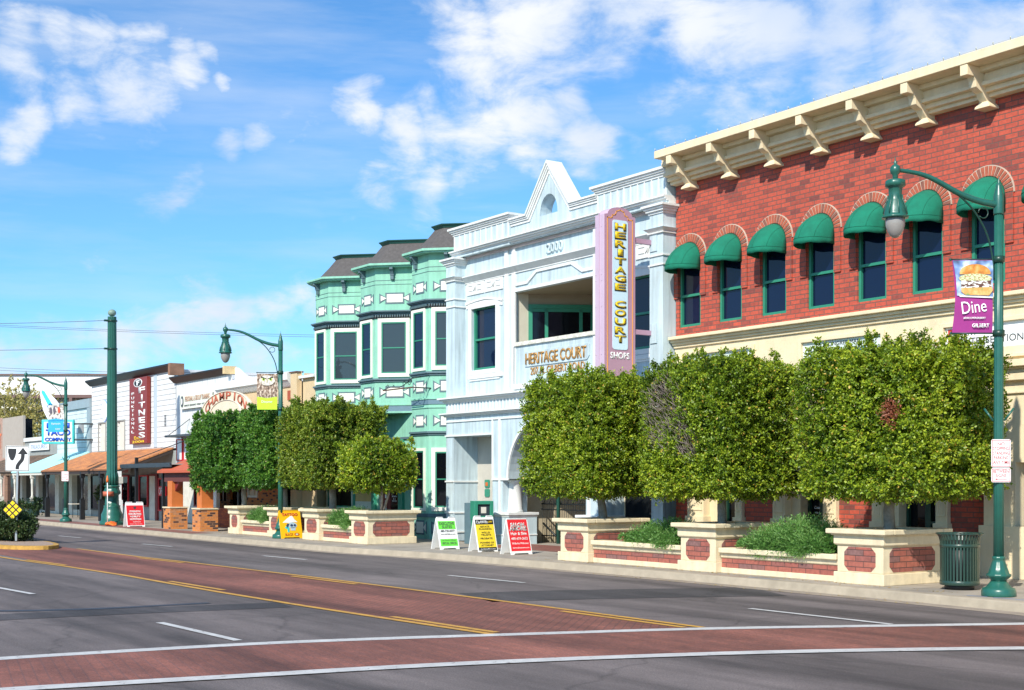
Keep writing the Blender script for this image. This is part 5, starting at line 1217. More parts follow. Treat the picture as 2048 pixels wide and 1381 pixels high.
def leaves(name, cen, nrm, ax, ln, wd, tint, m, org, parent, fold=.25):
    """folded two-face leaves: cen base point, ax direction of the midrib, nrm face normal"""
    n = len(cen); side = np.cross(nrm, ax); side /= np.linalg.norm(side, axis=1)[:, None]+1e-9
    nn = np.cross(ax, side)
    ln = ln[:, None]; wd = wd[:, None]
    v = np.empty((n, 6, 3))
    v[:, 0] = cen; v[:, 3] = cen+ax*ln
    v[:, 1] = cen+ax*ln*.35+side*wd+nn*wd*fold; v[:, 2] = cen+ax*ln*.72+side*wd*.7+nn*wd*fold*.7
    v[:, 5] = cen+ax*ln*.35-side*wd+nn*wd*fold; v[:, 4] = cen+ax*ln*.72-side*wd*.7+nn*wd*fold*.7
    v -= np.array(org)
    me = bpy.data.meshes.new(name)
    me.vertices.add(n*6); me.vertices.foreach_set('co', v.ravel())
    idx = (np.arange(n)*6)[:, None]+np.array([0, 1, 2, 3, 0, 3, 4, 5])
    me.loops.add(n*8); me.loops.foreach_set('vertex_index', idx.ravel().astype(np.int32))
    me.polygons.add(n*2); me.polygons.foreach_set('loop_start', (np.arange(n*2)*4).astype(np.int32)); me.polygons.foreach_set('loop_total', np.full(n*2, 4, np.int32))
    at_ = me.attributes.new('tint', 'FLOAT', 'POINT'); at_.data.foreach_set('value', np.repeat(tint, 6).astype(np.float32))
    me.materials.append(m); me.update(calc_edges=True)
    o = bpy.data.objects.new(name, me); COL.objects.link(o); o.parent = parent
    return o
def unit(a): return a/(np.linalg.norm(a, axis=1)[:, None]+1e-9)
def crown(T, c, h, m, seed, nshoot=5200, per=13, p=11, lump=.06, lf=.052, name='crown', dead=None, topshoot=70, depth=.45):
    """clipped crown: shoots root just under a lumpy rounded-box surface, leaves splay from every shoot"""
    r = np.random.RandomState(seed); c = np.array(c); h = np.array(h)
    d = r.rand(nshoot, 3)*2-1
    if p > 5:                                                                   # spread the shoots evenly over the clipped faces
        ar = np.array([h[1]*h[2], h[0]*h[2], h[0]*h[1]]); fc = r.choice(3, nshoot, p=ar/ar.sum()); d[np.arange(nshoot), fc] = np.sign(r.rand(nshoot)-.5)
    else: d = r.normal(size=(nshoot, 3))
    sc = (np.abs(d)**p).sum(1)**(1/p); s = d/sc[:, None]
    pos = s*h
    nrm = unit(np.sign(s)*np.abs(s)**(p-1)/h)
    bump_ = vnoise(pos*2.2, seed)*lump + vnoise(pos*6.5, seed+1)*lump*.75
    dep = r.rand(nshoot)**1.9*depth
    keep = np.ones(nshoot, bool)
    gaps = vnoise(pos*3.7, seed+5); dep = dep + np.clip(gaps-.45, 0, 1)*.40                 # hollows where the inside shows dark
    if dead is not None:
        for (dc, rad) in dead:
            q = np.linalg.norm((pos+c-np.array(dc)), axis=1); dep = np.where(q < rad, dep+.28*(1-q/rad), dep); keep &= ~((q < rad*.8) & (r.rand(nshoot) < .42))
    low = pos[:, 2] < -h[2]*.55
    root = c+pos+nrm*(bump_-dep)[:, None]
    sd = unit(nrm*.9+r.normal(size=(nshoot, 3))*.55+np.array([0, 0, .35]))
    sl_ = .07+.11*r.rand(nshoot)
    # sprigs standing above the clipped top
    if topshoot:
        k = topshoot; tx = (r.rand(k, 2)*2-1)*h[:2]*.92; tb = np.column_stack([tx[:, 0], tx[:, 1], np.full(k, h[2]*.96)])+c
        tall = .10+.30*r.rand(k)**1.7
        n_s = 14; a = np.repeat(np.arange(k), n_s); f = np.tile(np.linspace(0, 1, n_s), k)
        lean = r.normal(size=(k, 2))*.12
        tp = tb[a]+np.column_stack([lean[a, 0]*f, lean[a, 1]*f, tall[a]*f])+r.normal(size=(k*n_s, 3))*(.055*(1.1-f))[:, None]
        root = np.vstack([root, tp]); sd = np.vstack([sd, unit(np.array([0, 0, 1.])+r.normal(size=(k*n_s, 3))*.45)]); sl_ = np.concatenate([sl_, .05+.07*r.rand(k*n_s)]); keep = np.concatenate([keep, np.ones(k*n_s, bool)])
        nrm = np.vstack([nrm, unit(r.normal(size=(k*n_s, 3)))]); dep = np.concatenate([dep, np.zeros(k*n_s)])
    root, sd, sl_, nrm, dep = root[keep], sd[keep], sl_[keep], nrm[keep], dep[keep]
    n = len(root)
    a = np.repeat(np.arange(n), per); f = np.tile((np.arange(per)+.5)/per, n)
    cen = root[a]+sd[a]*(sl_[a]*f)[:, None]+r.normal(size=(n*per, 3))*.018
    ax = unit(sd[a]*(.35+.5*f)[:, None]+r.normal(size=(n*per, 3))*.6)
    nr = unit(nrm[a]*.5+r.normal(size=(n*per, 3))*.6+np.array([0, -.1, .55]))
    sh_t = r.normal(size=n)*.13; tone = vnoise(root*1.6, seed+9)*.16
    tint = np.clip(.40+sh_t[a]+tone[a]+r.normal(size=n*per)*.12+.22*(f-.5), 0, .84)
    tint = np.where(r.rand(n*per) < .022, .95, tint)
    ln = lf*(.75+.5*r.rand(n*per)); wd = ln*.30*(.8+.4*r.rand(n*per))
    return leaves(name, cen, nr, ax, ln, wd, tint, m, T.loc, T.r)
def trunk(T, x, y, z0, z1, r0, r1, lean, seed, c, h, m=M_BARK, limbs=7):
    rnd = random.Random(seed); g = MB()
    pts = []; n = 10
    for i in range(n+1):
        f = i/n; pts.append((x+lean[0]*f+rnd.uniform(-.012, .012), y+lean[1]*f+rnd.uniform(-.012, .012), z0+(z1-z0)*f))
    g.tube(pts, [r0*(1.12 if i == 0 else 1)+(r1-r0)*i/n for i in range(n+1)], 12)
    top = Vector(pts[-1])
    for k in range(limbs):
        a = k*2.4+rnd.random(); e = Vector(c)+Vector((math.cos(a)*h[0]*.7, math.sin(a)*h[1]*.7, rnd.uniform(-.2, .8)*h[2]))
        b = Vector(pts[-1-rnd.randint(0, 2)]); mid = b.lerp(e, .5)+Vector((rnd.uniform(-.1, .1), rnd.uniform(-.1, .1), .12))
        g.tube([b, b.lerp(mid, .5)+Vector((0, 0, .03)), mid, mid.lerp(e, .5), e], [r1*.6, r1*.5, r1*.38, r1*.26, r1*.12], 7)
    T.part('trunk', g, m)
TG = 'clipped ficus trees along the pavement'
def tree(label, x, y, c, h, m, seed, **k):
    T = Thing('clipped_ficus_tree', label, 'tree', (x, y, 1.1), TG); ns = k.get('nshoot', 5200)
    tk = k.pop('tr', (.10, .085)); lean = k.pop('lean', (0, 0))
    trunk(T, x, y, 1.08, c[2]-h[2]*.55, tk[0], tk[1], lean, seed, c, h)
    crown(T, c, h, m, seed, **k); crown(T, c, (h[0]-.32, h[1]-.32, h[2]-.30), m, seed+100, nshoot=ns//4, per=8, lf=.13, topshoot=0, depth=.5, name='inner_foliage'); return T
tb3 = tree('box-clipped ficus tree with a small rusty withered patch, nearest the litter bin', -16.2, 19.6, (-16.0, 19.68, 3.03), (1.38, 1.38, 1.27), M_LEAFY, 11, nshoot=10500, tr=(.105, .09),
     dead=[((-15.07, 18.26, 3.2), .22)])
tb2 = tree('box-clipped ficus tree with bare grey twigs showing on its left side', -20.62, 19.6, (-20.55, 19.6, 3.06), (1.27, 1.30, 1.32), M_LEAFY, 23, nshoot=9600, tr=(.10, .085),
     dead=[((-21.15, 18.28, 3.45), .62), ((-20.3, 18.28, 2.75), .34)], topshoot=60)
tb1 = tree('box-clipped ficus tree on a leaning trunk in front of the arched entrance', -24.65, 19.6, (-24.98, 19.6, 3.05), (1.30, 1.28, 1.29), M_LEAFY, 37, nshoot=9400, tr=(.10, .085), lean=(-.22, 0))
ta3 = tree('smallest clipped ficus tree, with several thin stems', -35.3, 19.5, (-35.5, 19.45, 2.42), (1.04, 1.0, .62), M_LEAFY, 41, nshoot=2600, per=11, tr=(.05, .04), p=3.4, lf=.072, topshoot=30, depth=.4)
ta2 = tree('olive-green clipped ficus tree in front of the left bay of the mint green building', -38.75, 19.6, (-38.75, 19.6, 3.12), (1.38, 1.34, 1.22), M_LEAFM, 53, nshoot=6200, per=12, lf=.066, tr=(.12, .11), topshoot=50)
ta1 = tree('dark green clipped ficus tree beside the owl banner', -42.35, 19.6, (-42.3, 19.6, 3.14), (1.30, 1.3, 1.25), M_LEAFD, 61, nshoot=5600, per=12, lf=.078, tr=(.09, .08), topshoot=40)
ta0 = tree('shaggy dark green ficus tree hanging low over the red-roofed porch', -45.7, 19.5, (-46.45, 19.45, 3.12), (1.85, 1.4, 1.26), M_LEAFD, 71, nshoot=6000, per=12, lf=.08, p=3.6, lump=.15, tr=(.10, .09), topshoot=30)
# low hanging shoots of the leftmost tree, thin stems of the smallest, dead twigs and the withered patch
crown(ta0, (-48.1, 18.8, 1.95), (.40, .35, .45), M_LEAFD, 77, nshoot=330, per=12, p=2.4, lf=.08, topshoot=0, name='hanging_branch')
g = MB()
for dx, dy in ((-.28, .1), (.12, -.05), (.2, .12)): g.tube([(-35.3+dx*.2, 19.5+dy*.3, 1.1), (-35.3+dx, 19.5+dy, 1.6), (-35.3+dx*1.8, 19.5+dy*1.5, 2.2)], [.04, .035, .025], 7)
ta3.part('stem', g, M_BARK)
rnd = random.Random(5); g = MB()
for k in range(620):
    a = rnd.random()*6.28; rr = rnd.random()**.5
    px, pz = -21.05+.66*rr*math.cos(a), 3.36+.82*rr*math.sin(a)
    if rnd.random() < .2: px, pz = -20.35+.32*math.cos(a)*rr, 2.72+.40*math.sin(a)*rr
    p0 = Vector((px, 18.42, pz)); d = Vector((rnd.uniform(-.5, .5), rnd.uniform(-1.0, -.1), rnd.uniform(.15, 1.1))).normalized()
    ln = rnd.uniform(.12, .30); p1 = p0+d*ln*.5+Vector((rnd.uniform(-.02, .02), 0, 0)); g.tube([p0, p1, p0+d*ln], [.006, .0045, .002], 3)
tb2.part('bare_twigs', g, M_DEAD)
r = np.random.RandomState(3); n = 420
cen = np.column_stack([-15.07+r.normal(size=n)*.085, 18.20+r.rand(n)*.12, 3.20+r.normal(size=n)*.11]); ax = unit(r.normal(size=(n, 3))+np.array([0, -.3, .6]))
leaves('withered_leaves', cen, unit(r.normal(size=(n, 3))+np.array([0, -.6, .3])), ax, .05+.04*r.rand(n), .009+.006*r.rand(n), np.clip(.45+.2*r.normal(size=n), 0, .84), M_RUST, tb3.loc, tb3.r)

def rosemary(label, c, h, seed, n=2600, m=M_ROSE, droop=0):
    T = Thing('rosemary_bush', label, 'shrub', (c[0], c[1], c[2]), 'rosemary bushes in the low beds')
    r = np.random.RandomState(seed); c = np.array(c); h = np.array(h)
    b = np.column_stack([(r.rand(n)*2-1)*h[0]*.9, (r.rand(n)*2-1)*h[1]*.8, np.zeros(n)])
    cl = np.round(b[:, 0]*4+r.normal(size=n)*.3)                                   # stems gather in tufts of uneven height
    tall = .75+.38*np.sin(cl*2.3+seed)+.18*r.normal(size=n)
    edge = np.clip(1-(np.abs(b[:, 0])/h[0])**3, .25, 1)
    dirn = unit(np.column_stack([b[:, 0]/h[0]*.5+np.sin(cl*1.7)*.25, b[:, 1]/h[1]*.5-.35, np.full(n, .8)])+r.normal(size=(n, 3))*.28)
    L_ = h[2]*edge*np.clip(tall, .45, 1.25)
    front = (b[:, 1] < 0) & (r.rand(n) < .42); L_ = np.where(front, L_*(.85+droop*np.clip(np.sin(cl*1.1+seed), 0, 1)), L_)
    seg = 16; a = np.repeat(np.arange(n), seg); f = np.tile((np.arange(seg)+.5)/seg, n)
    P0 = c+b; P0[:, 1] = np.where(front, c[1]-h[1]*.8, P0[:, 1])
    pos = P0[a]+dirn[a]*(L_[a]*f)[:, None]
    fa = front[a]
    pos[:, 1] = np.where(fa, P0[a][:, 1]-np.sin(np.minimum(f*1.9, 1.57))*(.20+.06*np.sin(cl[a])), pos[:, 1])
    pos[:, 2] = np.where(fa, c[2]+.10+.12*np.sin(f*3)-L_[a]*(.42+.3*np.sin(cl[a]*1.9))*np.clip(f-.35, 0, 1)*(1+droop), pos[:, 2])
    pos[:, 0] += np.where(fa, .12*f*np.sin(cl[a]*2), 0)
    ax = unit(np.where(fa[:, None], np.array([0, -.5, -.5])*f[:, None]+dirn[a]*.4, dirn[a]*.8)+r.normal(size=(n*seg, 3))*.45)
    tint = np.clip(.38+.3*(f-.4)+(r.normal(size=n)*.13+.10*np.sin(cl*1.3))[a]+r.normal(size=n*seg)*.10, 0, .84)
    leaves('foliage', pos+r.normal(size=pos.shape)*.008, unit(r.normal(size=(n*seg, 3))+np.array([0, -.4, .4])), ax, .05+.03*r.rand(n*seg), .006+.004*r.rand(n*seg), tint, m, T.loc, T.r)
    g = MB()
    for k in range(14):
        q = P0[k*7 % n]; d = dirn[k*7 % n]; g.tube([tuple(q), tuple(q+d*.25)], [.012, .005], 5)
    T.part('stem', g, M_BARK)
rosemary('feathery rosemary bush in the low bed left of the largest one', (-22.1, 19.45, .62), (.98, .46, .50), 1, 3600)
rosemary('largest feathery rosemary bush, trailing over the ledge left of the end planter', (-18.15, 19.45, .62), (1.15, .48, .62), 2, 5200, droop=.05)
rosemary('small rosemary mound in the low bed left of the second street lamp', (-43.0, 19.45, .62), (.90, .45, .52), 3, 5200)
rosemary('small rosemary mound in the low bed under the smallest clipped tree', (-36.85, 19.45, .62), (.80, .45, .52), 4, 5200)
# hedge on the island
T = Thing('round_hedge', 'dark rounded hedge on the gravel island behind the two traffic signs', 'hedge', (-45.6, 10.9, .15))
crown(T, (-46.3, 10.9, .62), (3.0, .85, .50), M_HEDGE, 91, nshoot=5200, per=10, p=2.8, lump=.12, lf=.07, topshoot=30, depth=.35, name='foliage')
g = MB()
for k in range(9): g.tube([(-48.5+k*.6, 10.9, .15), (-48.5+k*.6+.1, 10.8, .5)], .03, 6)
T.part('stem', g, M_BARK)
# airy desert tree behind the far shops
T = Thing('desert_tree', 'airy yellow-green tree standing behind the beige building at the far left', 'tree', (-108, 27, 0))
c, h = (-108, 27, 6.3), (3.6, 2.8, 3.2)
trunk(T, -108, 27, 0, 4.0, .2, .14, (.3, 0), 8, c, h, limbs=16)
crown(T, c, h, M_PALO, 97, nshoot=2400, per=9, p=2.2, lump=.7, lf=.16, topshoot=0, depth=2.4)

# ================================================================== STREET LAMPS, POLE, WIRES
AD = Vector((-.774, -1.602, 0)).normalized(); AL = 1.78
def lamp(loc, label, banner=True):
    T = Thing('street_lamp', label, 'street lamp', (0, 0, 0), 'green street lamps')
    g = MB(); g.lathe([(.27, 0), (.275, .02), (.27, .09), (.255, .13), (.20, .15), (.15, .21), (.125, .245)], n=24); T.part('base', g, M_LAMP)
    g = MB(); g.lathe([(.125, .245), (.13, .27), (.185, .31), (.20, .335), (.195, .36), (.17, .37), (.14, .46), (.11, .55), (.098, .60), (.105, .61), (.105, .64), (.085, .65)], n=36, flute=.09, fn=12); T.part('flared_foot', g, M_LAMP)
    g = MB(); g.lathe([(.085, .65), (.080, 2.0), (.075, 4.0), (.071, 6.2)], n=48, flute=.13, fn=12); T.part('shaft', g, M_LAMP)
    g = MB(); g.lathe([(.080, 6.2), (.082, 6.22), (.080, 6.50), (.072, 6.53), (.060, 6.58), (.046, 6.64), (.040, 6.69), (.018, 6.71), (.024, 6.74), (.008, 6.77), (0, 6.86)], n=20); T.part('finial', g, M_LAMP)
    P = [(0.05, 6.36), (.35, 6.40), (.70, 6.52), (1.0, 6.68), (1.25, 6.79), (1.50, 6.84), (AL, 6.86)]
    P = smooth(P, 2); g = MB(); g.tube([(AD.x*a, AD.y*a, b) for a, b in P], [.058-.028*i/(len(P)-1) for i in range(len(P))], 10); T.part('arm', g, M_LAMP)
    Q = smooth([(.08, 5.15), (.10, 5.5), (.20, 5.9), (.42, 6.25), (.62, 6.44), (.75, 6.52)], 2); g = MB(); g.tube([(AD.x*a, AD.y*a, b) for a, b in Q], .016, 6)
    g.tube([(AD.x*(.27+.085*math.cos(t)), AD.y*(.27+.085*math.cos(t)), 6.22+.085*math.sin(t)) for t in [k*.4 for k in range(15)]], .010, 5); T.part('scroll_brace', g, M_LAMPD)
    hx, hy = AD.x*AL, AD.y*AL
    g = MB(); g.lathe([(.03, 6.70), (.045, 6.74), (.045, 6.78), (.075, 6.81), (.085, 6.86), (.075, 6.91), (.045, 6.94), (.02, 6.95), (.028, 6.985), (.010, 7.01), (0, 7.10)], hx, hy, 16); T.part('arm_ball', g, M_LAMP)
    g = MB(); g.lathe([(.04, 6.71), (.13, 6.70), (.16, 6.68), (.165, 6.60), (.125, 6.58), (.11, 6.56), (.105, 6.42), (.12, 6.37), (.165, 6.27), (.185, 6.17), (.19, 6.12), (.215, 6.11), (.215, 6.085), (.16, 6.08)], hx, hy, 32, flute=.05, fn=8)
    for k in range(8):
        a = k*PI/4+.2; g.tube([(hx+r*math.cos(a), hy+r*math.sin(a), z) for r, z in ((.115, 6.45), (.135, 6.36), (.178, 6.26), (.197, 6.15))], .009, 4)
    T.part('lamp_housing', g, M_LAMP)
    g = MB(); g.lathe([(.15, 6.08), (.155, 6.03), (.15, 5.96), (.125, 5.88), (.085, 5.81), (.04, 5.775), (0, 5.765)], hx, hy, 24); T.part('globe', g, M_GLOBE)
    g = MB(); g.lathe([(.095, 5.42), (.095, 5.52)], n=16); g.lathe([(.095, 4.22), (.095, 4.32)], n=16)
    g.tube([(0, 0, 5.47), (AD.x*.0-.0, 0, 5.47)], .01, 4) if False else None
    bx, by = -RV.x*.78, -RV.y*.78
    for z in (5.47, 4.27): g.tube([(0, 0, z), (bx, by, z)], .013, 6); g.lathe([(0, z-.03), (.026, z), (0, z+.03)], bx, by, 8)
    T.part('banner_arm', g, M_LAMPD)
    T.r.location = loc
    return T
L1 = lamp((-13.25, 18.72, .15), 'largest green street lamp, carrying the burger banner')
g = MB(); g.tube([(-.06, -.06, 2.85), (-.20, -.10, 3.05)], .018, 6); g.tube([(.06, .06, 2.85), (.17, .16, 3.05)], .018, 6); L1.part('bracket_stub', g, M_LAMP)
L2 = copy_tree(L1.r); L2.location = (-40.35, 18.5, .15); L2['label'] = 'green street lamp beside the yellow tattoo board, carrying the owl banner'
L3 = copy_tree(L1.r); L3.location = (-62.9, 17.95, .15); L3['label'] = 'farthest green street lamp, carrying the blue beach banner'
BANX = RV                                                  # banners hang square to the oncoming view along the street
def banner(loc, label, draw, w=.66, ztop=5.46, zbot=4.28, swing=.06):
    T = Thing('street_banner', label, 'banner', (0, 0, 0), 'banners on the street lamps')
    T.M = Matrix(((RV.x, -DV.x*-1, 0, 0), (RV.y, -DV.y*-1, 0, 0), (0, 0, 1, 0), (0, 0, 0, 1)))
    draw(T, -.10-w, -.10, zbot, ztop)
    T.r.location = loc; T.r.rotation_euler = (0, 0, math.atan2(RV.y, RV.x)); return T
def cloth(T, x0, x1, z0, z1, m, y=0, name='cloth', parent=None, wob=.02, nx=10, nz=14, pinch=0):
    g = MB(); g.smooth = True
    rows = []
    for j in range(nz+1):
        f = j/nz; z = z0+(z1-z0)*f; row = []
        for i in range(nx+1):
            u = i/nx; xx = x0+(x1-x0)*u+pinch*(1-u)*math.sin(PI*f)
            row.append((xx, y+wob*math.sin(3.2*f*PI+u*2)*(.4+.6*u), z))
        rows.append(row)
    g.loft(rows, close=False); return T.part(name, g, m, parent)
M_BPURP = mat("magenta_banner_cloth", (.33, .03, .22), .75, .1)
def noisy(name, stops, sc, det=4, dist=0, mapsc=(1, 1, 1)):
    m, t, p = _new(name); n, l = t.nodes, t.links; tc = n.new('ShaderNodeTexCoord'); mp = n.new('ShaderNodeMapping'); mp.inputs['Scale'].default_value = mapsc; l.new(tc.outputs['Object'], mp.inputs['Vector'])
    a = n.new('ShaderNodeTexNoise'); a.inputs['Scale'].default_value = sc; a.inputs['Detail'].default_value = det; a.inputs['Distortion'].default_value = dist; l.new(mp.outputs[0], a.inputs['Vector'])
    r = ramp(n, stops); l.new(a.outputs['Fac'], r.inputs['Fac']); l.new(r.outputs[0], p.inputs['Base Color']); p.inputs['Roughness'].default_value = .7; return m
def disc(g, cx, cz, rx, rz, y0, y1, n=24, a0=0, a1=2*PI):
    g.prism([(cx+rx*math.cos(a0+(a1-a0)*k/(n if a1-a0 > 6 else n-1)), cz+rz*math.sin(a0+(a1-a0)*k/(n if a1-a0 > 6 else n-1))) for k in range(n)], y0, y1)
def burger(T, a, b, c, d):
    ph = .05
    cloth(T, a, b, c, d, M_BPURP, wob=.012, pinch=ph)
    X = lambda f: a+.06+(b-a-.07)*f
    g = MB(); g.prism([(X(0)-.05, d-.01), (b, d-.01), (b, d-.62), (X(.03), d-.58), (X(0), d-.3)], -.022, -.014); T.part('photo_backdrop', g, noisy("blurred_blue_photo", [(.3, (.03, .05, .09)), (.5, (.20, .32, .60)), (.65, (.65, .75, .85))], 5, 2))
    g = MB(); disc(g, X(.52), d-.22, .25, .15, -.034, -.022, 20, -.1, PI+.1); T.part('bun', g, noisy("toasted_bun", [(.3, (.42, .13, .02)), (.5, (.66, .28, .05)), (.7, (.82, .50, .18))], 9))
    g = MB(); disc(g, X(.52), d-.30, .27, .075, -.038, -.03, 20); T.part('salad', g, noisy("salad_layers", [(.35, (.50, .10, .08)), (.45, (.30, .42, .10)), (.55, (.72, .80, .55)), (.65, (.75, .45, .30))], 26, 2, 0, (1, 1, 2.5)))
    g = MB(); g.prism([(X(.12), d-.34), (X(.95), d-.34), (X(.97), d-.44), (X(.14), d-.46)], -.042, -.03); T.part('cheese_and_meat', g, noisy("cheese_meat", [(.38, (.10, .04, .03)), (.47, (.22, .12, .08)), (.52, (.72, .74, .70)), (.7, (.85, .85, .80))], 17, 2, 0, (1, 1, 2)))
    g = MB(); g.prism([(X(.14), d-.45), (X(.98), d-.44), (X(1.0), d-.50), (X(.9), d-.58), (X(.25), d-.57), (X(.14), d-.52)], -.04, -.028); T.part('lower_bun', g, noisy("lower_bun", [(.35, (.30, .38, .12)), (.48, (.70, .34, .09)), (.7, (.82, .52, .2))], 12))
    g = MB(); g.prism([(X(.10), d-.575), (b, d-.60), (b, d-.62), (X(.10), d-.60)], -.026, -.016); T.part('plate_rim', g, M_SIGNW)
    T.text("Dine", (a+b)/2+.02, -.022, c+.42, .40, .20, M_SIGNW, parent=T.r, off=.0, sy=.12)
    T.text("#DISCOVERGILBERT", (a+b)/2+.03, -.022, c+.235, .36, .035, M_SIGNW, off=.02); T.text("GILBERT", (a+b)/2+.13, -.022, c+.115, .28, .065, M_SIGNW, off=.03)
banner((-13.25, 18.72, .15), 'magenta street banner with a burger and the word Dine', burger)
def owl(T, a, b, c, d):
    cloth(T, a, b, c, d, noisy("owl_feathers", [(.35, (.07, .045, .035)), (.5, (.30, .20, .14)), (.62, (.62, .52, .42)), (.75, (.75, .70, .62))], 16, 5, 0, (1, 1, .7)), wob=.008)
    xm = (a+b)/2; g = MB(); disc(g, xm, d-.22, .26, .17, -.016, -.01, 24); T.part('face', g, noisy("pale_face_feathers", [(.3, (.30, .22, .16)), (.5, (.62, .56, .48)), (.7, (.80, .77, .70))], 14))
    for s in (-1, 1):
        g = MB(); disc(g, xm+s*.12, d-.18, .055, .05, -.022, -.016); g.cur = 1; disc(g, xm+s*.115, d-.18, .028, .028, -.028, -.022, 14); g.prism([(xm+s*.02, d-.155), (xm+s*.2, d-.09), (xm+s*.2, d-.13), (xm+s*.02, d-.175)], -.024, -.018); T.part('eye', g, [mat("owl_eye_yellow", (.55, .70, .10), .4), M_SIGNK])
    g = MB(); g.prism([(xm-.03, d-.20), (xm+.03, d-.20), (xm, d-.30)], -.03, -.016); T.part('beak', g, mat("owl_beak", (.55, .50, .30), .5))
    g = MB(); g.prism([(a+.01, c+.0), (b-.01, c+.0), (b-.01, c+.42), (xm, c+.37), (a+.01, c+.42)], -.018, -.01); T.part('lime_panel', g, mat("lime_banner_cloth", (.52, .85, .03), .7, .1))
    T.text("Discover", xm, -.022, c+.26, .36, .08, M_SIGNW); 
banner((-40.35, 18.5, .15), 'street banner with an owl above a lime green panel, on the second lamp', owl, w=.68, ztop=5.43, zbot=4.25)
def beach(T, a, b, c, d):
    cloth(T, a, b, c, d, noisy("beach_photo", [(.35, (.10, .08, .08)), (.48, (.55, .50, .45)), (.6, (.80, .78, .74))], 9, 4), wob=.008)
    g = MB(); g.prism([(a, c), (b, c), (b, c+.58), ((a+b)/2, c+.63), (a, c+.58)], -.018, -.01); T.part('blue_panel', g, mat("blue_banner_cloth", (.03, .42, .80), .7, .1))
    g = MB(); disc(g, a+.50, d-.22, .06, .15, -.02, -.012, 12); T.part('red_figure', g, mat("red_swimsuit", (.70, .08, .03), .6))
    g = MB(); disc(g, a+.12, d-.25, .06, .16, -.02, -.012, 12); disc(g, a+.28, d-.22, .05, .18, -.02, -.012, 12); T.part('dark_figure', g, mat("dark_figures", (.12, .10, .13), .6))
    T.text("Splash", (a+b)/2, -.022, c+.38, .42, .10, M_SIGNW); T.text("GILBERT", (a+b)/2+.1, -.022, c+.14, .25, .06, M_SIGNW)
banner((-62.9, 17.95, .15), 'street banner with bathers above a blue panel, on the farthest lamp', beach, w=.72, ztop=5.45, zbot=4.2)

def plate_sign(name, label, loc, w, h, draw, rz, cat='sign', group=None, m=M_SIGNW, r=.03):
    """sheet metal plate, local x across, front faces -y"""
    T = Thing(name, label, cat, (0, 0, 0), group); q = []
    for cx, cz, a0 in ((-w/2+r, r, PI), (w/2-r, r, 1.5*PI), (w/2-r, h-r, 0), (-w/2+r, h-r, .5*PI)): q += [(cx+r*math.cos(a0+k*PI/8), cz+r*math.sin(a0+k*PI/8)) for k in range(5)]
    g = MB(); g.prism(q, -.004, .0); T.part('plate', g, m); draw(T, w, h); T.r.location = loc; T.r.rotation_euler = (0, 0, rz); return T
RZF = math.atan2(RV.y, RV.x)
M_RINK = mat("red_sign_ink", (.60, .01, .03), .4, .05)
def border(T, w, h, m, t=.010, e=.012):
    g = MB(); g.frame(-w/2+e, w/2-e, e, h-e, t, -.0065, -.004); T.part('border', g, m)
def nostop(T, w, h):
    border(T, w, h, M_RINK, .008)
    for i, (s, f) in enumerate((("NO", .36), ("STOPPING", .82), ("STANDING", .82), ("PARKING", .74), ("ANY TIME", .82))): T.text(s, 0, -.005, h*(.84-.165*i), w*f, .052, M_RINK, off=.004, ext=.002)
def between(T, w, h):
    border(T, w, h, M_RINK, .008)
    T.text("BETWEEN", 0, -.005, h*.77, w*.80, .050, M_RINK, off=.004, ext=.002); T.text("SIGNS", 0, -.005, h*.48, w*.55, .050, M_RINK, off=.004, ext=.002)
    g = MB(); g.box(-w*.22, w*.30, -.007, -.004, h*.20, h*.235); g.prism([(-w*.32, h*.217), (-w*.20, h*.28), (-w*.20, h*.155)], -.007, -.004); T.part('arrow', g, M_RINK)
off = -DV*-.0
pz = Vector((-13.25, 18.72, 0)) - DV*.10 + Vector((0, 0, 0))
plate_sign('parking_sign', 'upper white and red sign reading NO STOPPING STANDING PARKING on the nearest lamp', (pz.x, pz.y, 2.24), .315, .455, nostop, RZF, group='red and white parking signs')
plate_sign('parking_sign', 'small white and red BETWEEN SIGNS plate with a red arrow', (pz.x, pz.y, 2.0), .315, .23, between, RZF, group='red and white parking signs')
pz3 = Vector((-62.9, 17.95, 0)) - DV*.10
plate_sign('parking_sign', 'small white and red parking sign on the farthest street lamp', (pz3.x, pz3.y, 2.05), .33, .46, nostop, RZF, group='red and white parking signs')

T = Thing('utility_pole', 'tall fluted dark green pole with a ball top and stepped base', 'pole', (0, 0, 0))
g = MB(); g.lathe([(.46, 0), (.47, .03), (.46, .16), (.40, .19), (.40, .45), (.33, .62), (.30, .78), (.31, .84)], n=24); T.part('base', g, M_LAMP)
g = MB(); g.lathe([(.31, .84), (.27, .86), (.255, 1.28), (.27, 1.31), (.33, 1.36), (.335, 1.42), (.28, 1.55), (.265, 1.64), (.30, 1.66), (.30, 1.70), (.25, 1.72)], n=40, flute=.05, fn=10); T.part('moulded_foot', g, M_LAMP)
g = MB(); g.lathe([(.25, 1.72), (.245, 2.1), (.205, 2.3), (.195, 5.0), (.165, 9.02), (.17, 9.05), (.05, 9.06)], n=70, flute=.16, fn=14); T.part('shaft', g, M_LAMP)
g = MB(); g.lathe([(.05, 9.03), (.05, 9.08)]+[(.155*math.sin(PI*k/14)+.001, 9.22-.155*math.cos(PI*k/14)) for k in range(1, 15)], n=20); T.part('ball', g, mat("pale_green_ball", (.22, .32, .26), .5, .1))
g = MB()
for z in (8.87, 7.65): g.lathe([(.2, z-.03), (.2, z+.03)], n=16); g.box(-.05, .05, -.3, -.15, z-.04, z+.04)
T.part('cable_clamp', g, M_LAMPD)
g = MB(); g.lathe([(.2, 1.25), (.2, 1.45)], .25, -.22, 10); T.part('junction_box', g, mat("faded_red_plastic", (.5, .12, .06), .6))
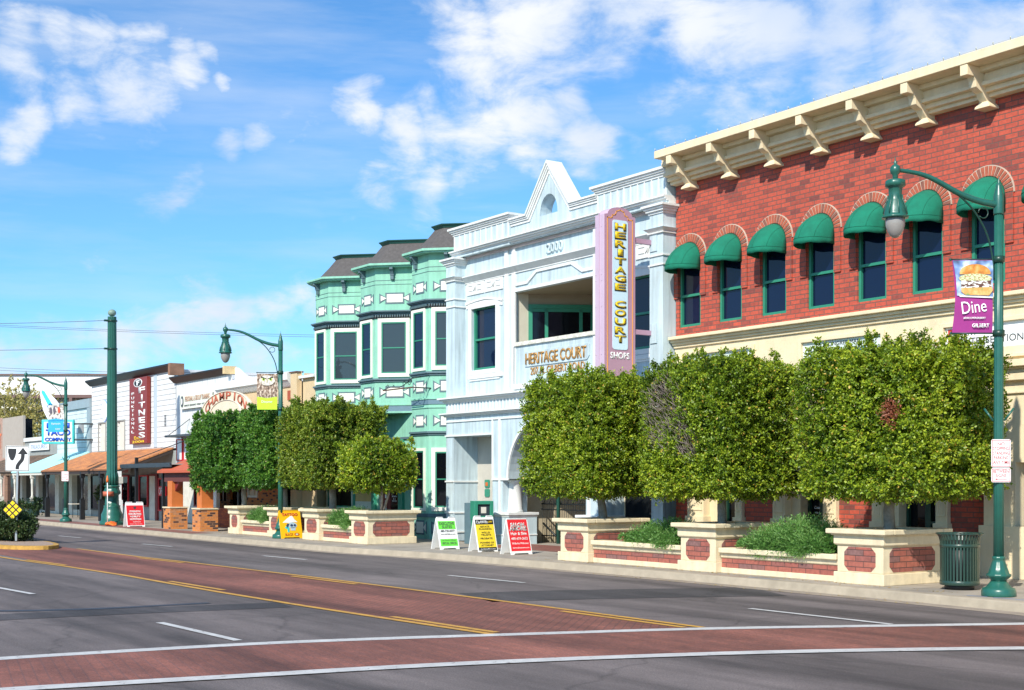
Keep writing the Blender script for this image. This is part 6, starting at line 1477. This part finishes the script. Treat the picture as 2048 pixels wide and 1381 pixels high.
T.r.location = (-57.35, 18.35, .15); T.r.scale = (1.14, 1.14, 1)
def cable(label, a, b, sag, r=.012, n=24):
    T = Thing('overhead_cable', label, 'cable', a); A, B = Vector(a), Vector(b); g = MB()
    g.tube([tuple(A.lerp(B, k/n)-Vector((0, 0, sag*4*(k/n)*(1-k/n)))) for k in range(n+1)], r, 5); T.part('wire', g, mat('grey_cable', (.12, .13, .15), .6))
cable('upper thin span wire from the tall green pole to the left', (-57.35, 18.1, 9.02), (-72, -4, 9.0), .25)
cable('lower thin span wire from the tall green pole to the left', (-57.35, 18.1, 7.80), (-72, -4, 7.75), .12)
def dp(u, v, z): p = DV*z+RV*((u-1024)/2650*z); return (p.x, p.y, 2+(965-v)/2650*z)
for lb, a, b in (('highest of the four far power lines crossing the left sky', (-60, 648), (660, 671)), ('second far power line just below the highest one', (-60, 651), (660, 675)), ('third far power line, low above the white buildings', (-60, 733), (420, 748)), ('lowest far power line, just above the white warehouse roof', (-60, 738), (420, 753))):
    cable(lb, dp(a[0], a[1], 150), dp(b[0], b[1], 150), .15, .022)

# white warehouse far behind
A0 = dp(0, 965, 130); T = Thing('warehouse', 'long white warehouse with brown beams and slanted awnings, far behind the shops', 'building', (A0[0], A0[1], 0))
M = Matrix(((RV.x, DV.x, 0, A0[0]), (RV.y, DV.y, 0, A0[1]), (0, 0, 1, 0), (0, 0, 0, 1)))
g = MB(); g.M = M; g.box(-12, 11.8, 0, 20, 9.9, 12.5); T.part('white_fascia', g, mat("warehouse_white", (.78, .77, .74), .8, .06))
g = MB(); g.M = M; g.box(-12, 11.9, -.2, 20.2, 12.5, 12.62); g.box(-12, 11.6, -1.5, .2, 10.2, 10.5); g.box(7.3, 7.6, -1.6, -1.3, 8.4, 10.2); g.box(-1, -.7, -1.6, -1.3, 5, 10.2); T.part('brown_beam', g, mat("brown_steel", (.16, .09, .08), .6))
g = MB(); g.M = M
for k in range(52): g.poly([(-12+k*.45, -1.4, 9.0), (-11.7+k*.45, -1.4, 9.0), (-11.95+k*.45, .0, 10.2), (-12.25+k*.45, .0, 10.2)])
T.part('slanted_slat', g, mat("cream_slats", (.74, .70, .60), .7))
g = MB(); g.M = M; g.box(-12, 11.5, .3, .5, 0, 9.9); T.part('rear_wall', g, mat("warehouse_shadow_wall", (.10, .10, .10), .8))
g = MB(); g.M = M
for k in range(12): g.box(1.5+k*.62, 2.05+k*.62, .2, .28, 5.2, 8.5)
T.part('window_pane', g, mat("greenish_glass", (.22, .27, .24), .2, .1))
g = MB(); g.M = M; g.box(-12, 11, -3, -2.8, 3.2, 5.6); T.part('red_brick_base', g, mat("distant_brick", (.32, .12, .07), .9, .3, 2))

# traffic signs on the island
T = Thing('keep_right_sign', 'white keep right sign with a black curved arrow on a steel post', 'traffic sign', (0, 0, 0))
g = MB(); g.box(-.03, .03, .004, .064, 0, 3.0); T.part('post', g, M_STEEL)
w_, h_ = .76, .80; r = .04; q = []
for cx, cz, a0 in ((-w_/2+r, 2.2+r, PI), (w_/2-r, 2.2+r, 1.5*PI), (w_/2-r, 2.2+h_-r, 0), (-w_/2+r, 2.2+h_-r, .5*PI)): q += [(cx+r*math.cos(a0+k*PI/8), cz+r*math.sin(a0+k*PI/8)) for k in range(5)]
g = MB(); g.prism(q, -.004, .0); pl = T.part('plate', g, M_SIGNW)
g = MB(); g.frame(-w_/2+.015, w_/2-.015, 2.215, 2.2+h_-.015, .016, -.0075, -.004); T.part('border', g, M_SIGNK, pl)
g = MB(); g.prism([(-.30, 2.91), (-.04, 2.91), (-.04, 2.80), (-.07, 2.66), (-.12, 2.56), (-.17, 2.53), (-.22, 2.56), (-.27, 2.66), (-.30, 2.80)], -.008, -.004); T.part('island_symbol', g, M_SIGNK, pl)
ctr = smooth([(.0, 2.26), (.0, 2.36), (.06, 2.46), (.15, 2.56), (.17, 2.66), (.17, 2.78)], 3); g = MB()
for i in range(len(ctr)-1):
    a, b = Vector(ctr[i]), Vector(ctr[i+1]); d = (b-a).normalized(); nn = Vector((-d.y, d.x))*.055; g.prism([tuple(a-nn), tuple(b+d*.004-nn), tuple(b+d*.004+nn), tuple(a+nn)], -.008-.0001*i, -.004)
g.prism([(.17, 2.95), (.335, 2.74), (.005, 2.74)], -.0085, -.004); T.part('arrow', g, M_SIGNK, pl)
T.r.location = (-43.40, 10.83, .15); T.r.rotation_euler = (0, .02, RZF)
T = Thing('object_marker_sign', 'yellow and black diamond sign of nine squares in front of the hedge', 'traffic sign', (0, 0, 0))
g = MB(); g.M = Matrix.Rotation(PI/4, 4, 'Y'); s_ = .235; g.box(-s_, s_, -.004, 0, -s_, s_); T.part('plate', g, M_SIGNK)
g = MB(); g.M = Matrix.Rotation(PI/4, 4, 'Y')
for i in (-1, 0, 1):
    for j in (-1, 0, 1): g.box(i*.152-.056, i*.152+.056, -.008, -.004, j*.152-.056, j*.152+.056)
T.part('yellow_squares', g, mat("reflective_yellow", (.95, .66, .01), .3))
g = MB(); g.box(-.03, .03, .001, .003, -.33, -.2); T.part('fixing', g, M_STEEL)
pk = Vector((-43.45, 10.75, 0))-DV*.03; T.r.location = (pk.x+.02, pk.y, 1.13); T.r.rotation_euler = (0, 0, RZF)

# ================================================================== BOARDS ON THE PAVEMENT
def aframe(label, loc, w, h, face, draw, m=M_SIGNW, feet=True, spread=.27, rz=PI/2, handle=True):
    """folding sandwich board; local x across, front face leans back from -y"""
    T = Thing('sandwich_board', label, 'sandwich board', (0, 0, 0), 'sandwich boards on the pavement')
    th = math.atan2(spread, h)
    for s, nm in ((1, 'front_panel'), (-1, 'back_panel')):
        g = MB(); g.M = Matrix.Translation((0, -s*spread, 0)) @ (Matrix.Rotation(PI, 4, 'Z') if s < 0 else Matrix.Identity(4)) @ Matrix.Rotation(-th, 4, 'X')
        hh = h/math.cos(th)
        o = [(-w/2, .0), (-w/2+.10, 0), (-w/2+.14, .04), (w/2-.14, .04), (w/2-.10, 0), (w/2, 0), (w/2, hh-.04), (w/2-.04, hh)]
        o += ([(.10, hh), (.08, hh-.05), (-.08, hh-.05), (-.10, hh)] if handle else []) + [(-w/2+.04, hh), (-w/2, hh-.04)]
        g.prism(o, 0, .022); T.part(nm, g, m, bevel=.004)
    FMx = Matrix.Translation((0, -spread, 0)) @ Matrix.Rotation(-th, 4, 'X')
    g = MB(); g.M = FMx
    if face: g.box(-w/2+.03, w/2-.03, -.004, .001, face[0], face[1]); fc = T.part('poster', g, face[2])
    def put(st, x, z, ww, hh_, m_, off=.012, sy=0):
        me = text_mesh(st, ww, hh_, m_, .003, off); me.transform(FMx @ Matrix.Translation((x, -.0055, z)) @ Matrix.Rotation(PI/2, 4, 'X') @ Matrix.Rotation(sy, 4, 'Z'))
        o = bpy.data.objects.new('lettering', me); COL.objects.link(o); o.parent = T.r
    def shp(nm, fn, m_): g = MB(); g.M = FMx; fn(g); T.part(nm, g, m_)
    draw(put, shp, w, h)
    T.r.location = loc; T.r.rotation_euler = (0, 0, rz); T.r.scale = (.95, .95, .96); return T
def d_exec(put, shp, w, h):
    shp('green_band', lambda g: g.box(-w/2+.04, w/2-.04, -.005, .0, .60, .84), M_SIGNG); shp('green_band', lambda g: g.box(-w/2+.04, w/2-.04, -.005, .0, .10, .31), M_SIGNG)
    put("EXECUTIVE", 0, .765, .50, .085, M_GREYINK, .02); put("SUITES", 0, .665, .34, .085, M_GREYINK, .02); put("480-730-0077", 0, .545, .48, .065, M_GREYINK); put("www.AZOffices.com", 0, .45, .50, .035, M_GREYINK, .0)
    put("1st Month Offices", 0, .27, .46, .035, M_GREYINK, 0); put("VIRTUAL OFFICES", 0, .18, .49, .07, M_GREYINK)
aframe('white sandwich board with two lime green lettered bands', (-31.30, 19.30, .15), .66, .93, None, d_exec)
def d_law(put, shp, w, h):
    shp('black_band', lambda g: g.box(-w/2+.03, w/2-.03, -.006, .0, .78, .92), M_SIGNK); shp('black_band', lambda g: g.box(-w/2+.03, w/2-.03, -.006, .0, .045, .13), M_SIGNK)
    put("ClarkWillis", -.08, .85, .38, .085, M_SIGNW); put("LAW", .20, .85, .14, .06, M_YEL)
    for i, (s, f) in enumerate((("ESTATE", .30), ("PLANNING", .42))): put(s, 0, .715-.065*i, f, .05, M_SIGNK, .02)
    for i, (s, f) in enumerate((("WILLS/", .30), ("TRUSTS", .34))): put(s, 0, .55-.07*i, f, .05, M_SIGNK, .02)
    put("PROBATE", 0, .38, .40, .05, M_SIGNK, .02); put("POWERS OF", 0, .26, .46, .05, M_SIGNK, .02); put("ATTORNEY", 0, .185, .42, .05, M_SIGNK, .02); put("clarklawoffice.com", 0, .085, .5, .035, M_SIGNW, 0)
aframe('yellow and black ESTATE PLANNING sandwich board', (-29.62, 19.45, .15), .66, 1.0, (.05, .92, M_SIGNY), d_law)
def d_salon(put, shp, w, h):
    for s, z, ww, hh in (("SALON", .82, .42, .085), ("AMORE", .715, .54, .11)): put(s, 0, z, ww+.03, hh+.025, M_SIGNW, .06); put(s, 0, z, ww, hh, M_SIGNK, .0)
    put("Hair & Skin", 0, .575, .52, .085, M_SIGNW, .02); put("480-659-2652", 0, .44, .54, .07, M_SIGNW, .01); put("Walk-Ins Welcome", 0, .31, .54, .055, M_SIGNW, 0); put("www.salonamore.com", 0, .19, .54, .04, M_SIGNW, 0)
aframe('red salon sandwich board with white letters, nearest the right row of planters', (-28.02, 19.42, .15), .70, .96, (.10, .97, M_SIGNR), d_salon, handle=False)
def d_tat(put, shp, w, h):
    put("TATTOO", 0, .84, .60, .10, M_RINK, .04)
    shp('hat', lambda g: g.prism([(-.30, .56), (-.12, .70), (.03, .80), (.10, .78), (.16, .66), (.27, .57), (.10, .58), (-.05, .55)], -.008, 0), M_SIGNW)
    shp('skull', lambda g: (disc(g, .06, .46, .17, .11, -.007, 0), g.box(-.02, .16, -.007, 0, .28, .40)), mat("pale_blue_skull_ink", (.45, .58, .66), .5, .2, 30))
    def eyes(g): disc(g, .03, .46, .055, .045, -.012, 0, 12); disc(g, .15, .46, .045, .045, -.012, 0, 12); g.prism([(-.14, .36), (-.05, .50), (-.12, .53), (-.18, .46)], -.011, 0)
    shp('dark_ink', eyes, mat("navy_ink", (.03, .06, .14), .5))
    shp('turquoise_scarf', lambda g: g.prism([(-.22, .42), (-.10, .42), (-.06, .36), (-.08, .22), (-.14, .22), (-.15, .34), (-.22, .36)], -.009, 0), M_CYAN)
    put("BLACK", -.10, .14, .30, .09, mat("rust_ink", (.55, .12, .02), .5), .02)
    shp('flourish', lambda g: (disc(g, .19, .14, .10, .055, -.007, 0)), mat("rust_ink", (.55, .12, .02), .5)); shp('flourish_centre', lambda g: disc(g, .19, .14, .045, .03, -.011, 0), mat("pale_green_ink", (.5, .65, .5), .5))
aframe('golden yellow TATTOO sandwich board with a skull in a hat, beside the second street lamp', (-40.30, 18.78, .15), .82, .97, None, d_tat, m=M_SIGNO, handle=False)
def d_fit(put, shp, w, h):
    shp('shield', lambda g: g.prism([(-.06, .90), (.06, .90), (.06, .82), (0, .77), (-.06, .82)], -.008, 0), M_GREYINK)
    for i, s in enumerate(("STRENGTH", "ENDURANCE", "MOBILITY", "NUTRITION")): put(s, 0, .68-.115*i, (.48, .56, .46, .50)[i], .085, M_SIGNW, .04)
    put("FunkFit.com", .05, .22, .34, .05, M_SIGNW); put("funktionalfitness.com", 0, .13, .52, .028, M_SIGNW, 0)
aframe('red STRENGTH ENDURANCE sandwich board in front of the maroon and white shopfront', (-54.45, 18.35, .15), .80, 1.08, (.07, .95, M_SIGNR), d_fit)

# newspaper box and slate cabinet beside the alcove
T = Thing('newspaper_box', 'green newspaper vending box with a window, behind the yellow estate planning board', 'newspaper box', (0, 0, 0))
g = MB(); g.box(-.27, .27, -.2, .2, .12, .78); g.box(-.05, .05, -.05, .05, 0, .12); g.box(-.2, .2, -.15, .15, 0, .03); T.part('cabinet', g, M_GREEN, bevel=.01)
g = MB(); g.frame(-.29, .29, .76, 1.30, .10, -.24, -.18); g.box(-.29, .29, -.18, .2, .76, 1.30); g.box(-.10, .10, -.27, -.2, .70, .76); T.part('window_frame', g, M_GREEN, bevel=.01)
g = MB(); g.box(-.19, .19, -.185, -.18, .86, 1.20); dr = T.part('window', g, M_GLASSG); g = MB(); g.box(-.08, .08, -.19, -.185, .94, 1.12); T.part('newspaper', g, M_SHADEW, dr)
T.r.location = (-32.75, 21.45, .15); T.r.rotation_euler = (0, 0, PI/2-.25)
T = Thing('slate_cabinet', 'slate blue metal cabinet with a yellow front, left of the green newspaper box', 'cabinet', (-33.45, 21.7, .15))
g = MB(); g.box(-33.7, -33.3, 21.45, 21.85, .15, 1.38); T.part('cabinet', g, M_SLATE, bevel=.01)
g = MB(); g.box(-33.30, -33.28, 21.72, 21.83, .3, 1.28); T.part('yellow_front', g, mat("pale_yellow_enamel", (.72, .62, .30), .5))

# litter bins
def bin_(loc, label):
    T = Thing('litter_bin', label, 'litter bin', (0, 0, 0), 'slatted green litter bins')
    g = MB(); g.lathe([(.24, 0), (.25, .05), (.25, .08)], n=32); T.part('foot', g, M_BLACK)
    g = MB(); g.lathe([(.27, .08), (.27, .84), (.25, .84), (.25, .10)], n=32); T.part('liner', g, M_BLACK)
    g = MB()
    for z0, z1, r_ in ((.08, .16, .325), (.73, .79, .325)): g.lathe([(r_, z0), (r_+.008, z0+.01), (r_+.008, z1-.01), (r_, z1), (r_-.02, z1), (r_-.02, z0)], n=48)
    g.tube([(.385*math.cos(a), .385*math.sin(a), .965) for a in [k*2*PI/40 for k in range(41)]], .014, 6); T.part('band', g, M_BIN)
    g = MB()
    for k in range(36):
        a = 2*PI*k/36; ca, sa = math.cos(a), math.sin(a); w2 = .0165
        prof = [(.325, .12), (.325, .76), (.33, .84), (.35, .91), (.38, .96)]
        rings = [[(r_*ca-w2*sa*s, r_*sa+w2*ca*s, z) if e == 0 else ((r_-.012)*ca-w2*sa*s, (r_-.012)*sa+w2*ca*s, z) for s, e in ((-1, 0), (1, 0), (1, 1), (-1, 1))] for r_, z in prof]
        g.loft(rings, caps=True)
    T.part('slats', g, M_BIN)
    T.r.location = loc; return T
b1 = bin_((-14.48, 19.36, .15), 'dark green slatted litter bin beside the end planter and the nearest street lamp')
b2 = copy_tree(b1.r); b2.location = (-72.6, 19.0, .15); b2['label'] = 'dark green slatted litter bin in the shade of the orange shingled walkway roof'

# sandbag, marker pole, planter pot
T = Thing('sandbag', 'crumpled orange sandbag lying at the foot of the tall green pole', 'sandbag', (-56.3, 17.95, .15))
g = MB(); g.smooth = True; rings = []
for i in range(9):
    f = i/8; rx = .20*math.sin(PI*min(max(f, .04), .96))**.5; rings.append([(-56.75+.95*f, 17.95+rx*1.1*math.cos(a)*(1+.15*math.sin(a*3+i)), .15+max(0, (.17*math.sin(PI*min(max(f, .05), .95))**.6+.02*math.sin(i*2.3))*(.5+.5*math.sin(a))*(1+.2*math.sin(a*4+i)))) for a in [2*PI*k/14 for k in range(14)]])
g.loft(rings, caps=True); T.part('bag', g, M_ORANGE)
T = Thing('marker_pole', 'thin white pole with an orange tip leaning beside the tall green pole', 'marker pole', (-56.6, 17.9, .15))
g = MB(); g.tube([(-56.55, 17.9, .2), (-56.50, 17.88, 2.0)], .02, 7); T.part('pole', g, M_SIGNW); g = MB(); g.lathe([(.05, 2.0), (.055, 2.1), (.02, 2.28), (0, 2.29)], -56.5, 17.88, 10); T.part('tip', g, M_ORANGE)
T = Thing('flower_pot', 'large terracotta pot with a leafy plant in the dark doorway under the shingled roof', 'plant pot', (-68.3, 21.8, .15))
g = MB(); g.lathe([(.25, .15), (.34, .75), (.38, .78), (.38, .86), (.30, .86)], -68.3, 21.6, 20); T.part('pot', g, mat("terracotta", (.42, .11, .06), .8, .15))
crown(T, (-68.6, 21.6, 1.35), (.55, .45, .5), M_HEDGE, 19, nshoot=260, per=10, p=2, lf=.1, topshoot=0, name='plant')

# cyan taco sign with surfboard
T = Thing('taco_sign', 'cyan box sign with blue letters and a tilted white surfboard on top', 'sign', (0, 0, 0))
ST = .0
g = MB(); g.box(-.88, .88, -.14, .14, 0, 1.32); T.part('cabinet', g, M_CYAN, bevel=.04)
g = MB(); g.box(-.74, .80, -.155, -.14, .10, 1.20); fc = T.part('face', g, mat("cream_sign_face", (.70, .74, .60), .5, .12))
for s_, x, z, ww, hh in (("FISH", .04, 1.0, 1.25, .30), ("TACO", .04, .62, 1.35, .34), ("COMPANY", .04, .24, 1.45, .20)):
    T.text(s_, x, -.155, z, ww, hh, M_BLUEP, off=.04, ext=.03, parent=fc)
g = MB(); ang = .50; g.M = Matrix.Translation((-.35, -.02, 1.95)) @ Matrix.Rotation(-ang, 4, 'Y')
sb = []
for i in range(17):
    f = i/16; hw = .48*math.sin(PI*f**.8)**.75 if 0 < f < 1 else .01; sb.append((hw, -1.35+2.6*f))
out = [(x, z) for x, z in sb]+[(-x, z) for x, z in sb[::-1]]
g.prism(out, -.04, .04); bd = T.part('surfboard', g, M_SIGNW, bevel=.015)
g2 = MB(); g2.M = g.M; g2.prism([(-.10, .0), (.14, .0), (.10, 1.0), (.0, 1.12), (-.08, 1.0)], -.052, -.04); g2.prism([(-.06, -1.0), (.08, -1.0), (.13, -.45), (-.1, -.45)], -.052, -.04); T.part('cyan_stripe', g2, M_CYAN, bd)
me = text_mesh("SoCal", .95, .30, M_BLUEP, .01, .0); me.transform(g.M @ Matrix.Translation((0, -.055, -.2)) @ Matrix.Rotation(PI/2, 4, 'X') @ Matrix.Rotation(-PI/2+.1, 4, 'Z')); o = bpy.data.objects.new('lettering', me); COL.objects.link(o); o.parent = bd
g = MB(); g.box(.88, 1.9, -.04, .04, 1.05, 1.13); g.box(.88, 1.9, -.04, .04, .18, .26); T.part('mounting_arm', g, M_BLACK)
T.r.location = (-73.75, 20.65, 4.10); T.r.rotation_euler = (0, 0, RZF)


# paper and cards on the far shop windows
T = Thing('cafe_table', 'small white-topped metal table and rack in the shade of the turquoise walkway roof', 'table', (-70.4, 20.6, .15))
g = MB(); g.box(-70.9, -70.0, 20.3, 20.9, .84, .88); T.part('table_top', g, M_SHADEW)
g = MB()
for x in (-70.85, -70.05):
    for y in (20.35, 20.85): g.tube([(x, y, .15), (x, y, .84)], .02, 6)
T.part('leg', g, M_IRON)
# fallen leaves in the gutter and round the planters
r = np.random.RandomState(44); n = 900
x = np.concatenate([-26+12*r.rand(n//2), -46+12*r.rand(n-n//2)]); y = np.where(r.rand(n) < .6, 18.72-.25*r.rand(n)**2, 18.0-.35*r.rand(n)**1.5); z = np.where(y > 18.3, .158, .012)
a = r.rand(n)*6.28; ax = np.column_stack([np.cos(a), np.sin(a), .1*r.normal(size=n)])
r2 = bpy.data.objects.new('leaf_litter', None)
o = leaves('leaf_litter', np.column_stack([x, y, z]), unit(np.column_stack([.2*r.normal(size=n), .2*r.normal(size=n), np.ones(n)])), unit(ax), .03+.03*r.rand(n), .008+.006*r.rand(n), np.clip(.75+.2*r.rand(n), 0, 1), leaf_mat("dry_fallen_leaf", (.12, .12, .03), (.30, .26, .05), (.42, .30, .08), (.38, .20, .06)), (0, 0, 0), None)
o['kind'] = 'stuff'; bpy.data.objects.remove(r2)
